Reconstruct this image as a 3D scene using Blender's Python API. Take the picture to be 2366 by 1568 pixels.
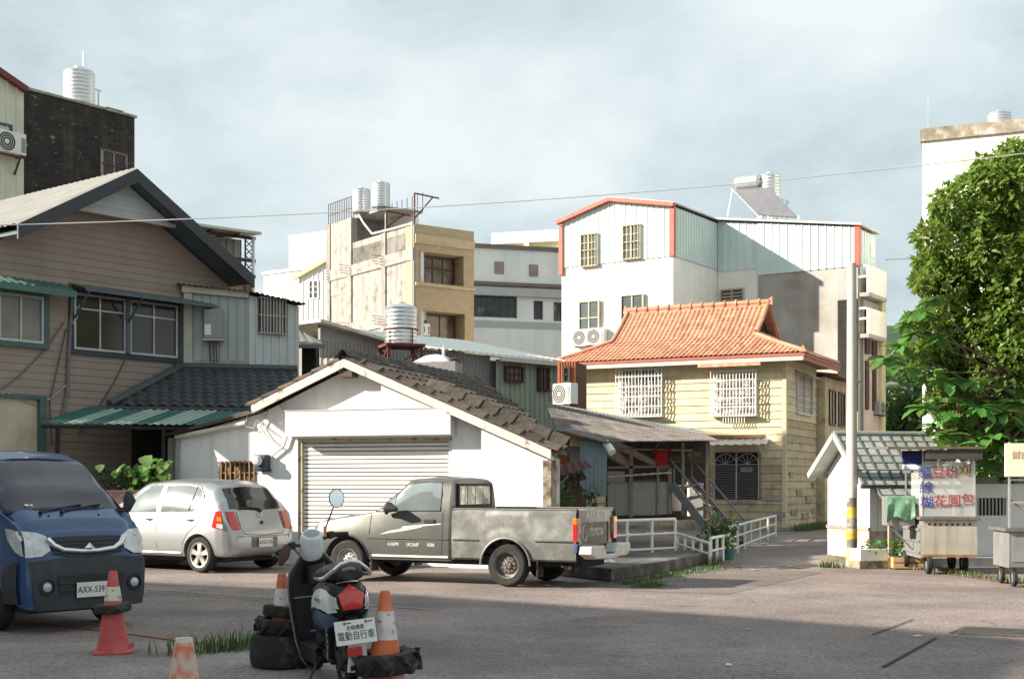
import bpy, bmesh, math, random
from mathutils import Vector, Matrix, noise as mnoise
R = math.radians
rng = random.Random(7)
for o in list(bpy.data.objects): bpy.data.objects.remove(o)
scene = bpy.context.scene
COL = scene.collection

# ------------------------------------------------------------------ camera
F, CX, HY, EYE = 3023.0, 1183.0, 1115.0, 1.58      # focal length and horizon measured on the photograph
cam_d = bpy.data.cameras.new('camera'); cam = bpy.data.objects.new('camera', cam_d); COL.objects.link(cam)
cam.location = (0, 0, EYE); cam.rotation_euler = (R(90), 0, 0)
cam_d.sensor_width = 36; cam_d.lens = 46.0; cam_d.shift_y = (HY - 784.0) / 2366.0
cam_d.clip_start = 0.1; cam_d.clip_end = 3000
scene.camera = cam

# ------------------------------------------------------------------ light
SUN = Vector((2.05, 0.33, -1.0)).normalized()      # direction the sunlight travels
world = bpy.data.worlds.new('World'); scene.world = world; world.use_nodes = True
nt = world.node_tree; N = nt.nodes; L = nt.links; N.clear()
out = N.new('ShaderNodeOutputWorld'); bg = N.new('ShaderNodeBackground'); bg.inputs['Strength'].default_value = 0.0565
sky = N.new('ShaderNodeTexSky'); sky.sky_type = 'NISHITA'; sky.sun_disc = False
sky.sun_elevation = math.asin(-SUN.z); sky.sun_rotation = math.atan2(-SUN.x, -SUN.y) % (2 * math.pi)
sky.air_density = 1.2; sky.dust_density = 2.0
tc = N.new('ShaderNodeTexCoord'); sep = N.new('ShaderNodeSeparateXYZ'); L.new(tc.outputs['Generated'], sep.inputs[0])
mx = N.new('ShaderNodeMath'); mx.operation = 'MAXIMUM'; mx.inputs[1].default_value = 0.0; L.new(sep.outputs['Z'], mx.inputs[0])
ad = N.new('ShaderNodeMath'); ad.operation = 'ADD'; ad.inputs[1].default_value = 0.30; L.new(mx.outputs[0], ad.inputs[0])
dx = N.new('ShaderNodeMath'); dx.operation = 'DIVIDE'; L.new(sep.outputs['X'], dx.inputs[0]); L.new(ad.outputs[0], dx.inputs[1])
dy = N.new('ShaderNodeMath'); dy.operation = 'DIVIDE'; L.new(sep.outputs['Y'], dy.inputs[0]); L.new(ad.outputs[0], dy.inputs[1])
cmb = N.new('ShaderNodeCombineXYZ'); L.new(dx.outputs[0], cmb.inputs[0]); L.new(dy.outputs[0], cmb.inputs[1])
mp = N.new('ShaderNodeMapping'); mp.inputs['Location'].default_value = (3.1, 7.4, 0.0); mp.inputs['Scale'].default_value = (1.0, 1.0, 1.0)
L.new(cmb.outputs[0], mp.inputs[0])
n1 = N.new('ShaderNodeTexNoise'); n1.inputs['Scale'].default_value = 1.6; n1.inputs['Detail'].default_value = 7; n1.inputs['Roughness'].default_value = 0.58
n1.inputs['Distortion'].default_value = 0.25; L.new(mp.outputs[0], n1.inputs['Vector'])
rp = N.new('ShaderNodeValToRGB'); cr = rp.color_ramp; L.new(n1.outputs['Fac'], rp.inputs[0])
cr.elements[0].position = 0.36; cr.elements[0].color = (4.0, 4.8, 5.15, 1)
cr.elements[1].position = 0.66; cr.elements[1].color = (7.6, 8.2, 8.3, 1)
e = cr.elements.new(0.5); e.color = (5.7, 6.6, 6.85, 1)
mixs = N.new('ShaderNodeMixRGB'); mixs.inputs[0].default_value = 0.88
L.new(sky.outputs[0], mixs.inputs[1]); L.new(rp.outputs[0], mixs.inputs[2]); L.new(mixs.outputs[0], bg.inputs['Color']); L.new(bg.outputs[0], out.inputs['Surface'])
sun_d = bpy.data.lights.new('sun', 'SUN'); sun_d.energy = 5.0; sun_d.angle = R(0.6); sun_d.color = (1.0, 0.90, 0.755)
sun = bpy.data.objects.new('sun', sun_d); COL.objects.link(sun); sun.rotation_euler = SUN.to_track_quat('-Z', 'Y').to_euler()
sun.location = (-30, -5, 30)
vs = scene.view_settings; vs.view_transform = 'Standard'; vs.look = 'None'; vs.exposure = 1.15; vs.gamma = 1.0

# ------------------------------------------------------------------ helpers
def at(x, y, Y): return Vector(((x - CX) / F * Y, Y, EYE - (y - HY) / F * Y))     # a point read off the photograph at a measured distance
class Fr:
    """plan frame of a building: origin, e along its front (to the right), n into its depth"""
    def __init__(s, x, Y, th):
        t = R(th); s.th = t; s.e = Vector((math.cos(t), -math.sin(t), 0)); s.n = Vector((math.sin(t), math.cos(t), 0))
        s.o = Vector(((x - CX) / F * Y, Y, 0))
    def f(s, x, y, d=0):
        r = Vector(((x - CX) / F, 1, -(y - HY) / F)); t = (s.o.dot(s.n) + d) / r.dot(s.n); p = r * t
        return (p - s.o).dot(s.e), EYE + p.z
    def s(s, x, y, u=0):
        r = Vector(((x - CX) / F, 1, -(y - HY) / F)); t = (s.o.dot(s.e) + u) / r.dot(s.e); p = r * t
        return (p - s.o).dot(s.n), EYE + p.z
    def w(s, u, v, z): return s.o + s.e * u + s.n * v + Vector((0, 0, z))

class MB:
    def __init__(s): s.v = []; s.f = []; s.m = []; s.mi = 0
    def add(s, vs, fs):
        b = len(s.v); s.v += [tuple(p) for p in vs]; s.f += [tuple(b + i for i in q) for q in fs]; s.m += [s.mi] * len(fs); return s
    def box(s, x0, x1, y0, y1, z0, z1):
        return s.add([(x0,y0,z0),(x1,y0,z0),(x1,y1,z0),(x0,y1,z0),(x0,y0,z1),(x1,y0,z1),(x1,y1,z1),(x0,y1,z1)],
                     [(3,2,1,0),(4,5,6,7),(0,1,5,4),(1,2,6,5),(2,3,7,6),(3,0,4,7)])
    def hexa(s, p):   # 8 points: bottom ring then top ring
        return s.add(p, [(3,2,1,0),(4,5,6,7),(0,1,5,4),(1,2,6,5),(2,3,7,6),(3,0,4,7)])
    def bar(s, a, b, w, h=None, up=(0,0,1)):
        a = Vector(a); b = Vector(b); h = h or w; d = (b - a).normalized(); u = Vector(up)
        if abs(d.dot(u)) > .98: u = Vector((1,0,0))
        r = d.cross(u).normalized() * w / 2; u2 = r.cross(d).normalized() * h / 2
        return s.hexa([a-r-u2, a+r-u2, a+r+u2, a-r+u2, b-r-u2, b+r-u2, b+r+u2, b-r+u2])
    def cyl(s, a, b, r0, r1=None, n=12, caps=True):
        a = Vector(a); b = Vector(b); r1 = r0 if r1 is None else r1; d = (b - a).normalized()
        u = d.orthogonal().normalized(); w = d.cross(u); vs = []
        for p, r in ((a, r0), (b, r1)):
            for i in range(n):
                t = 2*math.pi*i/n; vs.append(p + (u*math.cos(t) + w*math.sin(t)) * r)
        fs = [(i, (i+1)%n, n+(i+1)%n, n+i) for i in range(n)]
        if caps: fs += [tuple(range(n-1,-1,-1)), tuple(range(n, 2*n))]
        return s.add(vs, fs)
    def tube(s, pts, r, n=6):
        pts = [Vector(p) for p in pts]; rs = r if isinstance(r, (list, tuple)) else [r]*len(pts); vs = []; u = None
        for k, p in enumerate(pts):
            d = (pts[min(k+1,len(pts)-1)] - pts[max(k-1,0)]).normalized()
            u = d.orthogonal().normalized() if u is None else (u - d*u.dot(d)).normalized()
            w = d.cross(u)
            for i in range(n):
                t = 2*math.pi*i/n; vs.append(p + (u*math.cos(t) + w*math.sin(t)) * rs[k])
        fs = [(k*n+i, k*n+(i+1)%n, (k+1)*n+(i+1)%n, (k+1)*n+i) for k in range(len(pts)-1) for i in range(n)]
        fs += [tuple(range(n-1,-1,-1)), tuple(range((len(pts)-1)*n, len(pts)*n))]
        return s.add(vs, fs)
    def lathe(s, prof, c=(0,0,0), n=24, axis='z'):
        vs = []; c = Vector(c); m = len(prof)
        for i in range(n):
            t = 2*math.pi*i/n; ct, st = math.cos(t), math.sin(t)
            for r, z in prof:
                q = (r*ct, r*st, z) if axis == 'z' else ((r*ct, z, r*st) if axis == 'y' else (z, r*ct, r*st))
                vs.append(c + Vector(q))
        fs = [(i*m+k, ((i+1)%n)*m+k, ((i+1)%n)*m+k+1, i*m+k+1) for i in range(n) for k in range(m-1)]
        return s.add(vs, fs)
    def prism(s, poly, y0, y1, plane='xz'):
        n = len(poly); g = {'xz': lambda a,b,d:(a,d,b), 'xy': lambda a,b,d:(a,b,d), 'yz': lambda a,b,d:(d,a,b)}[plane]
        vs = [g(a,b,y0) for a,b in poly] + [g(a,b,y1) for a,b in poly]
        return s.add(vs, [tuple(range(n)), tuple(range(2*n-1,n-1,-1))] + [(i, n+i, n+(i+1)%n, (i+1)%n) for i in range(n)])
    def grid(s, fn, us, vs_, flip=False):
        a, b = len(us), len(vs_); pts = [fn(u, v) for u in us for v in vs_]
        fs = [(i*b+j, (i+1)*b+j, (i+1)*b+j+1, i*b+j+1) for i in range(a-1) for j in range(b-1)]
        if flip: fs = [q[::-1] for q in fs]
        return s.add(pts, fs)
    def wallholes(s, x0, x1, z0, z1, holes, y0, y1):
        """a slab in the xz plane from y0 (front) to y1 with rectangular openings (a,b,c,d)"""
        xs = sorted({x0, x1, *[q for h in holes for q in h[:2]]}); zs = sorted({z0, z1, *[q for h in holes for q in h[2:]]})
        for i in range(len(xs)-1):
            for j in range(len(zs)-1):
                a, b, c, d = xs[i], xs[i+1], zs[j], zs[j+1]; mxx, mzz = (a+b)/2, (c+d)/2
                if a < x0-1e-6 or b > x1+1e-6 or c < z0-1e-6 or d > z1+1e-6: continue
                if any(h[0] < mxx < h[1] and h[2] < mzz < h[3] for h in holes): continue
                s.box(a, b, y0, y1, c, d)
        return s
    def mesh(s, name, smooth=None):
        me = bpy.data.meshes.new(name); me.from_pydata(s.v, [], s.f)
        if any(s.m): me.polygons.foreach_set('material_index', s.m)
        bm = bmesh.new(); bm.from_mesh(me); bmesh.ops.recalc_face_normals(bm, faces=bm.faces); bm.to_mesh(me); bm.free()
        if smooth:
            me.polygons.foreach_set('use_smooth', [True]*len(me.polygons)); me.set_sharp_from_angle(angle=R(smooth))
        me.update(); return me

def put(name, me, mat, parent=None, loc=None, rot=None):
    if me is not None and mat is not None and not me.materials:
        for m in (mat if isinstance(mat, (list, tuple)) else [mat]): me.materials.append(m)
    o = bpy.data.objects.new(name, me); COL.objects.link(o)
    if parent is not None: o.parent = parent
    if loc is not None: o.location = loc
    if rot is not None: o.rotation_euler = rot
    return o
def part(name, mb, mat, parent=None, smooth=None, bevel=0, label=None, kind=None, loc=None, rot=None):
    o = put(name, mb.mesh(name, smooth) if isinstance(mb, MB) else mb, mat, parent, loc, rot)
    if bevel:
        b = o.modifiers.new('bevel', 'BEVEL'); b.width = bevel; b.segments = 2; b.limit_method = 'ANGLE'; b.angle_limit = R(40)
    if label: o['label'] = label
    if kind: o['kind'] = kind
    return o
def tag(o, label, cat, group=None):
    o['label'] = label; o['category'] = cat
    if group: o['group'] = group
    return o
def thing(name, label, cat, loc=(0,0,0), rz=0, group=None):
    o = bpy.data.objects.new(name, None); COL.objects.link(o); o.location = loc; o.rotation_euler = (0,0,rz); o.empty_display_size = .2
    return tag(o, label, cat, group)
def build(fr, name, label, cat, group=None): return thing(name, label, cat, fr.o, -fr.th, group)
def struct(name, mb, mat, smooth=None): o = part(name, mb, mat, None, smooth); o['kind'] = 'structure'; return o
def copytree(src, parent=None):
    c = src.copy(); COL.objects.link(c); c.parent = parent
    for ch in list(src.children): copytree(ch, c)
    return c
def B(x0,x1,y0,y1,z0,z1): return MB().box(x0,x1,y0,y1,z0,z1)

# ------------------------------------------------------------------ materials
MATS = {}
def mat(name, col, rough=.75, metal=0, var=.12, vs=2.5, col2=None, lo=.5, hi=.62, s2=1.2, streak=0, sts=5, stcol=(.09,.075,.06), bump=.0, bs=40, spec=.5, rnd=0, stretch=(1,1,1), coat=0, alpha=1, trans=0, ior=1.5, emit=0, fine=0, rv=.12):
    if name in MATS: return MATS[name]
    m = bpy.data.materials.new(name); m.use_nodes = True; MATS[name] = m; t = m.node_tree; nn = t.nodes; ll = t.links
    b = nn['Principled BSDF']; b.inputs['Roughness'].default_value = rough; b.inputs['Metallic'].default_value = metal
    b.inputs['Specular IOR Level'].default_value = spec; b.inputs['IOR'].default_value = ior
    b.inputs['Coat Weight'].default_value = coat; b.inputs['Coat Roughness'].default_value = .08
    b.inputs['Alpha'].default_value = alpha; b.inputs['Transmission Weight'].default_value = trans
    tcn = nn.new('ShaderNodeTexCoord'); mpn = nn.new('ShaderNodeMapping'); mpn.inputs['Scale'].default_value = stretch
    ll.new(tcn.outputs['Object'], mpn.inputs[0]); V = mpn.outputs[0]
    def noise(scale, det=5, vec=V, ro=.55):
        n = nn.new('ShaderNodeTexNoise'); n.inputs['Scale'].default_value = scale; n.inputs['Detail'].default_value = det; n.inputs['Roughness'].default_value = ro
        ll.new(vec, n.inputs['Vector']); return n.outputs['Fac']
    def rmp(x, a, c, d=0., e_=1.):
        n = nn.new('ShaderNodeMapRange'); n.inputs['From Min'].default_value = a; n.inputs['From Max'].default_value = c
        n.inputs['To Min'].default_value = d; n.inputs['To Max'].default_value = e_; ll.new(x, n.inputs['Value']); return n.outputs['Result']
    def mixc(fac, a, c, mode='MIX'):
        n = nn.new('ShaderNodeMixRGB'); n.blend_type = mode
        for i, q in enumerate((fac, a, c)):
            if hasattr(q, 'links'): ll.new(q, n.inputs[i])
            else: n.inputs[i].default_value = q if i == 0 else (*q, 1)
        return n.outputs[0]
    c = tuple(col); cur = c
    if col2 is not None: cur = mixc(rmp(noise(s2, 8, ro=.62), lo, hi), cur, col2)
    if streak:
        mp2 = nn.new('ShaderNodeMapping'); mp2.inputs['Scale'].default_value = (1,1,.07); ll.new(tcn.outputs['Object'], mp2.inputs[0])
        st = rmp(noise(sts, 6, mp2.outputs[0], .65), .48, .72, 0, streak)
        cur = mixc(st, cur, stcol)
    if var:
        vv = rmp(noise(vs, 7, ro=.6), .25, .75, 1-var*1.6, 1+var*1.2)
        h = nn.new('ShaderNodeHueSaturation'); ll.new(vv, h.inputs['Value'])
        if hasattr(cur, 'links'): ll.new(cur, h.inputs['Color'])
        else: h.inputs['Color'].default_value = (*cur, 1)
        cur = h.outputs[0]
    if fine:
        vv = rmp(noise(fine, 3), .3, .7, .72, 1.25); h = nn.new('ShaderNodeHueSaturation'); ll.new(vv, h.inputs['Value'])
        if hasattr(cur, 'links'): ll.new(cur, h.inputs['Color'])
        else: h.inputs['Color'].default_value = (*cur, 1)
        cur = h.outputs[0]
    if rnd:
        oi = nn.new('ShaderNodeObjectInfo'); vv = rmp(oi.outputs['Random'], 0, 1, 1-rnd, 1+rnd)
        h = nn.new('ShaderNodeHueSaturation'); ll.new(vv, h.inputs['Value'])
        if hasattr(cur, 'links'): ll.new(cur, h.inputs['Color'])
        else: h.inputs['Color'].default_value = (*cur, 1)
        cur = h.outputs[0]
    if hasattr(cur, 'links'): ll.new(cur, b.inputs['Base Color'])
    else: b.inputs['Base Color'].default_value = (*cur, 1)
    if rough > .25:
        ll.new(rmp(noise(vs*2.3, 4), .3, .7, max(.02, rough-rv), min(1, rough+rv)), b.inputs['Roughness'])
    if bump:
        bp = nn.new('ShaderNodeBump'); bp.inputs['Strength'].default_value = min(1, bump); bp.inputs['Distance'].default_value = .02
        ll.new(noise(bs, 6), bp.inputs['Height']); ll.new(bp.outputs[0], b.inputs['Normal'])
    if emit:
        b.inputs['Emission Color'].default_value = (*c, 1); b.inputs['Emission Strength'].default_value = emit
    return m
glass_dark = mat('window_glass', (.025,.03,.035), .06, var=.25, vs=.9, spec=.6)
glass_grey = mat('grey_window_glass', (.10,.12,.13), .08, var=.3, vs=.8, spec=.8)
alu = mat('aluminium_frame', (.55,.55,.53), .45, .6, var=.1)
white_plaster = mat('white_plaster', (.80,.79,.76), .85, var=.06, vs=1.2, col2=(.52,.49,.44), lo=.58, hi=.80, s2=2.4, streak=.28, sts=4, stcol=(.30,.28,.25), bump=.15, bs=60)
steel_tank = mat('stainless_steel', (.70,.72,.73), .38, .85, var=.08, vs=4)
rust = mat('rusty_steel', (.11,.045,.028), .8, .2, var=.3, vs=8, bump=.2)
dark_void = mat('void_shade_black', (.02,.018,.016), .9, var=.2)  # near-black colour stands in for the shade of recesses, porch and openings
concrete = mat('old_concrete', (.36,.34,.31), .9, var=.2, vs=2, col2=(.20,.185,.165), lo=.48, hi=.7, s2=.9, streak=.5, sts=3, bump=.3, bs=30)

def text(body, size, m, parent, loc, rot, name='lettering', ext=.002, align='CENTER', sx=1.0):
    cu = bpy.data.curves.new('t', 'FONT'); cu.body = body; cu.size = size; cu.extrude = ext; cu.align_x = align; cu.align_y = 'CENTER'; cu.resolution_u = 2
    t = bpy.data.objects.new('t', cu); COL.objects.link(t); bpy.context.view_layer.update()
    me = bpy.data.meshes.new_from_object(t); bpy.data.objects.remove(t); bpy.data.curves.remove(cu); me.materials.clear()
    o = put(name, me, m, parent, loc, rot); o.scale.x = sx; return o

def road_mat(name, c, crack=.7, cs=.32):
    m = mat(name, c, .92, var=.16, vs=.45, col2=tuple(q*.62 for q in c), lo=.44, hi=.68, s2=.55, bump=.9, bs=48, fine=24)
    t = m.node_tree; nn = t.nodes; ll = t.links; b = nn['Principled BSDF']; src = b.inputs['Base Color'].links[0].from_socket
    tcn = nn.new('ShaderNodeTexCoord')
    dn = nn.new('ShaderNodeTexNoise'); dn.inputs['Scale'].default_value = 1.6; dn.inputs['Detail'].default_value = 5; ll.new(tcn.outputs['Object'], dn.inputs['Vector'])
    va = nn.new('ShaderNodeVectorMath'); va.operation = 'MULTIPLY_ADD'; va.inputs[1].default_value = (.9,.9,.9); ll.new(dn.outputs['Color'], va.inputs[0]); ll.new(tcn.outputs['Object'], va.inputs[2])
    vo = nn.new('ShaderNodeTexVoronoi'); vo.feature = 'DISTANCE_TO_EDGE'; vo.inputs['Scale'].default_value = cs; ll.new(va.outputs[0], vo.inputs['Vector'])
    mr = nn.new('ShaderNodeMapRange'); mr.inputs['From Min'].default_value = .0; mr.inputs['From Max'].default_value = .006; mr.inputs['To Min'].default_value = crack; mr.inputs['To Max'].default_value = 0; ll.new(vo.outputs['Distance'], mr.inputs['Value'])
    nz = nn.new('ShaderNodeTexNoise'); nz.inputs['Scale'].default_value = .5; ll.new(tcn.outputs['Object'], nz.inputs['Vector'])
    mk = nn.new('ShaderNodeMapRange'); mk.inputs['From Min'].default_value = .5; mk.inputs['From Max'].default_value = .6; ll.new(nz.outputs['Fac'], mk.inputs['Value'])
    mu = nn.new('ShaderNodeMath'); mu.operation = 'MULTIPLY'; ll.new(mr.outputs[0], mu.inputs[0]); ll.new(mk.outputs[0], mu.inputs[1])
    v2 = nn.new('ShaderNodeTexVoronoi'); v2.inputs['Scale'].default_value = 34; ll.new(tcn.outputs['Object'], v2.inputs['Vector'])
    s2_ = nn.new('ShaderNodeSeparateColor'); ll.new(v2.outputs['Color'], s2_.inputs[0])
    ag = nn.new('ShaderNodeMapRange'); ag.inputs['To Min'].default_value = .78; ag.inputs['To Max'].default_value = 1.22; ll.new(s2_.outputs[0], ag.inputs['Value'])
    hs = nn.new('ShaderNodeHueSaturation'); ll.new(ag.outputs[0], hs.inputs['Value']); ll.new(src, hs.inputs['Color'])
    mx_ = nn.new('ShaderNodeMixRGB'); ll.new(mu.outputs[0], mx_.inputs[0]); ll.new(hs.outputs[0], mx_.inputs[1]); mx_.inputs[2].default_value = (.05,.045,.042,1); ll.new(mx_.outputs[0], b.inputs['Base Color']); return m
# ------------------------------------------------------------------ ground
asphalt = road_mat('asphalt', (.262,.212,.195))
apron = road_mat('concrete_apron', (.32,.272,.255), .8, .5)
soil = mat('dry_ground', (.16,.14,.11), .95, var=.2, vs=.3, col2=(.09,.11,.05), lo=.4, hi=.6, s2=.1)
g = MB(); n = 24
def gz(x, y): return -.02 - (0 if math.hypot(x, y-30) < 120 else .01)
g.grid(lambda u, v: (u, v, -.012), [-1500,-300,-80,-20,0,20,80,300,1500], [-200,-40,0,20,40,80,160,400,2200])
struct('ground', g, soil)
rd = MB(); rd.add([(-60,-8,-.004),(60,-8,-.004),(60,60,-.004),(-60,60,-.004)], [(0,1,2,3)])
struct('road', rd, asphalt)
ap = MB()      # worn concrete in front of the camera side, its edge running along the road
edge = [(-14,14.6),(-7.5,13.4),(-4.6,12.95),(-3.5,13.0),(-2.4,12.55),(-1.8,12.0),(-.9,11.0),(.2,9.6),(1.2,8.4),(3,6.5)]
top = [Vector((x, y, 0)) for x, y in edge]
for a, b in zip(top, top[1:]):
    ap.add([(a.x,-6,0),(b.x,-6,0),tuple(b),tuple(a)], [(0,1,2,3)])
struct('pavement', ap, apron)
tr = road_mat('asphalt_patch', (.205,.165,.152))
pt = MB()
def gp(x, y, z=0.): Y = (EYE - z) * F / (y - HY); return Vector(((x-CX)/F*Y, Y, z))
pt.add([gp(1330,1352), gp(1560,1300), gp(1690,1303), gp(1900,1322), gp(1680,1372), gp(1400,1362)], [tuple(range(6))])
struct('road_patch', pt, tr)
# painted lines, cut trench joints and a drain grating
yl = mat('worn_yellow_paint', (.50,.40,.20), .85, var=.2, col2=(.17,.15,.14), lo=.40, hi=.60, s2=9)
rl = mat('worn_red_paint', (.42,.12,.07), .85, var=.2, col2=(.15,.12,.11), lo=.46, hi=.68, s2=7)
wl = mat('worn_white_paint', (.55,.53,.50), .85, var=.2, col2=(.15,.13,.12), lo=.42, hi=.56, s2=8)
def strip(name, pts, w, m, z=.006):
    s_ = MB(); P = [Vector((p[0],p[1],0)) for p in pts]; vs_ = []
    for i, p in enumerate(P):
        d = (P[min(i+1,len(P)-1)] - P[max(i-1,0)]).normalized(); q = Vector((-d.y, d.x, 0)) * w / 2
        vs_ += [(p.x-q.x, p.y-q.y, z), (p.x+q.x, p.y+q.y, z)]
    s_.add(vs_, [(2*i, 2*i+2, 2*i+3, 2*i+1) for i in range(len(P)-1)])
    o = part(name, s_, m); o['kind'] = 'structure'; return o
strip('yellow_road_line', [gp(340,1361)[:2], gp(480,1372)[:2], gp(640,1383)[:2], gp(1000,1408)[:2]], .05, yl)
strip('yellow_road_line', [gp(340,1366)[:2], gp(480,1377)[:2], gp(640,1388)[:2]], .035, yl)
strip('red_road_line', [gp(-200,1425)[:2], gp(110,1440)[:2], gp(300,1463)[:2], gp(440,1482)[:2], gp(520,1490)[:2]], .085, rl)
strip('red_road_line', [gp(2135,1318)[:2], gp(2230,1330)[:2], gp(2370,1352)[:2], gp(2500,1370)[:2]], .09, rl)
jt = mat('trench_joint', (.03,.027,.025), .95)
strip('road_joint', [gp(2040,1541)[:2], gp(2163,1473)[:2]], .035, jt)
strip('road_joint', [gp(2015,1466)[:2], gp(2110,1430)[:2]], .022, jt)
strip('road_joint', [gp(2195,1463)[:2], gp(2232,1447)[:2]], .03, jt)
strip('road_joint', [gp(1400,1393)[:2], gp(1620,1400)[:2]], .02, jt)
for x0, y0, x1, y1 in ((1710,1308,1742,1312),(1750,1311,1772,1308),(1780,1312,1806,1315),(1812,1305,1850,1312),(1728,1314,1748,1317)):
    strip('white_road_mark', [gp(x0,y0)[:2], gp(x1,y1)[:2]], .14, wl)
gt = thing('drain_grating', 'long cast drain grating set in the road at the right edge', 'drain', gp(2225,1458))
gm = mat('cast_iron', (.13,.12,.11), .7, .3, var=.3, vs=20)
P0 = gp(2225,1449); P1 = gp(2480,1460); dd = (P1-P0).normalized(); qq = Vector((-dd.y,dd.x,0)); o0 = gp(2225,1458)
fr_ = MB()
for k in (-.02, .62): fr_.bar(P0-o0-qq*k+Vector((0,0,.008)), P1-o0-qq*k+Vector((0,0,.008)), .06, .014)
part('frame', fr_, gm, gt)
for i in range(44):
    c = P0 - o0 + dd*(i+.5)*(P1-P0).length/44; part('slat', MB().bar(c+Vector((0,0,.006)), c-qq*.6+Vector((0,0,.006)), .035, .012), gm, gt)
# hills far behind
hm = mat('wooded_hill', (.028,.052,.038), .95, var=.35, vs=.05, col2=(.045,.085,.04), lo=.45, hi=.6, s2=.03, bump=1, bs=.3)
hl = MB()
def hz(x, y): 
    t = max(0, 1-abs(y-620)/260); return -2 + t*t*(3-2*t) * (62 + 30*math.sin(x*.008+1.2) + 14*mnoise.noise(Vector((x*.02,y*.02,0))) + 5*mnoise.noise(Vector((x*.09,y*.09,3)))) * max(.0, min(1,(x+140)/330))
hl.grid(lambda x, y: (x, y, hz(x, y)), [-150+i*9 for i in range(90)], [360+i*9 for i in range(58)])
struct('hill', hl, hm, 60)

# ------------------------------------------------------------------ shared building pieces
def rotv(v, a): c, s_ = math.cos(a), math.sin(a); return Vector((v[0]*c-v[1]*s_, v[0]*s_+v[1]*c, v[2]))
FRONT = (Vector((0,0,0)), 0.0)
def lside(u): return (Vector((u,0,0)), -math.pi/2)     # plane x=u seen from the left: local x runs towards -y
def rside(u): return (Vector((u,0,0)), math.pi/2)
def window(par, x0, x1, z0, z1, fc=FRONT, nx=2, nz=1, fm=None, gm=None, fw=.06, proud=.05, bars=0, barm=None, sill=False, trans=None, name='window', label=None, zs=None):
    fm = fm or alu; gm = gm or glass_dark; w, h = x1-x0, z1-z0
    loc = fc[0] + rotv((x0, 0, z0), fc[1])
    f_ = MB(); f_.box(0,w,-proud,.02,0,fw); f_.box(0,w,-proud,.02,h-fw,h); f_.box(0,fw,-proud,.02,fw,h-fw); f_.box(w-fw,w,-proud,.02,fw,h-fw)
    xs = [fw + (w-2*fw)*i/nx for i in range(nx+1)]; zz = zs or [fw + (h-2*fw)*i/nz for i in range(nz+1)]
    for x in xs[1:-1]: f_.box(x-fw*.4, x+fw*.4, -proud*.8, .02, fw, h-fw)
    for z in zz[1:-1]:
        for a, b in zip(xs, xs[1:]): f_.box(a+fw*.4, b-fw*.4, -proud*.75, .02, z-fw*.35, z+fw*.35)
    o = part(name, f_, fm, par, loc=loc, rot=(0,0,fc[1]), label=label)
    for a, b in zip(xs, xs[1:]):
        for c, d in zip(zz, zz[1:]):
            part('pane', B(a,b,-proud*.3,-proud*.3+.012,c,d), gm, o)
    if bars:
        for i in range(bars):
            x = w*(i+.5)/bars; part('bar', B(x-.012,x+.012,-proud-.05,-proud-.03,-.02,h+.02), barm or alu, o)
        for z in (h*.02, h*.5, h*.98): part('rail', B(-.02,w+.02,-proud-.03,-proud-.012,z-.014,z+.014), barm or alu, o)
    if sill: part('sill', B(-.08,w+.08,-proud-.08,.02,-.07,-.002), fm, o)
    return o
def corr(mb, x0, x1, z0, z1, y=0., pitch=.2, dep=.03, rib=.28, zt=None, zb=None):
    """ribbed sheet in the xz plane; zt / zb give the top and bottom edge as functions of x"""
    xs = []; x = x0
    while x < x1 - 1e-6:
        xs += [(x, 0), (x+pitch*(1-rib)*.98, 0), (x+pitch*(1-rib*.72), 1), (x+pitch*(1-rib*.28), 1)]; x += pitch
    xs = [q for q in xs if q[0] <= x1] + [(x1, 0)]; vv = []
    for x, k in xs:
        vv += [(x, y-dep*k, zb(x) if zb else z0), (x, y-dep*k, zt(x) if zt else z1)]
    mb.add(vv, [(2*i, 2*i+2, 2*i+3, 2*i+1) for i in range(len(xs)-1)]); return mb
def corr_roof(mb, P0, P1, Q0, Q1, pitch=.09, dep=.025, wave=True, th=.006):
    """corrugated sheet with edge P0-P1 (high) and Q0-Q1 (low), ribs running from high to low"""
    P0,P1,Q0,Q1 = map(Vector, (P0,P1,Q0,Q1)); n = max(2, int((P1-P0).length/pitch))*4; up = (P1-P0).cross(Q0-P0).normalized()
    if up.z < 0: up = -up
    vv = []
    for i in range(n+1):
        t = i/n; h = (math.sin(t*n/4*2*math.pi)*.5 if wave else (0,0,1,1)[i%4]*1.) * dep
        a = P0.lerp(P1,t)+up*h; b = Q0.lerp(Q1,t)+up*h; vv += [a, b, a-up*th, b-up*th]
    fs = []
    for i in range(n): k=4*i; fs += [(k,k+4,k+5,k+1),(k+2,k+3,k+7,k+6),(k+1,k+5,k+7,k+3),(k,k+2,k+6,k+4)]
    mb.add(vv, fs); return mb
def tank_thing(name, label, loc, r, h, legs=0, group=None, dome=.12, m=None):
    t = thing(name, label, 'water tank', loc, rng.random()*6, group); z0 = legs
    pr = [(0,z0),(r,z0)]; k = 9
    for i in range(k): 
        a = z0 + h*i/k; pr += [(r,a+.01),(r,a+h/k*.88),(r*1.010,a+h/k*.93),(r*1.010,a+h/k*.97)]
    pr += [(r,z0+h),(r*.9,z0+h+dome*.45),(r*.35,z0+h+dome),(r*.33,z0+h+dome*1.3),(0,z0+h+dome*1.4)]
    part('tank', MB().lathe(pr, n=28), m or steel_tank, t, 40)
    if legs:
        for i in range(4):
            a = math.pi/4+i*math.pi/2; part('leg', MB().bar((r*.9*math.cos(a),r*.9*math.sin(a),0),(r*.9*math.cos(a),r*.9*math.sin(a),z0+.3),.05), steel_tank, t)
    return t
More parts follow.
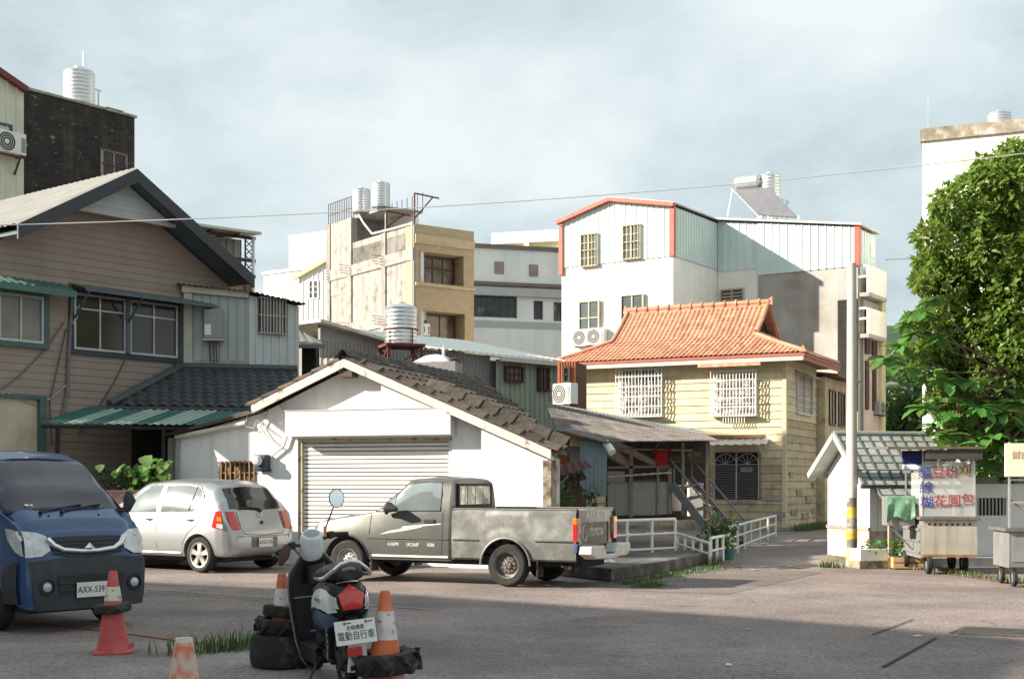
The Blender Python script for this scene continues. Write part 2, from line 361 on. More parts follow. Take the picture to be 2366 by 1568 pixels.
def ac_unit(par_loc, rz, label, w=.8, h=.56, d=.3, group=None, m=None):
    """outdoor unit facing -y of its own frame, origin at the bottom centre of its front"""
    t = thing('air_conditioner', label, 'air conditioner', par_loc, rz, group); mm = m or mat('ac_white', (.74,.74,.70), .55, var=.06)
    dk = mat('ac_grille', (.05,.05,.05), .7)
    part('casing', B(-w/2,w/2,0,d,.05,h), mm, t, bevel=.015)
    c = (-w*.12, -.004, h*.53); part('fan_opening', MB().lathe([(0,0),(h*.4,0),(h*.4,-.006)], c, 22, 'y'), dk, t)
    for k in (.1,.2,.3,.4): part('grille_ring', MB().lathe([(h*k-.008,-.012),(h*k+.006,-.012),(h*k+.006,-.002)], c, 22, 'y'), mm, t)
    part('fan_hub', MB().lathe([(0,-.014),(.06,-.014),(.06,0)], c, 12, 'y'), mm, t)
    part('side_vents', (lambda b: [b.box(w*.34,w*.47,-.006,0,h*(.2+.09*i),h*(.25+.09*i)) for i in range(7)] and b)(MB()), dk, t)
    for x in (-w*.38, w*.38): part('foot', B(x-.03,x+.03,-.01,d+.01,0,.05), rust, t)
    return t

# ------------------------------------------------------------------ far buildings
wh_far = mat('far_white_render', (.80,.80,.78), .85, var=.05, vs=.6, streak=.12, sts=1.5, stcol=(.4,.38,.34))
gr_far = mat('far_grey_white_tile', (.82,.81,.79), .7, var=.06, vs=.6, streak=.18, sts=1.6, stcol=(.25,.23,.21))
gr_band = mat('far_grey_band', (.46,.46,.47), .8, var=.06)
br_line = mat('far_brown_cornice', (.20,.155,.14), .8, var=.1)
cream_far = mat('far_cream_trim', (.78,.68,.34), .8, var=.05)
# white building left of the concrete block
fr = Fr(610, 84, 34); t = build(fr, 'white_building', 'plain white flat-roofed building behind the concrete block, left side', 'building')
x1 = fr.f(790, 600)[0]; zt = fr.f(610, 635)[1]
part('wall', B(0,x1,0,9,0,zt), wh_far, t); part('coping', B(-.1,x1+.1,-.1,.15,zt,zt+.18), wh_far, t)
a, b = fr.f(668,545,3)[0], fr.f(770,540,3)[0]; z2 = fr.f(668,545,3)[1]
part('stair_tower', B(a,b,3,8,zt-.5,z2), wh_far, t)
part('stair_tower_window', B(b-2.4,b-.2,2.96,3.0,zt+.6,z2-.6), gr_far, t)
# small cream trimmed white metal house between
fr = Fr(690, 70, 20); t = build(fr, 'metal_sided_house', 'white ribbed metal house with a yellow edged roof beside the concrete block', 'house')
x1 = fr.f(765,640)[0]; zL = fr.f(690,640)[1]; zR = fr.f(765,598)[1]; wmet = mat('white_metal_sheet', (.76,.77,.74), .5, .1, var=.05, streak=.1)
part('wall', corr(MB(), 0, x1, 0, zR, pitch=.3, zt=lambda x: zL+(zR-zL)*x/x1), wmet, t)
part('body', MB().prism([(0,0),(x1,0),(x1,zR-.05),(0,zL-.05)], .03, 5), wmet, t)
part('roof_edge', MB().bar((-.3,-.1,zL-.1),(x1,-.1,zR+.05),.18,.2), cream_far, t)
w0 = fr.f(714,648); w1 = fr.f(737,690); window(t, w0[0], w1[0], w1[1], w0[1], nx=2, nz=3, gm=glass_grey)
# long grey-white apartment block in the middle
fr = Fr(1092, 78, -16); t = build(fr, 'apartment_block', 'pale grey apartment block with brown cornice lines between block and gabled house', 'building')
H = lambda y, x=1150: fr.f(x, y)[1]; U = lambda x, y=700: fr.f(x, y)[0]
xe = U(1330); zt = H(575)
holes = [(U(1094), U(1195), H(733,1140), H(682,1140)), (U(1233), U(1255), H(738,1245), H(695,1245)), (U(1279), U(1300), H(742,1290), H(698,1290))]
wl_ = MB().wallholes(-3, xe, 0, zt, holes, 0, .3); part('wall', wl_, gr_far, t)
part('core', B(-2.9,xe-.1,.32,9,0,zt-.1), gr_far, t)
part('parapet_line', B(-3.05,xe+.05,-.12,.05,zt,zt+.25), br_line, t)
for ya, yb in ((653,661),(665,684)): part('cornice', B(-3.02,xe+.03,-.35 if ya<660 else -.3,-.002,H(yb),H(ya)), br_line if ya<660 else gr_band, t)
part('grey_band', B(-3.01,xe+.01,-.03,-.002,H(757),H(741)), gr_band, t)
for k, h in enumerate(holes): window(t, h[0]+.02, h[1]-.02, h[2]+.02, h[3]-.02, fc=(Vector((0,.22,0)),0), nx=6 if k==0 else 2, nz=2, fm=mat('dark_window_frame',(.06,.06,.065),.6), fw=.07, proud=.06)
for xa, xb, ya, yb in ((1142,1164,604,632),(1222,1243,611,638)):
    part('shutter_panel', B(U(xa),U(xb),-.06,-.002,H(yb,xa),H(ya,xa)), mat('brown_panel',(.33,.24,.22),.7), t)
# white roof structure behind it
fr = Fr(1135, 100, 16); t = build(fr, 'white_roof_house', 'white rooftop structure with framed recesses behind the grey apartment block', 'building')
x1 = fr.f(1300,560)[0]; zl = fr.f(1135,548)[1]; zr = fr.f(1300,520)[1]; zz = (zl+zr)/2
hs = [(x1*.05,x1*.46,zz-3.2,zz-.85),(x1*.53,x1*.97,zz-3.2,zz-.85)]
part('wall', MB().wallholes(0,x1,0,zz,hs,0,.5), wh_far, t); part('back_wall', B(0,x1,.52,10,0,zz-.02), wh_far, t)
for h in hs: part('cream_lintel', B(h[0],h[1],.3,.51,h[3]-.3,h[3]), cream_far, t)

# ------------------------------------------------------------------ concrete block with tan brick front
tanbrick = mat('tan_tile_facing', (.42,.32,.20), .8, var=.1, vs=3, fine=18, bump=.2, bs=25)
cw = mat('weathered_cement_wall', (.66,.66,.645), .9, var=.12, vs=1.2, col2=(.46,.425,.37), lo=.5, hi=.72, s2=2.2, streak=.5, sts=4, stcol=(.14,.12,.095), bump=.3, bs=12)
cb = mat('bare_concrete_frame', (.37,.355,.335), .9, var=.15, vs=2, col2=(.17,.14,.11), lo=.48, hi=.68, s2=2.0, streak=.55, sts=2.5, stcol=(.11,.085,.06), bump=.3, bs=20)
fr = Fr(960, 62, -36); t = build(fr, 'concrete_building', 'weathered concrete building with tan tiled front and rooftop tanks', 'building')
U = lambda x, y=600: fr.f(x, y)[0]; H = lambda y, x=1000: fr.f(x, y)[1]; Hs = lambda y, x=958: fr.s(x, y)[1]; Vs = lambda x, y=600: fr.s(x, y)[0]
W = U(1095); zt = H(517,962); z3t, z3b = H(585,1010), H(655,1010); z2s = H(737,1010); z2t, z2b = H(720,1010), 5.6
D = Vs(757)
part('facade', MB().wallholes(0, W, 0, zt, [(.18, W*.82, z3b, z3t), (.18, W*.84, z2b, z2t)], 0, .9), tanbrick, t)
part('cornice', B(-.02,W+.03,-.06,-.002,H(566),H(545)), mat('tan_light_band',(.50,.39,.25),.8), t)
part('cornice', B(-.02,W+.03,-.10,-.002,H(663),H(656)), MATS['tan_light_band'], t)
bfr = mat('brown_window_frame', (.05,.03,.022), .6)
window(t, .2, W*.81, z3b, z3t, fc=(Vector((0,.82,0)),0), nx=4, zs=[.06,(z3t-z3b)*.58,z3t-z3b-.06], fm=bfr, gm=mat('curtained_glass',(.16,.12,.09),.15,var=.6,vs=1.6), fw=.09)
window(t, .2, W*.82, z2b, z2t, fc=(Vector((0,.82,0)),0), nx=3, zs=[.06,1.4,2.3,z2t-z2b-.06], fm=bfr, gm=MATS['curtained_glass'], fw=.09)
part('inner_wall', B(.02,W-.02,.92,D,0,zt-.3), cb, t)
# left flank: concrete frame with infill panels
vs_ = [0, Vs(884), Vs(806), Vs(757)]; bands = [Hs(572), Hs(716), 5.4, 2.2]
sd = lside(0)
def sbox(mb, va, vb, xa, xb, za, zb): return mb.box(xa, xb, va, vb, za, zb)
part('flank_wall', B(.06,.5,.05,D,0,bands[0]), cw, t)
part('upper_flank_wall', B(.02,.4,.05,Vs(806),bands[0],zt), cb, t)
for k, v in enumerate(vs_):
    w_ = .34 if k else .2
    part('column', B(-.06,.3,max(0.02,v-w_),v+.06,0,zt if k < 2 else Hs(520,760)), cb, t)
for k, z in enumerate(bands):
    for a, b in zip(vs_, vs_[1:]): part('beam', B(-.05,.3,a+.06,b-.34,z-.55,z), cb, t)
    for q, v in enumerate(vs_[1:]):
        for j in range(4): part('rebar', MB().cyl((-.05,v-.15,z-.45+j*.14),(-.55-.1*(j%2),v-.1,z-.4+j*.13),.014,n=5), rust, t)
# stair tower at the back left
zs_ = Hs(520,760)
part('stair_tower', B(0,2.6,Vs(806)+.1,D+.02,zt-2.5,zs_), cb, t)
part('lower_wing', B(.1,6,D+.05,D+4.3,0,bands[1]-.1), cw, t)
part('wing_beam', B(0,.3,D+.05,D+4.3,bands[1]-.6,bands[1]-.05), cb, t)
part('tank_deck', B(.3,2.4,Vs(815),Vs(757)-.2,zs_+.0,zs_+.12), cb, t)
part('tank_deck_extension', B(.3,2.4,Vs(880),Vs(815)-.01,zs_+.0,zs_+.12), cb, t)
part('deck_post', B(.4,.6,Vs(880)+.1,Vs(880)+.3,zt-.5,zs_), cb, t)
part('roof_wall', B(2.0,2.2,Vs(880),Vs(815),zt-.5,zs_), wh_far, t)
part('drain_pipe', MB().tube([(-.12,.12,zt+.1),(-.12,.1,zt-1.6),(-.12,.1,6)],.05), mat('white_pvc',(.75,.75,.72),.5), t)
part('hose', MB().tube([(-.02,D*.62,zs_+.05),(-.08,D*.55,zs_-.5),(-.08,D*.45,zt+.12),(-.05,D*.2,zt+.06),(-.05,.2,zt+.05)],.05), MATS['white_pvc'], t)
rl_ = MB(); z0 = zs_
for i in range(12):
    v = Vs(815)+(D-Vs(815))*i/11; part('baluster', MB().cyl((.05,v,z0),(.05,v,z0+1.1),.02,n=5), rust, t)
for z in (.5,1.1): part('handrail', MB().cyl((.05,Vs(815),z0+z),(.05,D,z0+z),.02,n=5), rust, t)
for i in range(9): part('baluster', MB().cyl((2.3,Vs(885)+i*.5,z0),(2.3,Vs(885)+i*.5,z0+1.0),.02,n=5), rust, t)
for v, dz in ((Vs(884)-.2, 1.1), (.25, 1.5)):
    part('bracket', MB().bar((.1,v,zt-.1),(.1,v,zt+dz),.06).bar((.1,v,zt+dz),(1.3,v-.3,zt+dz-.15),.06).bar((.1,v,zt+.3),(1.0,v-.2,zt+dz-.12),.06), rust, t)
for x, gr_ in ((835,0),(880,.4)):
    p = at(x, 512, fr.w(1.2+gr_, Vs(845)-(2.0 if gr_ else 0), 0).y); 
    tank_thing('water_tank', 'left of two steel water tanks on the concrete building roof' if not gr_ else 'right of two steel water tanks on the concrete building roof', (p.x, p.y, fr.w(0,0,zs_+.12).z), .47*.98, 1.15, 0, 'water tanks on the concrete building')
p = fr.w(.45, .35, z2b+.35); ac_unit(fr.w(.62,.35,H(775,985)), -fr.th, 'lower of two air conditioners on the tan tiled balcony', .85, .62, group='balcony air conditioners')
ac_unit(fr.w(.42,.3,H(738,970)), -fr.th, 'upper air conditioner hung at the balcony corner of the tan front', .75, .5, group='balcony air conditioners')

# ------------------------------------------------------------------ white apartment house with red trim
wfront = mat('white_painted_wall', (.83,.82,.78), .85, var=.05, vs=.8, col2=(.70,.64,.52), lo=.58, hi=.8, s2=.5, streak=.15, sts=1.5, stcol=(.5,.43,.33))
mint = mat('mint_metal_sheet', (.60,.72,.70), .5, .1, var=.05, vs=1, streak=.08, stcol=(.4,.45,.42))
redtrim = mat('red_metal_trim', (.50,.09,.05), .5, var=.1)
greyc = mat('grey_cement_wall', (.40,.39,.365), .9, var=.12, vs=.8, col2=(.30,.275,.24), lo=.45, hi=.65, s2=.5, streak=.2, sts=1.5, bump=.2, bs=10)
fr = Fr(1555, 53.5, 34); t = build(fr, 'gabled_apartment', 'tall white apartment house with pale metal top floor and red trim', 'building')
U = lambda x, y=600, d=0: fr.f(x, y, d)[0]; H = lambda y, x, d=0: fr.f(x, y, d)[1]
ul = U(1298); ua = U(1412,460); zE = H(475,1555); zA = H(462,1412); zM = H(592,1553); DP = 4.2
zt = lambda x: zA + (zE-zA)*abs(x-ua)/max(.01, (0-ua) if x > ua else (ua-ul))
part('wall', B(ul,0,0,DP+3,0,zM), wfront, t)
part('metal_wall', corr(MB(), ul+.05, -.05, zM, zE, y=-.04, pitch=.26, dep=.03, zt=lambda x: zt(x)-.05), mint, t)
part('gable_body', MB().prism([(ul+.02,zM),(-.02,zM),(-.02,zE-.1),(ua,zA-.1),(ul+.02,zE-.1)], 0, DP+3), mint, t)
part('side_metal_wall', corr(MB(), -DP, 0, zM, zE-.05, y=-.03, pitch=.26, dep=.03), mint, t, loc=(0,0,0), rot=(0,0,math.pi/2)).scale = (-1,1,1)
for a, b in (((ul-.15,zE-.12),(ua,zA)),((ua,zA),(.12,zE))):
    part('red_rake_trim', MB().bar((a[0],-.14,a[1]),(b[0],-.14,b[1]),.16,.26,up=(0,1,0)), redtrim, t)
part('red_corner_trim', B(-.12,.1,-.12,.06,zM,zE-.1), redtrim, t); part('red_corner_trim', B(ul-.08,ul+.1,-.12,.06,zM-.3,zE-.25), redtrim, t)
rf = MB()
for a, b in (((ul-.2,zE-.1),(ua,zA+.06)),((ua,zA+.06),(.15,zE+.04))):
    rf.hexa([(a[0],-.2,a[1]),(b[0],-.2,b[1]),(b[0],DP+3,b[1]),(a[0],DP+3,a[1]),(a[0],-.2,a[1]+.06),(b[0],-.2,b[1]+.06),(b[0],DP+3,b[1]+.06),(a[0],DP+3,a[1]+.06)])
part('roof', rf, mat('grey_metal_roof',(.45,.44,.42),.5,.3,var=.15), t)
ywf = mat('cream_window_frame', (.50,.45,.30), .6)
for xa, ya, xb, yb, nz in ((1343,541,1384,617,4),(1440,520,1483,600,4),(1340,695,1388,775,2),(1437,680,1490,760,1)):
    xm, ym = (xa+xb)/2, (ya+yb)/2
    window(t, U(xa), U(xb), H(yb,xm), H(ya,xm), nx=2, nz=nz, fm=ywf, gm=glass_grey, proud=.08, fc=(Vector((0,-.07,0)),0), bars=5 if nz==4 else 0, barm=ywf)
for x, y, lb in ((1352,803,'left air conditioner below the tall window of the white apartment'),(1385,800,'right air conditioner below the tall window of the white apartment')):
    ac_unit(fr.w(U(x,y),-.34,H(y,x)), -fr.th, lb, .8, .75, group='apartment air conditioners')
# recessed wing to the right with the sloping roof
u0, u1 = 0.0, U(1983,620,DP); zR = H(522,1978,DP); zM2 = H(622,1870,DP); uk = U(1752,630,DP)
zl_ = zE + .1; slope = lambda x: zl_ + (zR-zl_)*(x-u0)/(u1-u0)
part('wing_wall', B(.02,uk,DP,DP+6,0,zM-.05), wfront, t)
VE = min(5.4, fr.s(2046,620,u1+.4)[0]-DP)
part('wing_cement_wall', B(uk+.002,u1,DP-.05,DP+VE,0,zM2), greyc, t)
part('wing_body', MB().prism([(.02,zM-.04),(uk,zM-.04),(uk,zM2+.002),(u1-.02,zM2+.002),(u1-.02,zR-.08),(.02,zl_-.08)], DP+.02, DP+VE-.05), mint, t)
part('wing_metal_wall', corr(MB(), .05, uk, zM-.1, zl_, y=DP-.02, pitch=.34, dep=.035, zt=lambda x: slope(x)-.06), mint, t)
part('wing_metal_wall', corr(MB(), uk, u1-.08, zM2-.06, zl_, y=DP-.08, pitch=.34, dep=.035, zt=lambda x: slope(x)-.06), mint, t)
part('red_corner_trim', B(u1-.12,u1+.08,DP-.14,DP+.1,zM2-.05,zR), redtrim, t)
part('wing_roof', MB().hexa([(0,DP-.25,zl_),(u1+.2,DP-.25,slope(u1+.2)),(u1+.2,DP+VE,slope(u1+.2)),(0,DP+VE,zl_),(0,DP-.25,zl_+.08),(u1+.2,DP-.25,slope(u1+.2)+.08),(u1+.2,DP+VE,slope(u1+.2)+.08),(0,DP+VE,zl_+.08)]), MATS['grey_metal_roof'], t)
wx = (U(1665,680,DP),U(1720,680,DP)); window(t, wx[0], wx[1], H(712,1690,DP), H(667,1690,DP), fc=(Vector((0,DP-.03,0)),0), nx=2, nz=5, fm=ywf, gm=mat('louvre_glass',(.08,.075,.10),.2,var=.2), proud=.06)
# shaded end with balconies
rs = rside(u1); VE = min(5.4, fr.s(2046,620,u1+.4)[0]-DP)
part('end_metal_wall', corr(MB(), DP+.1, DP+VE-.2, zM2-.4, zR-.15, y=-.03, pitch=.3), mint, t, loc=rs[0], rot=(0,0,rs[1]))
part('end_window', B(u1+.01,u1+.07,DP+VE*.62,DP+VE*.82,zM2+.5,zR-.55), wfront, t)
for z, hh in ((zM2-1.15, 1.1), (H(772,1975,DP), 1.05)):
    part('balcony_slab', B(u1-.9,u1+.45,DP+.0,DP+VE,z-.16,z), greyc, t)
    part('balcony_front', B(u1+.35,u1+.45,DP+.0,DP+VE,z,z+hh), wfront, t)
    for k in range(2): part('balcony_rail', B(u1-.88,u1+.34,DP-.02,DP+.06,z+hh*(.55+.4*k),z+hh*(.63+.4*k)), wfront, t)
part('recess_shade_sheet', B(u1-.85,u1+.01,DP-.06,DP-.045,4.5,zM2-1.4), dark_void, t)  # flat dark sheet on the wall, painting the shade of a balcony recess
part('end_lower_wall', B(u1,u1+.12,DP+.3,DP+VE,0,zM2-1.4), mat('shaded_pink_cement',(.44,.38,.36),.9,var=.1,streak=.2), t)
for v in (DP+VE*.2, DP+VE*.6): part('end_door', B(u1+.12,u1+.18,v,v+VE*.18,4.6,6.6), bfr, t); 
for v in (DP+VE*.18, DP+VE*.56): part('end_window', B(u1+.12,u1+.2,v,v+VE*.25,zM2-3.6,zM2-1.8), bfr, t)
part('yellow_back_wall', B(u1-.5,u1+.25,DP+VE+.05,DP+VE+.5,0,zR-1.5), mat('pale_yellow_wall',(.62,.58,.36),.8), t)
ac_unit(fr.w(u1+.4,DP+VE*.85,H(955,2030,DP)), -fr.th+math.pi/2, 'small air conditioner on the shaded end wall of the white apartment', .8, .6, m=mat('ac_grey',(.3,.3,.3),.6))
# solar water heater and tank on its roof
sx = U(1760,480,DP+.8); rz = slope(sx)
sh = thing('solar_water_heater', 'solar water heater with silver drum and two grey panels on the roof', 'solar heater', fr.w(sx, DP+.8, rz+.05), -fr.th)
def pA(x, y, d=.4): q = fr.f(x, y, DP+.8+d); return Vector((q[0]-sx, d, q[1]-rz-.05))
pnl = mat('solar_panel_glass', (.17,.17,.19), .25, var=.1, spec=.8)
tl, tr_, bl, br_ = pA(1690,432,1.0), pA(1775,432,1.0), pA(1752,497,-.2), pA(1845,503,-.2)
for k in range(3):
    a, b, c, d = tl.lerp(tr_,k/3), tl.lerp(tr_,(k+1)/3), bl.lerp(br_,(k+1)/3), bl.lerp(br_,k/3)
    nn_ = (b-a).cross(d-a).normalized()*.03; o = part('collector_panel', MB().hexa([a-nn_,b-nn_,c-nn_,d-nn_,a+nn_,b+nn_,c+nn_,d+nn_]), pnl, sh)
    part('panel_rim', MB().bar(a+nn_*1.4,d+nn_*1.4,.07,.04), alu, sh)
part('drum', MB().lathe([(0,-.62),(.2,-.6),(.29,-.5),(.29,.5),(.2,.6),(0,.62)], pA(1728,421,1.0), 20, 'x'), steel_tank, sh, 40)
for x in (1693,1772): part('leg', MB().bar(pA(x,436,1.0),pA(x-12,490,1.0)+Vector((0,0,-.2)),.05), alu, sh)
for x in (1752,1845): part('leg', MB().bar(pA(x,498,-.2),pA(x,512,-.2)+Vector((0,0,-.25)),.05), alu, sh)
p = fr.w(U(1779,450,DP+2.2), DP+2.2, 0); p.z = slope(U(1779,450,DP+2.2))+.1
tank_thing('water_tank', 'steel water tank behind the solar heater on the metal roof', p, .47, 1.25, 1.0, dome=.14)
rr = MB(); 
gd = thing('roof_guard_rail', 'thin rail around the water tank beside the solar heater', 'railing', p, -fr.th)
for k in range(8):
    a = k*math.pi/4; part('post', MB().cyl((.8*math.cos(a),.8*math.sin(a),-.1),(.8*math.cos(a),.8*math.sin(a),1.1),.018,n=5), alu, gd)
part('hoop', MB().tube([(.8*math.cos(k*math.pi/8),.8*math.sin(k*math.pi/8),1.08) for k in range(17)],.02,5), alu, gd)

# ------------------------------------------------------------------ tall building at the right edge
fr = Fr(2131, 52, 24); t = build(fr, 'pale_tower_block', 'tall stained pale building behind the tree at the right edge', 'building')
pale = mat('stained_cream_wall', (.78,.77,.70), .9, var=.08, vs=.8, col2=(.45,.40,.29), lo=.60, hi=.75, s2=.9, streak=.3, sts=1.5, stcol=(.35,.31,.22), bump=.2, bs=8)
zt = fr.f(2131,328)[1]
part('wall', B(0,9,0,10,0,zt), pale, t)
part('stained_coping', B(-.08,9.08,-.1,10,zt,zt+.5), mat('mouldy_coping',(.30,.26,.2),.9,var=.4,vs=1.5,col2=(.6,.57,.5),lo=.5,hi=.7,s2=2), t)
for z in (zt-5.2, zt-8.6): part('ledge', B(-.25,9.1,-.3,.1,z-.2,z), concrete, t)
window(t, .8, 2.0, 3.2, 4.6, nx=2, fm=bfr, gm=glass_grey); window(t, .8, 2.0, 6.2, 7.6, nx=2, fm=bfr)
p = at(2308, 300, 54); tank_thing('water_tank', 'steel water tank on top of the tall stained building at right', (p.x, p.y, zt+.5), .48, 1.05, .1, dome=.1)
part('antenna', MB().cyl((.2,.3,zt+.4),(.2,.3,zt+1.9),.015,n=5), alu, t)
# ------------------------------------------------------------------ tiles, boards
def tile_mesh(name, w, l, h, t, m, prof='s', seg=6):
    mb = MB(); xs = [i/seg for i in range(seg+1)]
    fz = (lambda x: h*(.5-.5*math.cos(2*math.pi*x))) if prof == 's' else ((lambda x: h*math.sin(math.pi*min(1,x/.62)) if x < .62 else 0) if prof == 'b' else (lambda x: 0))
    vv = []
    for x in xs:
        z = fz(x); vv += [(x*w*1.04, 0, z+t*1.25), (x*w*1.04, l, z+.003), (x*w*1.04, 0, z+t*.2-.004), (x*w*1.04, l, z-t)]
    fs = []
    for i in range(seg): k=4*i; fs += [(k,k+4,k+5,k+1),(k,k+2,k+6,k+4),(k+2,k+3,k+7,k+6)]
    fs += [(0,1,3,2),(4*seg,4*seg+2,4*seg+3,4*seg+1)]
    mb.add(vv, fs); me = mb.mesh(name, 35); me.materials.append(m); return me
def tmat(p, ex, es):
    ex = Vector(ex).normalized(); es = Vector(es); es = (es - ex*es.dot(ex)).normalized(); nz = ex.cross(es)
    if nz.z < 0: pass
    return Matrix(((ex.x,es.x,nz.x,p[0]),(ex.y,es.y,nz.y,p[1]),(ex.z,es.z,nz.z,p[2]),(0,0,0,1)))
def lay(parent, me, mats, name='roof_tile', limit=300, jit=.012):
    mats = list(mats)
    for M_ in mats[:limit]:
        o = bpy.data.objects.new(name, me); COL.objects.link(o); o.parent = parent
        o.matrix_local = M_ @ Matrix.Rotation(rng.uniform(-jit,jit),4,'Z') @ Matrix.Translation((0,0,rng.uniform(0,.006)))
    if len(mats) > limit:
        vv = []; ff = []; bv = [v.co.copy() for v in me.vertices]; bf = [tuple(p.vertices) for p in me.polygons]
        for M_ in mats[limit:]:
            b = len(vv); vv += [tuple(M_ @ q) for q in bv]; ff += [tuple(b+i for i in f_) for f_ in bf]
        m2 = bpy.data.meshes.new('roof_tiles'); m2.from_pydata(vv, [], ff); m2.materials.append(me.materials[0])
        o = put('roof_tiles', m2, None, parent); o['kind'] = 'stuff'
def board(parent, x0, x1, z, h, m, y=0., th=.022, fc=FRONT, xt0=None, xt1=None, name='board'):
    """one clapboard: thick lower edge, thin upper edge, optional shorter top edge for gables"""
    a0 = x0 if xt0 is None else xt0; a1 = x1 if xt1 is None else xt1
    mb = MB().hexa([(x0,y-th,z),(x1,y-th,z),(x1,y,z),(x0,y,z),(a0,y-.004,z+h),(a1,y-.004,z+h),(a1,y,z+h),(a0,y,z+h)])
    return part(name, mb, m, parent, loc=fc[0], rot=(0,0,fc[1]))

# ------------------------------------------------------------------ dark building with water tank, upper left
blackw = mat('flecked_black_wall', (.030,.025,.022), .9, var=.35, vs=1.2, col2=(.26,.24,.22), lo=.60, hi=.68, s2=3.6, streak=.75, sts=2.2, stcol=(.085,.07,.058), bump=.3, bs=15, stretch=(1,1,2.2))  # near-black wall with paler flecks and streaks
fr = Fr(55, 37, -52); t = build(fr, 'dark_walled_building', 'tall building with near-black side wall, upper left', 'building')
xr = fr.f(311,272)[0]; zt = (fr.f(55,207)[1]+fr.f(311,272)[1])/2
part('wall', B(0,xr,0,8,0,zt), blackw, t); part('roof_edge', B(-.02,xr+.05,-.06,8,zt,zt+.07), mat('rusty_flashing',(.35,.33,.24),.7,var=.4,vs=4), t)
w0 = fr.f(232,342); w1 = fr.f(292,425); window(t, w0[0], w1[0], w1[1], w0[1], nx=2, nz=1, fm=mat('pale_old_frame',(.48,.42,.36),.7,var=.3,vs=9), gm=mat('brown_dusk_glass',(.07,.05,.045),.2,var=.5,vs=2), fw=.07, bars=7, barm=mat('dark_bar',(.10,.08,.07),.7))
part('vent_pipe', MB().cyl((fr.f(255,250)[0],.6,zt-.1),(fr.f(255,250)[0],.6,zt+.75),.03,n=6).cyl((fr.f(255,250)[0]-.1,.6,zt+.75),(fr.f(255,250)[0]+.1,.6,zt+.75),.03,n=6), MATS['white_pvc'], t)
part('antenna', MB().cyl((fr.f(216,250)[0],.5,zt-.1),(fr.f(216,250)[0],.5,zt+1.75),.022,n=6), MATS['white_pvc'], t)
part('roof_rail', MB().bar((xr-.8,.3,zt+.2),(xr-.2,.3,zt+.2),.03).bar((xr-.2,.3,zt+.2),(xr-.2,.3,zt),.03), rust, t)
p = at(183, 250, fr.w(1.9,1.0,0).y); tank_thing('water_tank', 'steel water tank on the roof of the dark walled building', (p.x,p.y,zt), .455, 1.0, .1, dome=.14)
# cream metal house left of it
cmet = mat('cream_metal_sheet', (.62,.62,.50), .6, .1, var=.1, vs=1.5, streak=.3, stcol=(.30,.28,.2), sts=4)
fr2 = Fr(56, 36.6, -52); t = build(fr2, 'cream_metal_house', 'cream ribbed metal house with dark red roof edge at the left border', 'house')
zb = fr2.f(55,210)[1]; za = fr2.f(0,172)[1]; xa = fr2.f(0,172)[0]; xl = -3.5; za = zb + (za-zb)*xl/xa
part('wall', corr(MB(), xl, -.03, 0, zb, y=-.03, pitch=.3, zt=lambda x: zb-.05+(za-zb)*x/xl), cmet, t)
part('body', MB().prism([(xl,0),(-.03,0),(-.03,zb-.06),(xl,za-.06)], 0, 6), cmet, t)
part('roof_edge', MB().bar((xl,-.1,za),(.0,-.1,zb),.22,.16), mat('maroon_trim',(.16,.03,.028),.6), t)
w0 = fr2.f(-40,262); w1 = fr2.f(26,318); window(t, w0[0], w1[0], w1[1]-.12, w0[1]-.15, nx=2, fm=mat('dark_grey_frame',(.07,.08,.09),.6), gm=mat('blue_grey_glass',(.10,.14,.17),.12,var=.2), proud=.08)
q = fr2.f(8,362); ac_unit(fr2.w(q[0],-.36,q[1]), -fr2.th, 'air conditioner on the cream metal wall at the left edge', .95, .65)
part('ac_bracket', MB().bar((q[0]-.4,-.36,q[1]-.02),(q[0]+.4,-.36,q[1]-.02),.05).bar((q[0]+.3,-.34,q[1]-.03),(q[0]+.3,-.05,q[1]-.45),.04), rust, t)

# ------------------------------------------------------------------ open steel framed shed behind the gable
fr = Fr(395, 39, -40); t = build(fr, 'steel_frame_shed', 'open rooftop shed on lattice steel posts behind the brown gable', 'shed')
xr = fr.f(590,540)[0]; zt = fr.f(590,548)[1]; zb = fr.f(585,645)[1]
rm = mat('pale_sheet_roof', (.55,.52,.45), .6, .2, var=.2)
part('roof', MB().hexa([(-1.5,-.4,zt+.02),(xr,-.4,zt+.02),(xr,3.5,zt+.35),(-1.5,3.5,zt+.35),(-1.5,-.4,zt+.1),(xr,-.4,zt+.1),(xr,3.5,zt+.43),(-1.5,3.5,zt+.43)]), rm, t)
part('back_wall', corr(MB(), -1.5, xr-.1, zb-2, zt, y=.7, pitch=.25), mat('grey_metal_sheet',(.33,.33,.32),.6,.2,var=.1,streak=.2), t)
lat = MB()
for x in (xr-.35, xr-1.9):
    lm = MB()
    for dx_ in (0,.26): lm.bar((x+dx_,0,zb-1),(x+dx_,0,zt),.04)
    for i in range(int((zt-zb)/.24)): z = zb+i*.24; lm.bar((x,0,z),(x+.26,0,z+.24),.025); lm.bar((x+.26,0,z),(x,0,z+.24),.025)
    part('lattice_post', lm, mat('dark_steel',(.05,.04,.038),.7), t)
for z in (zt-.05, zt-.75, zb+.08): part('beam', MB().bar((-1.5,.0,z),(xr,.0,z),.06,.10), MATS['dark_steel'], t)
for k in range(4): part('rafter', MB().bar((k*.9-.6,-.3,zt-.04),(k*.9-.6,3.3,zt+.28),.07), MATS['dark_steel'], t)
part('white_post', MB().cyl((xr-.1,-.05,zb-1),(xr-.1,-.05,zt),.05,n=8), MATS['white_pvc'], t)
part('brick_wall', B(-1.5,xr,.05,3,0,zb), mat('orange_brick_wall',(.34,.17,.09),.9,var=.15,fine=20), t)

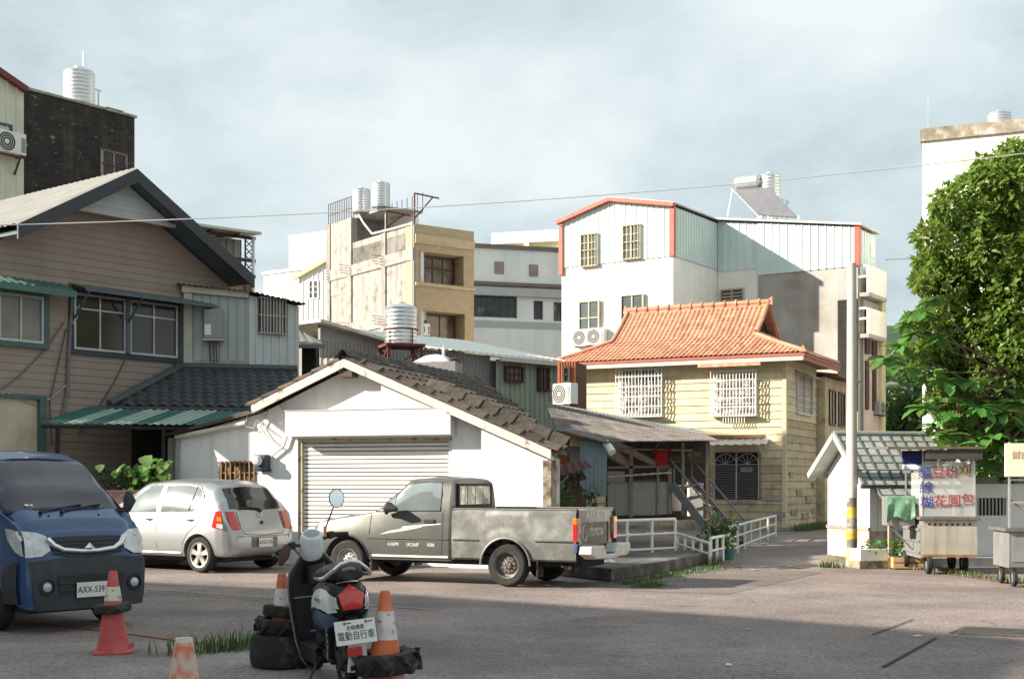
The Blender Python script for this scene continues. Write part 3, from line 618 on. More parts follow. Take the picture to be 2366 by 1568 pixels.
# ------------------------------------------------------------------ brown clapboard gable house
tansid = mat('tan_clapboard', (.31,.245,.20), .8, var=.06, vs=1.5, rnd=.06, streak=.12, sts=4, stcol=(.12,.1,.085))
slate = mat('slate_blue_trim', (.085,.115,.14), .6, var=.1); dkgut = mat('charcoal_fascia', (.035,.036,.042), .5, var=.1)
fr = Fr(300, 28, -52); TH = fr; t = build(fr, 'clapboard_gable_house', 'two storey brown clapboard house with a wide gable at left', 'house')
ax, az = fr.f(265,425); ex_, ez_ = fr.f(560,668); xL, xR = -3.08, 3.05; slp = .577
zg = lambda x: az - abs(x-ax)*slp
z0 = 0.0; bh = .152; nrow = int((az)/bh)
part('wall_core', MB().prism([(xL,0),(xR,0),(xR,zg(xR)-.15),(ax,az-.15),(xL,zg(xL)-.15)], .005, 6), tansid, t)
for i in range(10, nrow):
    z = i*bh; 
    def ext(zz): r = (az-.03-zz)/slp; return max(xL, ax-r), min(xR, ax+r)
    a, b = ext(z), ext(z+bh)
    if b[1]-b[0] < .2: break
    board(t, a[0], a[1], z, bh, tansid, xt0=b[0], xt1=b[1], th=.018)
# triangular pale panel under the apex
wt = mat('pale_blue_siding', (.50,.54,.55), .7, var=.05, rnd=.05); zp = 7.2
hw = (az-zp)/slp
for i in range(7):
    za_, zb_ = zp+(az-zp)*i/7, zp+(az-zp)*(i+1)/7; wa, wb = (az-za_)/slp-.02, max(.02,(az-zb_)/slp-.02)
    board(t, ax-wa, ax+wa, za_, zb_-za_, wt, y=-.34, th=.02, xt0=ax-wb, xt1=ax+wb, name='gable_board')
part('gable_panel_back', MB().prism([(ax-hw,zp),(ax+hw,zp),(ax,az-.03)], -.34, -.02), wt, t)
part('gable_panel_sill', B(ax-hw-.05,ax+hw+.05,-.4,-.3,zp-.08,zp), mat('pale_trim',(.50,.47,.44),.7), t)
# roof with deep overhang
rfm = mat('pale_corrugated_roof', (.42,.41,.38), .6, .15, var=.12, vs=2, streak=.3, stcol=(.25,.16,.1))
OV = -.75
for sgn, xe in ((-1, xL-.02), (1, fr.f(575,680,-.6)[0])):
    ze = az - abs(xe-ax)*slp
    part('soffit', MB().hexa([(ax,OV,az+.02),(xe,OV,ze+.02),(xe,6.2,ze+.02),(ax,6.2,az+.02),(ax,OV,az+.06),(xe,OV,ze+.06),(xe,6.2,ze+.06),(ax,6.2,az+.06)]), slate, t)
    part('fascia', MB().hexa([(ax,OV-.05,az-.08),(xe,OV-.05,ze-.08),(xe,OV-.002,ze-.08),(ax,OV-.002,az-.08),(ax,OV-.05,az+.2),(xe,OV-.05,ze+.2),(xe,OV-.002,ze+.2),(ax,OV-.002,az+.2)]), dkgut, t)
    part('roof_sheet', corr_roof(MB(), (ax,OV-.03,az+.21),(ax,6.2,az+.21),(xe,OV-.03,ze+.21),(xe,6.2,ze+.21), pitch=.2, dep=.03, wave=False), rfm if sgn<0 else dkgut, t)
wfm = mat('silver_sash', (.42,.42,.42), .4, .7, var=.1); dkf = mat('dark_teal_frame', (.03,.045,.05), .6)
w0 = fr.f(166,676); w1 = fr.f(405,826); x0, x1, z0, z1 = w0[0], w1[0], w1[1]-.02, w0[1]
part('window_surround', MB().wallholes(x0-.09, x1+.09, z0-.1, z1+.08, [(x0,x1,z0,z1)], -.07, -.02), dkf, t)
mid = (x0+x1)/2
sg = mat('dusty_dark_glass', (.05,.04,.033), .1, var=.35, vs=1.2)
for a, b in ((x0,mid-.05),(mid+.05,x1)): window(t, a, b, z0, z1, nx=2, zs=[.05,(z1-z0)*.73,z1-z0-.05], fm=wfm, gm=sg, fw=.045, proud=.06, fc=(Vector((0,-.03,0)),0))
part('mullion', B(mid-.05,mid+.05,-.12,-.03,z0,z1), slate, t)
aw = thing('window_awning', 'dark corrugated awning on blue brackets over the double window', 'awning', fr.w(x0-.1,-.03,z1+.05), -fr.th)
W_ = x1-x0+.75
part('sheet', corr_roof(MB(), (0,0,.14),(W_,0,.14),(0,-.62,-.02),(W_,-.62,-.02), pitch=.1, dep=.02), mat('grey_green_sheet',(.16,.18,.165),.6,.2,var=.3,vs=5), aw)
part('edge_bar', MB().bar((0,-.6,-.05),(W_,-.6,-.05),.03,.05), slate, aw)
for x in (.12, mid-x0+.1, W_-.12): part('bracket', MB().bar((x,-.58,-.05),(x,.0,-.62),.035).bar((x,0,-.62),(x,0,.1),.035), slate, aw)
# green-trimmed window and shop front further left
teal = mat('teal_window_trim', (.055,.115,.105), .6, var=.15); tealaw = mat('green_awning_sheet', (.06,.15,.115), .6, var=.15, vs=3)
w0 = fr.f(-60,668); w1 = fr.f(96,795); 
part('window_surround', MB().wallholes(w0[0]-.12,w1[0]+.12,w1[1]-.1,w0[1]+.06,[(w0[0],w1[0],w1[1],w0[1])],-.10,-.02), teal, t)
window(t, w0[0], w1[0], w1[1], w0[1], nx=3, fm=wfm, gm=mat('pale_curtain_glass',(.20,.19,.16),.15,var=.3,vs=1), fw=.05, proud=.06, fc=(Vector((0,-.03,0)),0))
aw2 = thing('window_awning', 'green sheet awning over the pale window at the left edge', 'awning', fr.w(w0[0],-.03,w0[1]+.1), -fr.th)
part('sheet', corr_roof(MB(), (-.3,0,.22),(w1[0]-w0[0]+.45,0,.22),(-.3,-.5,.03),(w1[0]-w0[0]+.45,-.5,.03), pitch=.16, dep=.02, wave=False), tealaw, aw2)
part('valance', B(-.3,w1[0]-w0[0]+.45,-.52,-.5,-.10,.03), tealaw, aw2)
g0 = fr.f(-60,915); g1 = fr.f(84,1030)
part('shop_front_frame', MB().wallholes(g0[0]-.1,g1[0]+.16,0,g0[1]+.07,[(g0[0],g1[0],.0,g0[1])],-.12,-.02), teal, t)
part('shop_shutter', B(g0[0],g1[0],-.03,-.021,0,g0[1]), mat('cream_shutter',(.50,.44,.33),.8,var=.12,streak=.2), t)
# wiring on the wall
wr = mat('grey_cable', (.10,.095,.09), .7); wr2 = mat('brown_cable',(.10,.045,.03),.7); wr3 = mat('white_cable', (.42,.40,.37), .6)
def wallpts(pts, d=-.05): return [ (lambda q: (q[0], d, q[1]))(fr.f(x, y)) for x, y in pts ]
cd = thing('conduit_pipe', 'grey cable conduit running down the brown clapboard wall', 'pipe', fr.w(0,0,0), -fr.th)
part('pipe', MB().tube(wallpts([(163,690),(160,735),(155,820),(152,905),(146,935),(132,1000),(128,1040)],-.06),.035,7), mat('worn_grey_pipe',(.17,.165,.16),.7,var=.3,vs=14), cd, 40)
part('elbow', MB().tube(wallpts([(178,705),(172,735),(163,748)],-.08),.02,6), wr3, cd)
for lb, pts, m_, r_ in (('brown cable hanging diagonally across the clapboard wall', [(285,833),(262,880),(235,925),(205,968),(180,1000)], wr2, .012),
                    ('white cable looping along the wall by the shop front', [(0,910),(12,906),(45,925),(80,935),(115,920),(150,890)], wr3, .014),
                    ('dark cable running steeply down beside the conduit', [(150,760),(130,850),(112,930),(118,1030)], wr, .014),
                    ('thin dark cable slanting across the wall left of the conduit', [(145,745),(100,810),(40,870),(0,900)], wr, .012)):
    o = part('cable', MB().tube(wallpts(pts), r_, 5), m_); o.location = fr.o; o.rotation_euler = (0,0,-fr.th); tag(o, lb, 'cable')

# ------------------------------------------------------------------ sheet metal room on its side
pm = mat('pale_green_grey_sheet', (.40,.43,.40), .6, .15, var=.08, vs=2, streak=.25, sts=5, stcol=(.22,.2,.16))
fr = Fr(431, 29.05, -12); t = build(fr, 'sheet_metal_room', 'pale ribbed sheet metal room beside the clapboard house above grey tiles', 'room')
xc = fr.f(575,760)[0]; zl, zr = fr.f(434,662)[1], fr.f(575,676)[1]; zb = fr.f(575,846)[1]-.5
pc = fr.w(xc,0,0); fo = Fr(575, pc.y, -32); dv = fo.f(690,700)[0]; oc = (Vector((xc,0,0)), R(20))
zt = lambda x: zl+(zr-zl)*x/xc
part('wall', corr(MB(), 0, xc, zb, zl, pitch=.19, dep=.03, zt=lambda x: zt(x)-.12), pm, t)
part('corner_post', B(-.06,.12,-.06,.04,zb,zl+.05), mat('pale_cream_trim',(.50,.50,.42),.6,var=.1), t)
part('cream_fascia', MB().bar((-.1,-.08,zt(0)-.06),(xc,-.08,zt(xc)-.06),.05,.14), MATS['pale_cream_trim'], t)
zo = fo.f(690,702)[1]
part('outer_wall', corr(MB(), 0, dv, zb, zr, pitch=.19, dep=.03, y=-.02, zt=lambda x: zr-.06+(zo-zr)*x/dv), mat('white_grey_sheet',(.56,.58,.56),.6,.1,var=.06,streak=.15), t, loc=oc[0], rot=(0,0,oc[1]))
part('outer_body', MB().prism([(0,zb),(dv,zb),(dv,zo-.08),(0,zr-.08)], .0, .5), pm, t, loc=oc[0], rot=(0,0,oc[1]))
part('body', MB().prism([(0.02,zb),(xc-.02,zb),(xc-.02,zr-.12),(.02,zl-.12)], .03, .9), pm, t)
part('concrete_skirt', B(.02,xc-.02,-.05,-.031,zb,fr.f(500,832)[1]), concrete, t)
part('roof', corr_roof(MB(), (-.2,.9,zl+.10),(xc+.02,.9,zr+.06),(-.2,-.22,zl+.04),(xc+.02,-.22,zr-.0), pitch=.12, dep=.03), mat('rusted_sheet_roof',(.22,.12,.085),.8,.2,var=.3,vs=4), t)
part('outer_roof', corr_roof(MB(), (-.05,.7,zr+.05),(dv+.12,.7,zo+.03),(-.05,-.25,zr-.0),(dv+.12,-.25,zo-.02), pitch=.12, dep=.03), MATS['rusted_sheet_roof'], t, loc=oc[0], rot=(0,0,oc[1]))
w0 = fo.f(596,686); w1 = fo.f(659,774)
window(t, w0[0], w1[0], w1[1], w0[1], fc=(oc[0]+rotv((0,-.03,0),oc[1]), oc[1]), nx=2, fm=mat('brown_wood_frame',(.06,.035,.026),.7), gm=mat('brown_curtain_glass',(.13,.10,.08),.2,var=.4,vs=3), bars=9, barm=mat('pale_bar',(.45,.42,.38),.6), proud=.05, fw=.05)
q0 = fr.f(471,716); q1 = fr.f(515,785)
hb = thing('gas_water_heater', 'grey wall-mounted gas water heater on the ribbed metal wall', 'water heater', fr.w(q0[0],-.03,q1[1]), -fr.th)
hw_, hh = q1[0]-q0[0], q0[1]-q1[1]
part('casing', B(0,hw_,-.2,0,0,hh), mat('heater_grey',(.27,.265,.26),.5,.2,var=.08), hb, bevel=.02)
part('base_lip', B(-.02,hw_+.02,-.22,.01,-.04,-.002), mat('pale_lip',(.5,.49,.45),.6), hb)
part('label_plate', B(hw_*.05,hw_*.38,-.212,-.202,hh*.12,hh*.48), MATS['white_pvc'], hb)
for x in (.3,.5,.65): part('gas_pipe', MB().tube([(hw_*x,-.1,0),(hw_*x,-.1,-.2),(hw_*x+.02,-.1,-.5)],.014,6), rust, hb)

# ------------------------------------------------------------------ grey tiled lean-to house
gtile = mat('charcoal_roof_tile', (.062,.066,.068), .55, var=.12, vs=4, rnd=.14, bump=.1)
fr = Fr(255, 26.9, -15); GR = fr; t = build(fr, 'grey_tiled_house', 'low house with charcoal interlocking tile roof between garage and clapboard house', 'house')
ze = fr.f(255,938)[1]; P = at(418, 852, 28.9); pl = P - fr.o; vr, ul_, zr = pl.dot(fr.n), pl.dot(fr.e), P.z
xr = fr.f(705,900)[0]; 
es = Vector((0, vr, zr-ze)); sl = es.length; me = tile_mesh('grey_tile', .235, sl/9+.03, .045, .014, gtile)
mats_ = []
for r_ in range(9):
    s0 = r_/9; ua_ = ul_*s0*1.0
    c = 0
    while True:
        x = xr - (c+1)*.235; c += 1
        if x < ua_: break
        mats_.append(tmat((x, vr*s0, ze+(zr-ze)*s0), (1,0,0), es))
lay(t, me, mats_, limit=300, jit=.004)
part('roof_deck', MB().hexa([(0,.0,ze-.06),(xr,0,ze-.06),(xr,vr,zr-.06),(ul_,vr,zr-.06),(0,0,ze-.012),(xr,0,ze-.012),(xr,vr,zr-.012),(ul_,vr,zr-.012)]), dkgut, t)
part('hip_cap', MB().tube([(-.02,-.03,ze+.05),(ul_,vr,zr+.06)],.085,8), gtile, t, 40)
part('ridge_cap', MB().tube([(ul_-.1,vr,zr+.05),(xr,vr,zr+.05)],.09,8), gtile, t, 40)
part('back_slope', MB().hexa([(ul_,vr,zr-.06),(xr,vr,zr-.06),(xr,vr+1.9,ze),(ul_,vr+1.9,ze),(ul_,vr,zr),(xr,vr,zr),(xr,vr+1.9,ze+.06),(ul_,vr+1.9,ze+.06)]), gtile, t)
part('gutter', MB().tube([(-.05,-.09,ze-.05),(xr,-.09,ze-.05)],.06,8), dkgut, t, 40)
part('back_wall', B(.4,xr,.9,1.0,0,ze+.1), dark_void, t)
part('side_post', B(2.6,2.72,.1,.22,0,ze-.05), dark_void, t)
aw = thing('porch_awning', 'green and pale corrugated porch awning under the grey tiled roof', 'awning', fr.w(-1.35,-.2,ze-.42), -fr.th)
L_ = 4.6; gA = mat('green_corrugated_sheet',(.035,.125,.10),.5,.15,var=.12,vs=3); gBm = mat('pale_green_sheet',(.30,.39,.33),.5,.15,var=.12,vs=3)
k = 0; x = 0.
while x < L_-.1:
    w_ = min((.5,.34,.42,.5,.36,.6)[k%6], L_-x)
    part('sheet', corr_roof(MB(), (x+.9,.22,.40),(x+w_+.9,.22,.40),(x,-1.0,.0),(x+w_,-1.0,.0), pitch=.13, dep=.02, wave=False), (gA, gBm)[k%2], aw); x += w_; k += 1
part('edge_beam', MB().bar((.1,-.93,-.06),(L_-.1,-.93,-.06),.05,.07), dark_void, aw)
for x in (.4, 2.4, L_-.8): part('post', MB().cyl((x,-.9,-(ze-.42)),(x,-.9,-.06),.04,n=8), dark_void, aw)

# ------------------------------------------------------------------ white garage
fr = Fr(870, 24.9, 20); GA = fr
t = build(fr, 'white_garage', 'white plastered garage with roller shutter under an old tiled gable roof', 'garage')
f = fr.f
axx, azz = f(812,832); eRx, eRz = f(1285,1040); eLx, eLz = f(600,938); wR, wL, xLT = f(1272,1100)[0], f(607,1000)[0], f(405,1050)[0]
DEP = 7.0; sL, sR = f(690,1010)[0], f(1042,1010)[0]; zS = (f(690,1012)[1]+f(1042,1010)[1])/2; shd = .12
zroofR = lambda x: azz-.1 - (x-axx)*(azz-eRz)/(eRx-axx); zroofL = lambda x: azz-.1-(axx-x)*(azz-eLz)/(axx-eLx)
part('front_wall', B(wL,sL-.02,0,.2,0,2.93), white_plaster, t); part('front_wall', B(sR+.02,wR,0,.2,0,zroofR(wR)-.05), white_plaster, t)
part('gable_wall', MB().prism([(sR+.02,zroofR(wR)-.049),(wR,zroofR(wR)-.049),(axx,azz-.14),(wL,zroofL(wL)-.06),(wL,2.93),(sL-.02,2.93),(sL-.02,zS),(sR+.02,zS)], 0.001, .2), white_plaster, t)
cutv = lambda x: DEP - (x-axx)/(wR-axx)*(DEP-.55)      # the plot narrows: the rear follows a diagonal
part('side_wall', MB().prism([(wR-.22,.2),(wR,.2),(wR,.55),(axx,DEP),(axx-.3,DEP-.1)], 0, zroofR(wR)-.08, 'xy'), mat('stained_plaster',(.55,.52,.46),.9,var=.15,vs=2,col2=(.25,.2,.14),lo=.45,hi=.62,s2=2.2,streak=.5,bump=.3), t)
part('back_wall', MB().prism([(wL,0),(axx-.31,0),(axx-.31,azz-.3),(wL,zroofL(wL)-.1)], DEP-.2, DEP), white_plaster, t)
part('left_wall', B(wL,wL+.2,.2,DEP-.21,0,zroofL(wL)-.12), white_plaster, t)
part('bare_corner', B(wR-.14,wR+.012,-.012,.3,0.3,zroofR(wR)-.12), mat('exposed_brick_corner',(.36,.31,.25),.95,var=.25,vs=5,col2=(.13,.09,.06),lo=.46,hi=.58,s2=3.5,bump=.6,bs=20), t)
# lean-to
zl0, zl1 = 2.98, f(405,1005)[1]
part('lean_to_wall', MB().wallholes(xLT,wL-.001,0,2.0,[(f(505,1060)[0],f(592,1060)[0],1.55,1.999)],.03,.22), white_plaster, t)
part('lean_to_gable', MB().prism([(xLT,2.0),(wL-.001,2.0),(wL-.001,zl0-.02),(xLT,zl1-.04)], .03, .22), white_plaster, t)
wx0, wx1 = f(505,1060)[0], f(592,1060)[0]
wood_r = mat('rusty_bar',(.30,.17,.09),.8,var=.3,vs=10)
window(t, wx0, wx1, 1.56, 2.0, fc=(Vector((0,.12,0)),0), nx=4, fm=mat('brown_wood_frame',(.06,.035,.026),.7), gm=mat('ochre_blind',(.20,.15,.09),.6,var=.4,vs=6), proud=.07, bars=8, barm=wood_r)
part('lean_to_roof', MB().hexa([(xLT-.15,-.12,zl1-.02),(wL+.02,-.12,zl0+.0),(wL+.02,.7,zl0+.0),(xLT-.15,.7,zl1-.02),(xLT-.15,-.12,zl1+.04),(wL+.02,-.12,zl0+.06),(wL+.02,.7,zl0+.06),(xLT-.15,.7,zl1+.04)]), mat('old_brown_sheet',(.12,.08,.055),.85,var=.3,vs=6), t)
part('lean_to_side', B(xLT-.2,xLT,.03,.65,0,zl1-.05), mat('grey_cement_end',(.33,.31,.28),.9,var=.2,streak=.3), t)
part('white_pipe', MB().cyl((xLT+.05,-.06,zl1-.04),(wL-.35,-.06,zl0-.22),.045,n=8), mat('cream_pipe',(.66,.62,.52),.6,var=.15,vs=5), t, 40)
part('down_pipe', MB().tube([(xLT+.08,-.03,zl1-.1),(xLT+.06,-.03,zl1-.35),(xLT+.06,-.03,0)],.05,8), mat('grey_cement_end',(.33,.31,.28)), t, 40)
# verge boards
vb = mat('flaking_white_timber', (.66,.62,.55), .85, var=.1, vs=3, col2=(.30,.22,.14), lo=.56, hi=.64, s2=5, bump=.3, bs=30, stretch=(1,1,1))
def verge(x0, z0, x1, z1, nm='verge_board'):
    return part(nm, MB().hexa([(x0,-.32,z0-.16),(x1,-.32,z1-.16),(x1,-.27,z1-.16),(x0,-.27,z0-.16),(x0,-.32,z0),(x1,-.32,z1),(x1,-.27,z1),(x0,-.27,z0)]), vb, t)
verge(axx, azz, f(1050,930)[0], zroofR(f(1050,930)[0])+.1); verge(f(1050,930)[0]+.004, zroofR(f(1050,930)[0])+.1, eRx, eRz); verge(eLx, eLz, axx-.004, azz)
part('purlin_end', B(axx-.14,axx+.14,-.27,.0,azz-.34,azz-.2), mat('old_brown_sheet',(.12,.08,.055)), t)
part('soffit', MB().hexa([(axx,-.27,azz-.06),(eRx,-.27,eRz-.06),(eRx,.55,eRz-.06),(axx,DEP,azz-.06),(axx,-.27,azz-.02),(eRx,-.27,eRz-.02),(eRx,.55,eRz-.02),(axx,DEP,azz-.02)]), MATS['old_brown_sheet'], t)
part('soffit', MB().hexa([(axx,-.27,azz-.06),(eLx,-.27,eLz-.06),(eLx,DEP,eLz-.06),(axx,DEP,azz-.06),(axx,-.27,azz-.02),(eLx,-.27,eLz-.02),(eLx,DEP,eLz-.02),(axx,DEP,azz-.02)]), MATS['old_brown_sheet'], t)
# old cement tiles
ctile = mat('weathered_cement_tile', (.105,.080,.062), .92, var=.35, vs=7, rnd=.4, col2=(.06,.05,.042), lo=.45, hi=.6, s2=5, bump=.6, bs=35)
def slope_tiles(sx, sz, ex0, ez, rows, cw, ncol, fl):
    d = Vector((sx-ex0, 0, sz-ez)); ln = d.length; me = tile_mesh('cement_tile', cw, ln/rows+.06, .075, .03, ctile, 's', 6); out_ = []
    for r_ in range(rows):
        p = Vector((ex0,0,ez)) + d*(r_/rows)
        for c in range(ncol):
            if fl: out_.append(tmat((p.x, -.30+c*cw, p.z+.03), (0,1,0), d))
            else: out_.append(tmat((p.x, -.30+(c+1)*cw, p.z+.03), (0,-1,0), d))
    return me, out_
cw_ = .30; ncol = int((DEP+.3)/cw_)
me, ms = slope_tiles(axx, azz, eRx+.12, eRz-.05, 12, cw_, ncol, True); ms = [m_ for m_ in ms if m_.translation.y < cutv(m_.translation.x)+.1]
ms.sort(key=lambda m_: m_.translation.y); lay(t, me, ms, limit=300, jit=.03)
me, ms = slope_tiles(axx, azz, eLx-.15, eLz-.07, 6, cw_, ncol, False); ms.sort(key=lambda m_: m_.translation.y); lay(t, me, ms, limit=24, jit=.03)
# raised barrel row along the front edge and the ridge
me = tile_mesh('barrel_tile', .24, .42, .15, .022, ctile, 's', 8); d = Vector((axx-eRx,0,azz-eRz)); ms = []
for i in range(8): p = Vector((eRx+.08,0,eRz)) + d.normalized()*(i*.37); ms.append(tmat((p.x,.25,p.z+.09),(0,1,0),d))
lay(t, me, ms, name='barrel_tile', jit=.05)
me = tile_mesh('ridge_tile', .30, .40, .13, .03, ctile, 's', 8)
ms = [tmat((axx+.15, -.33+i*.36, azz+.04), (-1,0,0), (0,-1,0)) @ Matrix.Translation((0,-.36,0)) for i in range(int(DEP/.36)+1)]
lay(t, me, ms, name='ridge_tile', jit=.03)
# verge tile edge bits: small crumbling mortar bedding
part('mortar_bed', MB().hexa([(axx,-.27,azz-.0),(eRx,-.27,eRz),(eRx,.0,eRz),(axx,.0,azz),(axx,-.27,azz+.035),(eRx,-.27,eRz+.035),(eRx,.0,eRz+.035),(axx,.0,azz+.035)]), MATS['old_brown_sheet'], t)
# roller shutter
rsh = thing('roller_shutter', 'white ribbed roller shutter of the garage, closed behind the pickup', 'shutter', fr.w(sL,.1,0), -fr.th)
slm = mat('white_enamel_slat', (.80,.80,.75), .55, .0, var=.04, vs=2, streak=.06, stcol=(.45,.38,.28), rnd=.03)
ws = sR-sL; ns = 30; ph = (zS)/ns; sm = None
for i in range(ns):
    mb = MB(); z = i*ph
    mb.prism([(.0,z+.004),(-.012,z+.012),(-.016,z+ph*.6),(-.006,z+ph*.78),(.0,z+ph*.84),(.012,z+ph*.84),(.012,z+.004)], .05, ws-.05, 'yz'); part('slat', mb, slm, rsh, 30)
part('backing', B(.02,ws-.02,.02,.04,0,zS), mat('shutter_gap',(.10,.08,.055),.8), rsh)
rus = mat('rust_stained_rail', (.50,.44,.34), .7, .2, var=.2, vs=6, col2=(.20,.10,.05), lo=.5, hi=.64, s2=6)
part('guide_rail', B(-.09,.06,-.07,.05,0,zS), rus, rsh); part('guide_rail', B(ws-.06,ws+.04,-.07,.05,0,zS), mat('rail_white',(.66,.64,.58),.6,var=.1), rsh)
b0 = f(675,952)[0]; b1 = f(1055,950)[0]; zb0, zb1 = zS-.0, f(870,948)[1]
part('shutter_box', B(b0-sL,b1-sL,-.38,-.102,zb0+.03,zb1), mat('grey_white_sheet_box',(.60,.62,.62),.6,.1,var=.05,streak=.08,stcol=(.4,.36,.3)), rsh, bevel=.012)
part('box_flashing', B(b0-sL-.02,b1-sL+.02,-.39,-.10,zb1+.001,zb1+.02), mat('pale_trim',(.50,.47,.44)), rsh)
part('box_lower_strip', B(.0,ws,-.1,-.02,zS-.06,zS-.002), rus, rsh)  # rust-stained strip between shutter box and top slat
# meter and wiring
mt_ = thing('electric_meter', 'dark blue electric meter box with glass dome on the white wall', 'meter', fr.w(f(612,1070)[0],-.001,f(610,1070)[1]), -fr.th)
part('box', B(-.13,.13,-.2,0,-.13,.17), mat('navy_meter_box',(.03,.045,.08),.5,var=.15), mt_, bevel=.02)
part('dome', MB().lathe([(.1,-.2),(.1,-.27),(.07,-.31),(0,-.32)], (-.03,0,.05), 18, 'y'), mat('meter_glass',(.55,.58,.58),.12,var=.05,spec=.8), mt_, 40)
part('base_plate', B(-.15,.15,-.06,-.002,-.16,-.11), mat('navy_meter_box',(.03,.045,.08)), mt_)
for lb, pts, r_ in (('grey conduit curving from the roof edge down to the meter', [(650,935),(668,960),(670,1000),(660,1030),(630,1055)], .02),
                    ('looped cable hanging under the left roof end of the garage', [(625,945),(605,985),(622,1010),(660,1040)], .012),
                    ('tangled short cable at the lean-to pipe end', [(575,960),(572,985),(590,990),(598,970),(615,985),(640,1005)], .012)):
    o = part('cable', MB().tube([(lambda q: (q[0], -.06, q[1]))(f(x,y)) for x, y in pts], r_, 6), mat('pale_grey_cable',(.45,.43,.38),.6)); o.location = fr.o; o.rotation_euler = (0,0,-fr.th); tag(o, lb, 'cable')
# ------------------------------------------------------------------ yellow timber house with orange hip-and-gable roof
yb_ = mat('yellow_painted_board', (.68,.59,.385), .85, var=.1, vs=2.5, rnd=.1, col2=(.36,.26,.12), lo=.60, hi=.78, s2=3, streak=.15, sts=6, stcol=(.3,.22,.12), bump=.25, bs=30)
yo = mat('ochre_worn_board', (.52,.43,.27), .9, var=.15, vs=2.5, rnd=.14, col2=(.30,.22,.13), lo=.52, hi=.7, s2=3, streak=.3, sts=6, stcol=(.2,.15,.1), bump=.3, bs=30)
yc = mat('ochre_wall_core', (.26,.19,.09), .9, var=.15)
fr = Fr(1815, 43, 26.5); YH = fr; t = build(fr, 'yellow_timber_house', 'two storey yellow board house with orange tiled hip-and-gable roof', 'house')
f = fr.f; xw = f(1330,900)[0]; ze = f(1560,835)[1]; DY = fr.s(1885,900)[0]
part('wall_core', B(xw,-.002,.005,DY,.1,ze), yc, t)
zz = .12; i = 0; bh = .255
holes = []
while zz < ze-.05:
    h = min(bh, ze-zz); cuts = [xw, -.0]
    if i % 3 == 1: cuts = [xw, xw+3.6+rng.random()*.8, 0.]
    if i % 3 == 2: cuts = [xw, -2.6-rng.random()*.6, 0.]
    for a, b in zip(cuts, cuts[1:]): board(t, a+.004, b-.004, zz, h, yb_ if zz > 2.4 else yo, th=.03+rng.random()*.012)
    cuts = [0., DY]
    for a, b in zip(cuts, cuts[1:]): board(t, a+.004, b-.004, zz, h, yo if zz < 3.5 else yb_, th=.03+rng.random()*.012, fc=rside(0))
    zz += bh; i += 1
part('corner_board', B(-.10,.035,-.05,.06,.1,ze), yb_, t); part('corner_board', B(xw-.03,xw+.09,-.05,.06,.1,ze), yb_, t)
part('plinth', B(xw-.02,.05,-.07,DY+.02,-.05,.12), concrete, t)
for k, (u, z, w_) in enumerate(((.4,1.75,.5),(1.3,1.15,.6),(2.6,.9,.7),(3.4,1.4,.4),(.6,.5,.8),(2.0,.35,.9),(3.4,.5,.7))):
    part('bare_block_patch', B(0.03,.05+.01*(k%3),u,u+w_,z,z+.2), concrete, t)
for k, (u, z, w_) in enumerate(((-1.9,.9,.9),(-.8,1.0,.7),(-1.5,1.95,.4),(-.6,.45,.6))):
    part('bare_block_patch', B(u,u+w_,-.06-.01*(k%2),-.04,z,z+.17), concrete, t)
# windows with cage grilles
wgr = mat('white_grille_paint', (.74,.74,.72), .5, var=.06); cl = mat('cluttered_glass', (.16,.14,.14), .3, var=.7, vs=4, col2=(.5,.48,.46), lo=.5, hi=.56, s2=5)
def cage(x0, x1, z0, z1, nx, nz, y=-.06, dep=.22, lower=0):
    wd = window(t, x0+.05, x1-.05, z0+.05, z1-.05, nx=2, fm=mat('white_sash',(.6,.59,.55),.6), gm=cl, proud=.05, fc=(Vector((0,-.02,0)),0))
    ox, oz = x0+.05, z0+.05
    for i in range(nx): x = x0+(x1-x0)*i/(nx-1)-ox; part('grille_bar', B(x-.013,x+.013,y-dep,y-dep+.026,z0-oz,z1-oz), wgr, wd)
    for j in range(nz): z = z0+(z1-z0)*j/(nz-1)-oz; part('grille_rail', B(x0-ox,x1-ox,y-dep-.012,y-dep-.001,z-.014,z+.014), wgr, wd)
    for x in (x0-ox, x1-ox):
        for j in range(nz): z = z0+(z1-z0)*j/(nz-1)-oz; part('grille_stay', B(x-.012,x+.012,y-dep+.027,-.0,z-.012,z+.012), wgr, wd)
    part('grille_floor', B(x0-ox,x1-ox,y-dep+.03,-.002,z0-oz-.02,z0-oz+.012), wgr, wd)
    return wd
a, b = f(1430,850), f(1535,962); cage(a[0], b[0], b[1], a[1], 15, 6)
a, b = f(1648,860), f(1752,960); cage(a[0], b[0], b[1], a[1], 15, 6)
a, b = f(1676,960), f(1725,978); part('grille_basket', (lambda m_: [m_.box(a[0]+(b[0]-a[0])*k/8-.01,a[0]+(b[0]-a[0])*k/8+.01,-.26,-.24,b[1],a[1]-.03) for k in range(9)] and m_)(MB()), wgr, t)
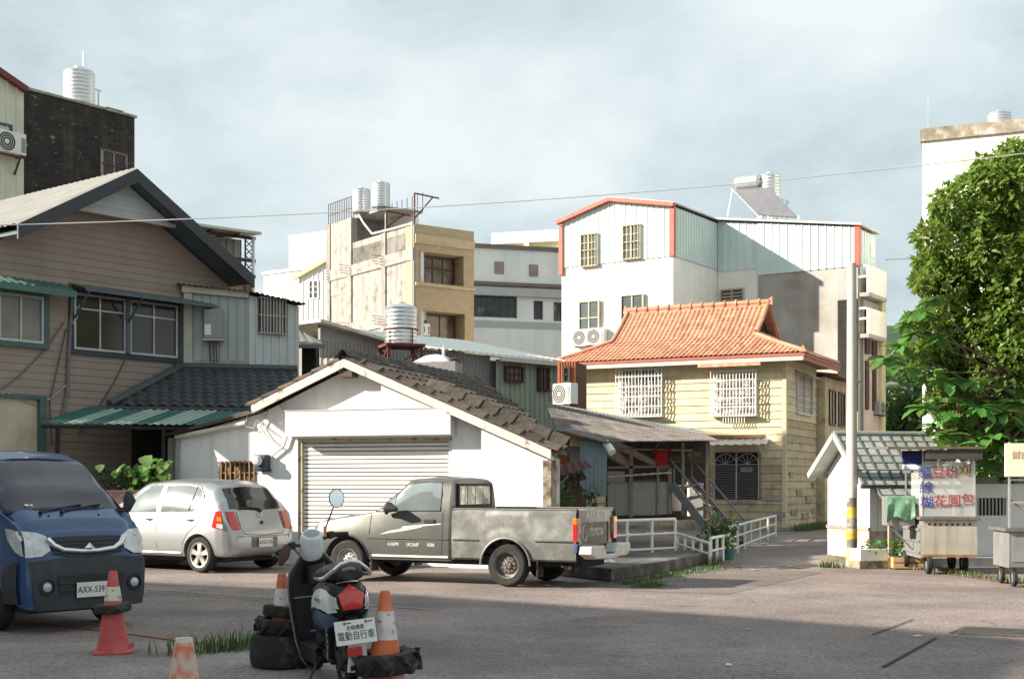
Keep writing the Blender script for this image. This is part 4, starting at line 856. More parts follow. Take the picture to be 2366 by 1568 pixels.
# awnings
pk = mat('faded_pink_awning', (.58,.30,.19), .8, var=.2, vs=6, col2=(.62,.5,.4), lo=.5, hi=.7, s2=6); wa_ = mat('white_corrugated_awning', (.66,.65,.6), .6, var=.12, vs=5)
a, b = f(1625,850), f(1768,846); zA = a[1]
o = thing('window_awning', 'faded orange sheet awning above the right upper window of the yellow house', 'awning', fr.w(a[0],-.03,zA), -fr.th)
part('sheet', corr_roof(MB(), (0,0,.3),(b[0]-a[0],0,.3),(0,-.55,.08),(b[0]-a[0],-.55,.08), pitch=.1), pk, o); part('front_lip', B(0,b[0]-a[0],-.56,-.54,-.03,.07), pk, o)
for x in (.1, b[0]-a[0]-.1): part('bracket', MB().bar((x,0,-.2),(x,-.5,.06),.03), pk, o)
a, b = f(1622,1030), f(1785,1030)
o = thing('door_awning', 'white ribbed awning over the arched ground floor window of the yellow house', 'awning', fr.w(a[0],-.03,a[1]-.02), -fr.th)
part('sheet', corr_roof(MB(), (.2,0,.22),(b[0]-a[0]-.1,0,.22),(0,-.75,.02),(b[0]-a[0],-.75,.02), pitch=.24, dep=.03, wave=False), wa_, o); part('ledger', B(.2,b[0]-a[0]-.3,-.06,0,.26,.38), mat('brown_board',(.25,.13,.08),.8), o)
for x in (.25, b[0]-a[0]-.3): part('bracket', MB().bar((x,0,-.35),(x,-.6,.03),.03), wgr, o)
# arched, barred ground-floor window
a, b = f(1652,1045), f(1757,1152); x0, x1, z0, z1 = a[0], b[0], b[1], a[1]
w_ = window(t, x0, x1, z0, z1, nx=2, fm=mat('brown_wood_frame',(.06,.035,.026)), gm=dark_void, proud=.06, fw=.05, fc=(Vector((0,-.03,0)),0))
gp_ = mat('pale_lattice', (.40,.38,.34), .7); ww, hh = x1-x0, z1-z0
for k in range(15): z = hh*.04+hh*.68*k/14; part('louvre', MB().bar((.04,-.1,z),(ww-.04,-.1,z),.012,.02), mat('dark_louvre',(.20,.19,.18),.6), w_)
for c in (ww*.26, ww*.74):
    for k in range(7):
        an = math.pi*k/6; part('fan_bar', MB().bar((c,-.1,hh*.74),(c+ww*.23*math.cos(an),-.1,hh*.74+hh*.22*math.sin(an)),.014), gp_, w_)
    part('arch', MB().tube([(c+ww*.235*math.cos(math.pi*k/12),-.1,hh*.74+hh*.225*math.sin(math.pi*k/12)) for k in range(13)],.014,5), gp_, w_)
for x in (.02, ww*.5, ww-.02): part('stile', B(x-.02,x+.02,-.12,-.09,0,hh), gp_, w_)
# side window box
rs = rside(0); a, b = fr.s(1838,850), fr.s(1873,962); 
window(t, a[0], b[0], b[1], a[1]-.1, fc=rs, nx=2, gm=mat('grey_blind',(.33,.30,.28),.6,var=.1), fm=mat('white_sash',(.6,.59,.55)), proud=.1)
part('side_awning', MB().hexa([(.02,a[0]-.2,a[1]-.12),(.5,a[0]-.2,a[1]-.3),(.5,b[0]+.2,a[1]-.3),(.02,b[0]+.2,a[1]-.12),(.02,a[0]-.2,a[1]-.08),(.5,a[0]-.2,a[1]-.26),(.5,b[0]+.2,a[1]-.26),(.02,b[0]+.2,a[1]-.08)]), concrete, t)
# rear wing
part('rear_wing', B(-3,.3,DY+.1,DY+3.6,0,fr.s(1945,882,0.3)[1]), yo, t); zrw = fr.s(1945,882,.3)[1]
part('rear_wing_roof', MB().hexa([(-3,DY,zrw+.5),(.8,DY,zrw-.0),(.8,DY+3.8,zrw-.0),(-3,DY+3.8,zrw+.5),(-3,DY,zrw+.58),(.8,DY,zrw+.08),(.8,DY+3.8,zrw+.08),(-3,DY+3.8,zrw+.58)]), mat('rusted_sheet_roof',(.22,.12,.085)), t)
for v in (DY+.7, DY+2.2): window(t, v, v+1.0, zrw-1.7, zrw-.4, fc=rside(.3), nx=2, fm=bfr, gm=mat('brown_dusk_glass',(.07,.05,.045)), proud=.05)
# ---- roof
ot = mat('orange_roof_tile', (.52,.25,.155), .6, var=.16, vs=3, rnd=.26, col2=(.55,.28,.18), lo=.5, hi=.7, s2=3)
uL, uR = f(1290,827)[0], .72; zE = ze+.08; vE = -.55; vR = DY/2; vB = DY+.55
Pq = fr.f(1458,718,vR); rL = Pq[0]; rR = fr.f(1768,708,vR)[0]; zR_ = fr.f(1600,716,vR)[1]
s0 = .42                                                   # height share where the hips end and the gables start
prof = lambda s: zE + (zR_-zE)*(.80*s+.20*s*s)
def bound(s):
    gl, gr = rL-.12, rR+.12
    if s < s0: k = s/s0; return uL+(gl-uL)*k, uR+(gr-uR)*k
    return gl, gr
me = tile_mesh('orange_tile', .172, .30, .045, .014, ot, 's', 5); mats_ = []; ROWS = 15
for r_ in range(ROWS):
    sA, sB = r_/ROWS, (r_+1)/ROWS; a, b = bound(sA+.02); c = 0
    dvec = Vector((0,(vR-vE)/ROWS, prof(sB)-prof(sA)))
    while b-(c+1)*.172 > a-.05:
        mats_.append(tmat((b-(c+1)*.172, vE+(vR-vE)*sA, prof(sA)), (1,0,0), dvec)); c += 1
mats_.sort(key=lambda m_: -m_.translation.x)
sm_ = []
for r_ in range(7):                                        # right hip slope
    sA = r_/ROWS; sB = (r_+1)/ROWS; k = sA/s0
    y0, y1 = vE+(vR-vE)*sA, vB+(vR-vB)*sA; ux = bound(sA)[1]; ux2 = bound(sB)[1]; c = 0
    while y0+(c+1)*.172 < y1: sm_.append(tmat((ux, y0+c*.172, prof(sA)), (0,1,0), (ux2-ux,0,prof(sB)-prof(sA)))); c += 1
lay(t, me, mats_+sm_, limit=300, jit=.006)
dk = MB(); uA, uB = bound(s0); zs0 = prof(s0)-.03; vs0 = vE+(vR-vE)*s0; vs1 = vB+(vR-vB)*s0
zq = zE-.03
V8 = [(uL,vE,zq),(uR,vE,zq),(uR,vB,zq),(uL,vB,zq),(uA,vs0,zs0),(uB,vs0,zs0),(uB,vs1,zs0),(uA,vs1,zs0)]
part('roof_deck', MB().hexa(V8), mat('brown_board',(.25,.13,.08)), t)
part('roof_gable_core', MB().prism([(vs0,zs0),(vs1,zs0),(vR,zR_-.04)], uA+.3, uB-.3, 'yz'), dark_void, t)
part('upper_deck', MB().hexa([(uA,vs0,zs0-.02),(uB,vs0,zs0-.02),(uB,vR,zR_-.06),(uA,vR,zR_-.06),(uA,vs0,zs0+.02),(uB,vs0,zs0+.02),(uB,vR,zR_-.02),(uA,vR,zR_-.02)]), MATS['brown_board'], t)
part('rear_upper_slope', MB().hexa([(uA,vs1,zs0-.02),(uB,vs1,zs0-.02),(uB,vR,zR_-.06),(uA,vR,zR_-.06),(uA,vs1,zs0+.02),(uB,vs1,zs0+.02),(uB,vR,zR_-.02),(uA,vR,zR_-.02)]), ot, t)
fw_ = mat('white_pink_fascia', (.66,.55,.48), .7, var=.12, vs=4); rdf = mat('dull_red_fascia',(.36,.11,.08),.7)
part('fascia', B(uL,uR,vE-.03,vE,zE-.26,zE-.12), fw_, t); part('fascia_top', B(uL,uR,vE-.05,vE,zE-.119,zE-.03), rdf, t)
part('fascia', B(uR,uR+.03,vE-.03,vB,zE-.26,zE-.12), rdf, t); part('fascia_top', B(uR,uR+.05,vE-.05,vB,zE-.119,zE-.03), rdf, t)
part('soffit', B(uL+.01,uR-.01,vE+.002,vB,zE-.14,zE-.10), yo, t)
def cap(pts, r, nm): return part(nm, MB().tube(pts, r, 8), ot, t, 40)
cap([(rL-.15,vR,zR_+.12),(rR+.15,vR,zR_+.12)], .10, 'ridge_cap'); part('ridge_base', B(rL-.1,rR+.1,vR-.07,vR+.07,zR_-.03,zR_+.06), ot, t)
nR = 12
for i in range(nR): x = rL+(rR-rL)*(i+.5)/nR; part('ridge_collar', MB().tube([(x-.03,vR,zR_+.125),(x+.03,vR,zR_+.125)],.135,8), ot, t, 40)
for x, s_ in ((rL-.15,-1),(rR+.15,1)): part('ridge_finial', MB().add([(x-.02*s_,vR-.1,zR_),(x+.13*s_,vR-.1,zR_),(x+.1*s_,vR,zR_+.32),(x-.02*s_,vR+.1,zR_),(x+.13*s_,vR+.1,zR_),(x-.05*s_,vR,zR_+.2)],[(0,1,2),(0,2,5),(3,4,2),(3,2,5),(1,4,2),(0,1,4,3)]), ot, t)
for (ux, uh) in ((uL,uA),(uR,uB)):
    cap([(ux,vE,zE+.06),((ux+uh)/2,(vE+vs0)/2,prof(s0*.5)+.06),(uh,vs0,prof(s0)+.07)], .075, 'hip_cap')
    cap([(ux,vB,zE+.06),(uh,vs1,prof(s0)+.07)], .07, 'hip_cap')
    part('corner_finial', MB().add([(ux-.1,vE-.1,zE),(ux+.12,vE-.08,zE),(ux,vE-.06,zE+.24),(ux-.1,vE+.14,zE),(ux+.12,vE+.14,zE)],[(0,1,2),(1,4,2),(4,3,2),(3,0,2),(0,1,4,3)]), ot, t)
    cap([(uh,vs0,prof(s0)+.06),(uh,(vs0+vR)/2,prof((1+s0)/2)+.06),(uh,vR,zR_+.08)], .065, 'verge_cap')
    cap([(uh,vs1,prof(s0)+.06),(uh,vR,zR_+.08)], .065, 'verge_cap')
part('gable_board', MB().hexa([(uB-.28,vs0+.05,zs0-.0),(uB-.24,vs0+.05,zs0),(uB-.24,vR,zR_-.02),(uB-.28,vR,zR_-.02),(uB-.28,vs0+.25,zs0),(uB-.24,vs0+.25,zs0),(uB-.24,vR,zR_-.2),(uB-.28,vR,zR_-.2)]), fw_, t)

# ------------------------------------------------------------------ sheds between garage and yellow house
grsh = mat('grey_old_sheet', (.26,.25,.24), .7, .15, var=.12, vs=2, streak=.3, sts=6, stcol=(.14,.11,.09)); wroof = mat('white_painted_roof', (.80,.79,.72), .6, var=.05, vs=1)
fr = Fr(965, 35.5, -44); t = build(fr, 'white_roofed_shed', 'long grey ribbed shed with bright white sheet roof behind the garage', 'shed')
f = fr.f; zw = f(965,806)[1]; xr = f(1300,860)[0]; xm = f(1132,838)[0]; xl = f(740,790)[0]
part('wall', corr(MB(), xl, xm, 0, zw, pitch=.12, dep=.02), grsh, t)
gsh = mat('green_grey_sheet', (.27,.31,.24), .65, .15, var=.1, vs=2, streak=.25, sts=6)
part('green_wall', corr(MB(), xm+.002, xr, 0, zw-.12, y=-.25, pitch=.2, dep=.03), gsh, t)
part('body', B(xl,xr,.02,4,0,zw-.13), grsh, t)
part('roof', corr_roof(MB(), (-.35,4.4,zw+1.0),(xr,4.4,zw+1.0),(-.35,-.25,zw+.02),(xr,-.25,zw+.02), pitch=.25, dep=.02, wave=False), wroof, t)
part('roof_edge', MB().bar((xm-.1,-.55,zw-.13),(xr+.1,-.55,zw-.13),.08,.12), mat('pale_cream_trim',(.50,.50,.42)), t)
part('green_roof', MB().hexa([(xm-.1,-.6,zw-.08),(xr+.1,-.6,zw-.08),(xr+.1,.2,zw+.0),(xm-.1,.2,zw+.0),(xm-.1,-.6,zw-.06),(xr+.1,-.6,zw-.06),(xr+.1,.2,zw+.03),(xm-.1,.2,zw+.03)]), wroof, t)
for xa, ya, xb, yb in ((1150,846,1192,885),(1226,850,1252,905)):
    p0, p1 = f(xa,ya), f(xb,yb); window(t, p0[0], p1[0], p1[1], min(p0[1],zw-.2), fc=(Vector((0,-.29,0)),0), nx=2, fm=mat('brown_wood_frame',(.06,.035,.026)), gm=mat('brown_dusk_glass',(.07,.05,.045)), proud=.05, bars=4, barm=rust)
part('drain_pipe', MB().tube([(xr-.35,-.4,zw-.25),(xr-.5,-.4,zw-1.0),(xr-.55,-.4,0)],.04,6), alu, t)
part('left_roof', MB().hexa([(xl-.2,-.3,zw+.42),(xl*.32,-.3,zw+.04),(xl*.32,3,zw+.1),(xl-.2,3,zw+.45),(xl-.2,-.3,zw+.5),(xl*.32,-.3,zw+.12),(xl*.32,3,zw+.18),(xl-.2,3,zw+.53)]), mat('pale_sheet_roof',(.55,.52,.45)), t)
part('left_gable', MB().prism([(xl,zw),(xl*.33,zw),(xl*.33,zw+.05),(xl,zw+.42)], .0, .1), grsh, t)
# dusty sheet roofs in front of it, left
lr = thing('lean_to_roof', 'pale corrugated lean-to roof above the grey tiles beside the garage ridge', 'roof', at(700,840,33), R(10))
o_ = at(700,840,33)
q = [at(712,793,35)-o_, at(830,812,34.5)-o_, at(708,850,32)-o_, at(840,870,31.5)-o_]
iv = Matrix.Rotation(-R(10),3,'Z'); q = [iv @ v for v in q]
part('sheet', corr_roof(MB(), *q, pitch=.16, dep=.03), mat('dirty_pale_sheet',(.42,.40,.32),.7,.1,var=.15,vs=2,streak=.25), lr)
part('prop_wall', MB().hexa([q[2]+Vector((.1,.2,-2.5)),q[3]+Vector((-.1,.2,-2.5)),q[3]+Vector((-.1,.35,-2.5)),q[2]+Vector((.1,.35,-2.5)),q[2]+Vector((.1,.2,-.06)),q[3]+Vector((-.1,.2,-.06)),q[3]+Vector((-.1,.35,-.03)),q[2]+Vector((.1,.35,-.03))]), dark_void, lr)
er = thing('eave_roof', 'small grey ribbed eave roof beside the pale metal room', 'roof', at(690,800,31.5), R(-10)); o_ = at(690,800,31.5); iv = Matrix.Rotation(R(10),3,'Z')
q = [iv @ (v-o_) for v in (at(678,760,33.5), at(712,772,33.2), at(678,796,31.2), at(752,796,31.0))]
part('sheet', corr_roof(MB(), *q, pitch=.14, dep=.025), mat('grey_green_sheet',(.16,.18,.165)), er); part('edge', MB().bar(q[2]+Vector((0,0,-.04)), q[3]+Vector((0,0,-.04)), .04, .09), grsh, er)
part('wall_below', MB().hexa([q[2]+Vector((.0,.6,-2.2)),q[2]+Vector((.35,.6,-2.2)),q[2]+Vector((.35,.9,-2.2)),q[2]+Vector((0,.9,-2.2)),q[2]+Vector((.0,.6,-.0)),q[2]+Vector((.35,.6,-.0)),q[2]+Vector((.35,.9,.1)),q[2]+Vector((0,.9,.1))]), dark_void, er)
# tank on a rusty stand
p = at(926, 797, 33.0); zst = p.z
tank_thing('water_tank', 'ribbed steel water tank on the red stand behind the garage ridge', (p.x,p.y,zst+.02), .40, .90, 0, dome=.12)
st = thing('tank_stand', 'rusty red angle-steel stand under the water tank', 'stand', (p.x,p.y,0), R(20))
rr_ = mat('rust_red_steel', (.16,.045,.035), .8, .2, var=.2)
part('platform', B(-.5,.5,-.5,.5,zst-.07,zst), rr_, st)
for x in (-.45,.45):
    for y in (-.45,.45): part('leg', MB().bar((x,y,0),(x*.95,y*.95,zst-.07),.06), rr_, st)
for z in (zst-.7, zst-2.2):
    for a, b in (((-.45,-.45),(.45,-.45)),((.45,-.45),(.45,.45)),((.45,.45),(-.45,.45)),((-.45,.45),(-.45,-.45))):
        part('brace', MB().bar((*a,z),(*b,z+.6),.04), rr_, st)
part('hoop', MB().tube([(.425*math.cos(k*math.pi/12),.425*math.sin(k*math.pi/12),zst+.38) for k in range(25)],.014,5), rr_, st)
for a in (0.5,2.1,3.7,5.2): part('strap', MB().cyl((.425*math.cos(a),.425*math.sin(a),zst),(.425*math.cos(a),.425*math.sin(a),zst+.38),.014,n=5), rr_, st)
tp = thing('tarpaulin_bundle', 'pale tarpaulin bundle with black cover lying behind the tiled ridge', 'bundle', at(1005,838,31.2), R(-15))
b_ = MB(); b_.grid(lambda u, v: (-.45+.9*u, -.3+.6*v, .20*math.sin(math.pi*min(1,max(0,u)))**.6*math.sin(math.pi*v)**.5+.02*mnoise.noise(Vector((u*6,v*6,0)))), [i/14 for i in range(15)], [i/8 for i in range(9)])
part('sheet', b_, mat('pale_tarp',(.62,.66,.68),.4,var=.1), tp, 60); part('black_cover', MB().lathe([(0,.12),(.16,.08),(.2,0)], (.45,0,.0), 14), mat('black_plastic_and_gap_shade',(.015,.015,.016),.5), tp, 40)
part('support', B(-.5,.6,-.3,.3,-.5,-.0), grsh, tp); part('bottle', MB().lathe([(0,0),(.035,.0),(.035,.2),(.012,.26),(.012,.31),(0,.31)], (.15,.2,.12), 8), MATS['white_pvc'], tp)
# rust-red ribbed bay with air conditioner
fr = Fr(1288, 36, 20); t = build(fr, 'red_ribbed_bay', 'narrow rust-red ribbed metal bay between the shed and the yellow house', 'bay'); f = fr.f
x1 = f(1331,880)[0]; zt = f(1300,836)[1]
part('wall', corr(MB(), 0, x1, 0, zt, pitch=.075, dep=.02), mat('rust_red_sheet',(.36,.12,.05),.75,.1,var=.15,vs=4,streak=.2,stcol=(.15,.06,.03)), t); part('body', B(.0,x1,.02,1,0,zt-.02), rust, t)
window(t, x1*.3, x1*.72, f(1300,885)[1], zt-.12, nx=1, nz=2, fm=bfr, gm=glass_dark, proud=.05, fc=(Vector((0,-.03,0)),0))
q = f(1309,940); ac_unit(fr.w(q[0],-.45,q[1]), -fr.th-R(25), 'white air conditioner standing by the rust-red ribbed bay', .66, .62, .3)
part('ac_shelf', B(q[0]-.4,q[0]+.4,-.5,0,q[1]-.06,q[1]-.002), rust, t)

# ------------------------------------------------------------------ porch shed with deck, stairs
A_, B_, C_, D_, E_ = at(1262,930,34), at(1630,1003,36), at(1286,992,30.2), at(1402,1020,29.6), at(1662,1017,31.8)
fib = mat('mossy_fibre_cement', (.17,.15,.14), .95, var=.25, vs=3, col2=(.09,.075,.065), lo=.45, hi=.6, s2=2.5, bump=.5, bs=20)
bx_ = Vector((3.4,31.5,0)); t = thing('porch_shed', 'open plank porch with mossy corrugated roof in front of the yellow house', 'shed', bx_)
L0 = lambda v: Vector(v)-bx_
part('roof_sheet', corr_roof(MB(), L0(A_), L0(B_), L0(D_), L0(E_), pitch=.11, dep=.035), fib, t)
part('roof_corner', MB().add([L0(A_),L0(D_),L0(C_),L0(A_)-Vector((0,0,.03)),L0(D_)-Vector((0,0,.03)),L0(C_)-Vector((0,0,.03))],[(0,1,2),(5,4,3),(0,3,4,1),(1,4,5,2),(2,5,3,0)]), fib, t)
g1, g2, g3, g4 = at(1280,936,34.6), at(1625,1000,36.6), at(1300,958,33.9), at(1622,1010,35.6)
part('green_flashing', MB().hexa([L0(g3)-Vector((0,0,.03)),L0(g4)-Vector((0,0,.03)),L0(g2)-Vector((0,0,.03)),L0(g1)-Vector((0,0,.03)),L0(g3)+Vector((0,0,.05)),L0(g4)+Vector((0,0,.05)),L0(g2)+Vector((0,0,.05)),L0(g1)+Vector((0,0,.05))]), mat('mint_flashing',(.38,.46,.42),.6,.1,var=.15), t)
def wq(name, pts, Y, m, th=.05, par=None, off=None):
    P = [L0(at(x,y,Y)) for x, y in pts]; n = len(P); vv = [tuple(p) for p in P]+[tuple(p+Vector((0,th,0))) for p in P]
    return part(name, MB().add(vv, [tuple(range(n)), tuple(range(2*n-1,n-1,-1))]+[(i,n+i,n+(i+1)%n,(i+1)%n) for i in range(n)]), m, par or t)
dkw = mat('dark_old_timber', (.05,.035,.028), .9, var=.3, vs=6)
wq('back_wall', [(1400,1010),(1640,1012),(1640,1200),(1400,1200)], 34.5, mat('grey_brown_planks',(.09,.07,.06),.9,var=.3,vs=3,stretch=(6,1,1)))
wq('plywood_panel', [(1306,1003),(1372,1014),(1370,1036),(1308,1028)], 30.3, mat('plywood',(.42,.32,.16),.8,var=.15))
bl_ = mat('light_blue_sheet', (.26,.34,.36), .6, .1, var=.12, vs=3, streak=.25, stcol=(.2,.15,.1))
pA, pB = L0(at(1340,1016,30.2)), L0(at(1402,1022,29.9))
o = part('blue_sheet_wall', corr(MB(), 0, (pB-pA).length, L0(at(1340,1145,30.2)).z, pA.z, pitch=.1, dep=.015), bl_, t, loc=(pA.x,pA.y,0), rot=(0,0,math.atan2((pB-pA).y,(pB-pA).x)))
wq('grey_panel', [(1315,1026),(1345,1030),(1345,1075),(1318,1070)], 30.6, grsh); wq('teal_panel', [(1284,1015),(1313,1018),(1310,1052),(1286,1048)], 29.8, mat('teal_sheet',(.03,.20,.16),.6))
# deck front
lowm = mat('pale_ribbed_cladding', (.48,.46,.43), .75, var=.12, vs=2, streak=.25, sts=8, stcol=(.25,.22,.2))
zf = L0(at(1470,1200,32.2)).z; YD = 32.2
wq('deck_floor', [(1400,1198),(1560,1186),(1560,1194),(1400,1210)], YD-.1, dkw, th=2.4)
pA = L0(at(1404,1205,YD)); pB = L0(at(1546,1190,YD))
part('lower_cladding', corr(MB(), 0, pB.x-pA.x, pB.z, pB.z+.72, pitch=.07, dep=.012, zt=lambda x: pB.z+.72+.1*(x>.0)), lowm, t, loc=(pA.x,pA.y,0))
part('upper_cladding', corr(MB(), 0, .42, pB.z+.8, L0(at(1404,1088,YD)).z, pitch=.07, dep=.012), lowm, t, loc=(pA.x,pA.y,0))
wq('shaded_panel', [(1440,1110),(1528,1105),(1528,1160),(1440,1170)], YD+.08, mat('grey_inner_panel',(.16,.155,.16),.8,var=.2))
tim = mat('weathered_timber', (.36,.29,.22), .9, var=.2, vs=8, stretch=(1,1,.3))
for x, y0, y1, w_ in ((1458,1030,1205,.09),(1520,1055,1192,.06),(1548,1075,1192,.09),(1634,1020,1200,.08),(1578,1022,1190,.07)):
    a, b = L0(at(x,y0,YD-.03)), L0(at(x,y1,YD-.03)); part('post', MB().bar(a, b, w_), tim, t)
a, b = L0(at(1404,1080,YD-.04)), L0(at(1552,1076,YD-.04)); part('top_rail', MB().bar(a,b,.07,.06), tim, t)
wp = mat('white_painted_wood', (.72,.70,.66), .7, var=.1)
a, b = L0(at(1404,1101,YD-.08)), L0(at(1552,1091,YD-.08)); part('middle_rail', MB().bar(a,b,.04,.035), wp, t)
for k in range(8): p = a.lerp(b,(k+.5)/8); part('rail_knot', MB().lathe([(0,-.035),(.03,-.02),(.03,.02),(0,.035)], p, 8, 'x'), wp, t)
a, b = L0(at(1410,1036,YD-.2)), L0(at(1600,1040,YD-.2)); part('clothes_pole', MB().cyl(a,b,.022,n=6), mat('bamboo',(.45,.36,.24),.7), t)
a, b = L0(at(1400,1022,29.8)), L0(at(1415,1045,29.6)); part('drain_pipe', MB().cyl(a,b,.09,n=10), MATS['white_pvc'], t)
a, b = L0(at(1552,1060,34)), L0(at(1636,1062,33)); part('beam', MB().bar(a,b,.1,.16), tim, t)
# hanging red shirt
sp = at(1528,1025,YD-.2); sh = thing('hanging_shirt', 'red vest hanging from the pole under the porch roof', 'shirt', sp)
rdm = mat('red_cloth', (.42,.02,.02), .9, var=.2, vs=12); k_ = YD/F
ol = [(-14,5),(-9,6),(-8,16),(8,16),(9,6),(15,5),(24,18),(15,22),(14,50),(-13,50),(-14,22),(-21,18)]
b_ = MB(); n = len(ol); vv = [(x*k_,-.04-.03*math.sin(x*.3),-y*k_) for x,y in ol]+[(x*k_,.04+.02*math.cos(x*.3),-y*k_) for x,y in ol]
b_.add(vv, [tuple(range(n)),tuple(range(2*n-1,n-1,-1))]+[(i,n+i,n+(i+1)%n,(i+1)%n) for i in range(n)]); part('cloth', b_, rdm, sh); part('hanger', MB().tube([(-.12,0,-.04),(0,0,.06),(.12,0,-.04)],.008,5), alu, sh)
# bits stored on the porch
for nm, lb, x0, y0, x1, y1, Y, m_ in (('white_cabinet','white panel cabinet standing on the porch beside the stairs',1592,1115,1625,1192,33.2,wp),
        ('cardboard_box','brown cardboard box on the porch shelf',1590,1044,1618,1066,33.4,mat('cardboard',(.33,.22,.12),.9,var=.2)),
        ('grey_bin','grey plastic bin behind the porch rail',1552,1120,1576,1180,33.6,mat('grey_plastic',(.30,.30,.30),.6))):
    p0, p1 = at(x0,y0,Y), at(x1,y1,Y); w_ = p1.x-p0.x; o = thing(nm, lb, 'box' if 'box' in nm else ('cabinet' if 'cab' in nm else 'bin'), ((p0.x+p1.x)/2, Y, p1.z))
    h_ = p0.z-p1.z; part('body', B(-w_/2,w_/2,0,.35,0,h_*.9), m_, o, bevel=.01); part('lid', B(-w_/2-.01,w_/2+.01,-.01,.36,h_*.9+.001,h_), m_, o, bevel=.008)
    part('handle', B(-.06,.06,-.02,0,h_*.7,h_*.74), m_, o)
# stairs
s0_, s1_ = at(1552,1118,32.0), at(1668,1240,31.2); s2_, s3_ = at(1592,1105,33.2), at(1722,1228,32.4)
stt = thing('metal_stairs', 'grey steel stairs with handrails coming down from the porch', 'stairs', (s1_.x,s1_.y,0)); of = Vector((s1_.x,s1_.y,0))
gst = mat('grey_painted_steel', (.25,.26,.27), .6, .2, var=.15, vs=6)
for a, b in ((s0_,s1_),(s2_,s3_)):
    part('stringer', MB().bar(a-of, Vector((b.x,b.y,.02))-of, .05, .2), gst, stt)
    part('handrail', MB().bar(a-of+Vector((-.05,0,.62)), Vector((b.x,b.y,.02))-of+Vector((0,0,.62)), .04), gst, stt)
    for k in (.05,.95): p = a.lerp(Vector((b.x,b.y,.02)),k)-of; part('baluster', MB().bar(p,p+Vector((0,0,.62)),.035), gst, stt)
for k in range(6):
    a = s0_.lerp(Vector((s1_.x,s1_.y,.02)),(k+.5)/6)-of; b = s2_.lerp(Vector((s3_.x,s3_.y,.02)),(k+.5)/6)-of; part('tread', MB().bar(a,b,.24,.04), mat('worn_tread',(.22,.17,.13),.9), stt)
# platform slab
sb = thing('concrete_platform', 'low dark concrete slab behind the pickup tailgate', 'slab', (2.5,25,0)); so = Vector((2.5,25,0))
poly = [(.35,23.2),(1.58,20.9),(2.7,23.0),(3.9,25.8),(4.3,27.2),(3.0,29.6),(1.2,28.8)]
part('slab', MB().prism([(x-2.5,y-25) for x,y in poly], 0, .215, 'xy'), mat('damp_dark_concrete',(.085,.075,.07),.9,var=.25,vs=2,col2=(.16,.145,.13),lo=.5,hi=.65,s2=2,bump=.4,bs=25), sb, bevel=.02)
part('checker_plate', (lambda m_: [m_.box(-1.75+.12*i,-1.67+.12*i,-3.0+.12*j+.45*i*.12,-2.94+.12*j+.45*i*.12,.215,.228) for i in range(9) for j in range(7)] and m_)(MB()), mat('ribbed_ramp',(.30,.29,.29),.7), sb)
# railings
wr_ = mat('white_pipe_paint', (.76,.75,.72), .5, var=.06, vs=6)
def railing(label, pts, h, rails, posts, knots=0, base=0):
    P = [Vector(p) for p in pts]; o0 = P[0].copy(); o = thing('pipe_railing', label, 'railing', o0, 0, 'white pipe railings')
    for p in posts:
        q = P[0].lerp(P[1],p) if len(P)==2 else (P[0].lerp(P[1],p*2) if p<.5 else P[1].lerp(P[2],p*2-1)); part('post', MB().cyl(q-o0,q-o0+Vector((0,0,h)),.03,n=8), wr_, o, 40)
    for k, z in enumerate(rails):
        for a, b in zip(P,P[1:]):
            part('rail', MB().cyl(a-o0+Vector((0,0,h*z)),b-o0+Vector((0,0,h*z)),.03 if k==0 else .022,n=8), wr_, o, 40)
            if knots and k == 1:
                for j in range(knots): q = a.lerp(b,(j+.5)/knots)-o0+Vector((0,0,h*z)); part('rail_knot', MB().lathe([(0,-.05),(.035,-.03),(.035,.03),(0,.05)], q, 8, 'x'), wr_, o, 40)
    return o
def gz_(x, y, z): Y = (EYE-z)*F/(y-HY); return Vector(((x-CX)/F*Y, Y, z))
railing('white pipe railing with three rails behind the tailgate', [gz_(1385,1282,.215), gz_(1560,1272,.215)], .64, (1,.56,.1), (0,.35,.68,1), 4)
railing('low white railing sloping down beside the stairs', [gz_(1565,1278,.1), gz_(1640,1305,.0)], .42, (1,.5), (0,.25,.5,.75,1))
railing('short white railing behind the potted shrub', [gz_(1642,1302,0), gz_(1684,1290,0)], .5, (1,.5), (0,.33,.66,1))
railing('long white railing along the alley in front of the yellow house', [gz_(1686,1285,0), gz_(1735,1262,0), gz_(1792,1240,0)], .62, (1,.62,.2), (0,.17,.34,.5,.66,.83,1))
# ------------------------------------------------------------------ low white house on the right, planter, pole
fr = Fr(2010, 24.9, -10); SH = fr; t = build(fr, 'low_white_house', 'low white house with grey panel roof behind the food cart', 'house'); f = fr.f
DS = 1.95; zr, zf, zk = 2.52, 1.62, 1.86; vr = .98
wp2 = mat('whitewashed_wall', (.80,.79,.75), .9, var=.05, vs=1.5, col2=(.45,.42,.37), lo=.64, hi=.8, s2=1.8, streak=.15, stcol=(.4,.36,.3), bump=.2, bs=25)
part('gable_wall', MB().prism([(0,.0),(DS,.0),(DS,zk-.06),(vr,zr-.08),(0,zf-.06)], .0, .15, 'yz'), wp2, t)
XR = 5.6
part('front_wall', MB().wallholes(.16,XR,0,1.3,[(f(2258,1130)[0],f(2325,1130)[0],.95,1.29)],0.0,.15), wp2, t)
part('front_wall_top', B(.16,XR,.001,.15,1.301,zf-.06), wp2, t)
part('inner_dark', B(.3,XR-.1,.4,.5,0,1.5), dark_void, t); part('rear_wall', B(.16,XR,DS-.15,DS,0,zk-.06), wp2, t)
bw = mat('worn_brick_band', (.50,.36,.29), .9, var=.2, vs=6, col2=(.7,.66,.6), lo=.5, hi=.62, s2=5, bump=.4, bs=30)
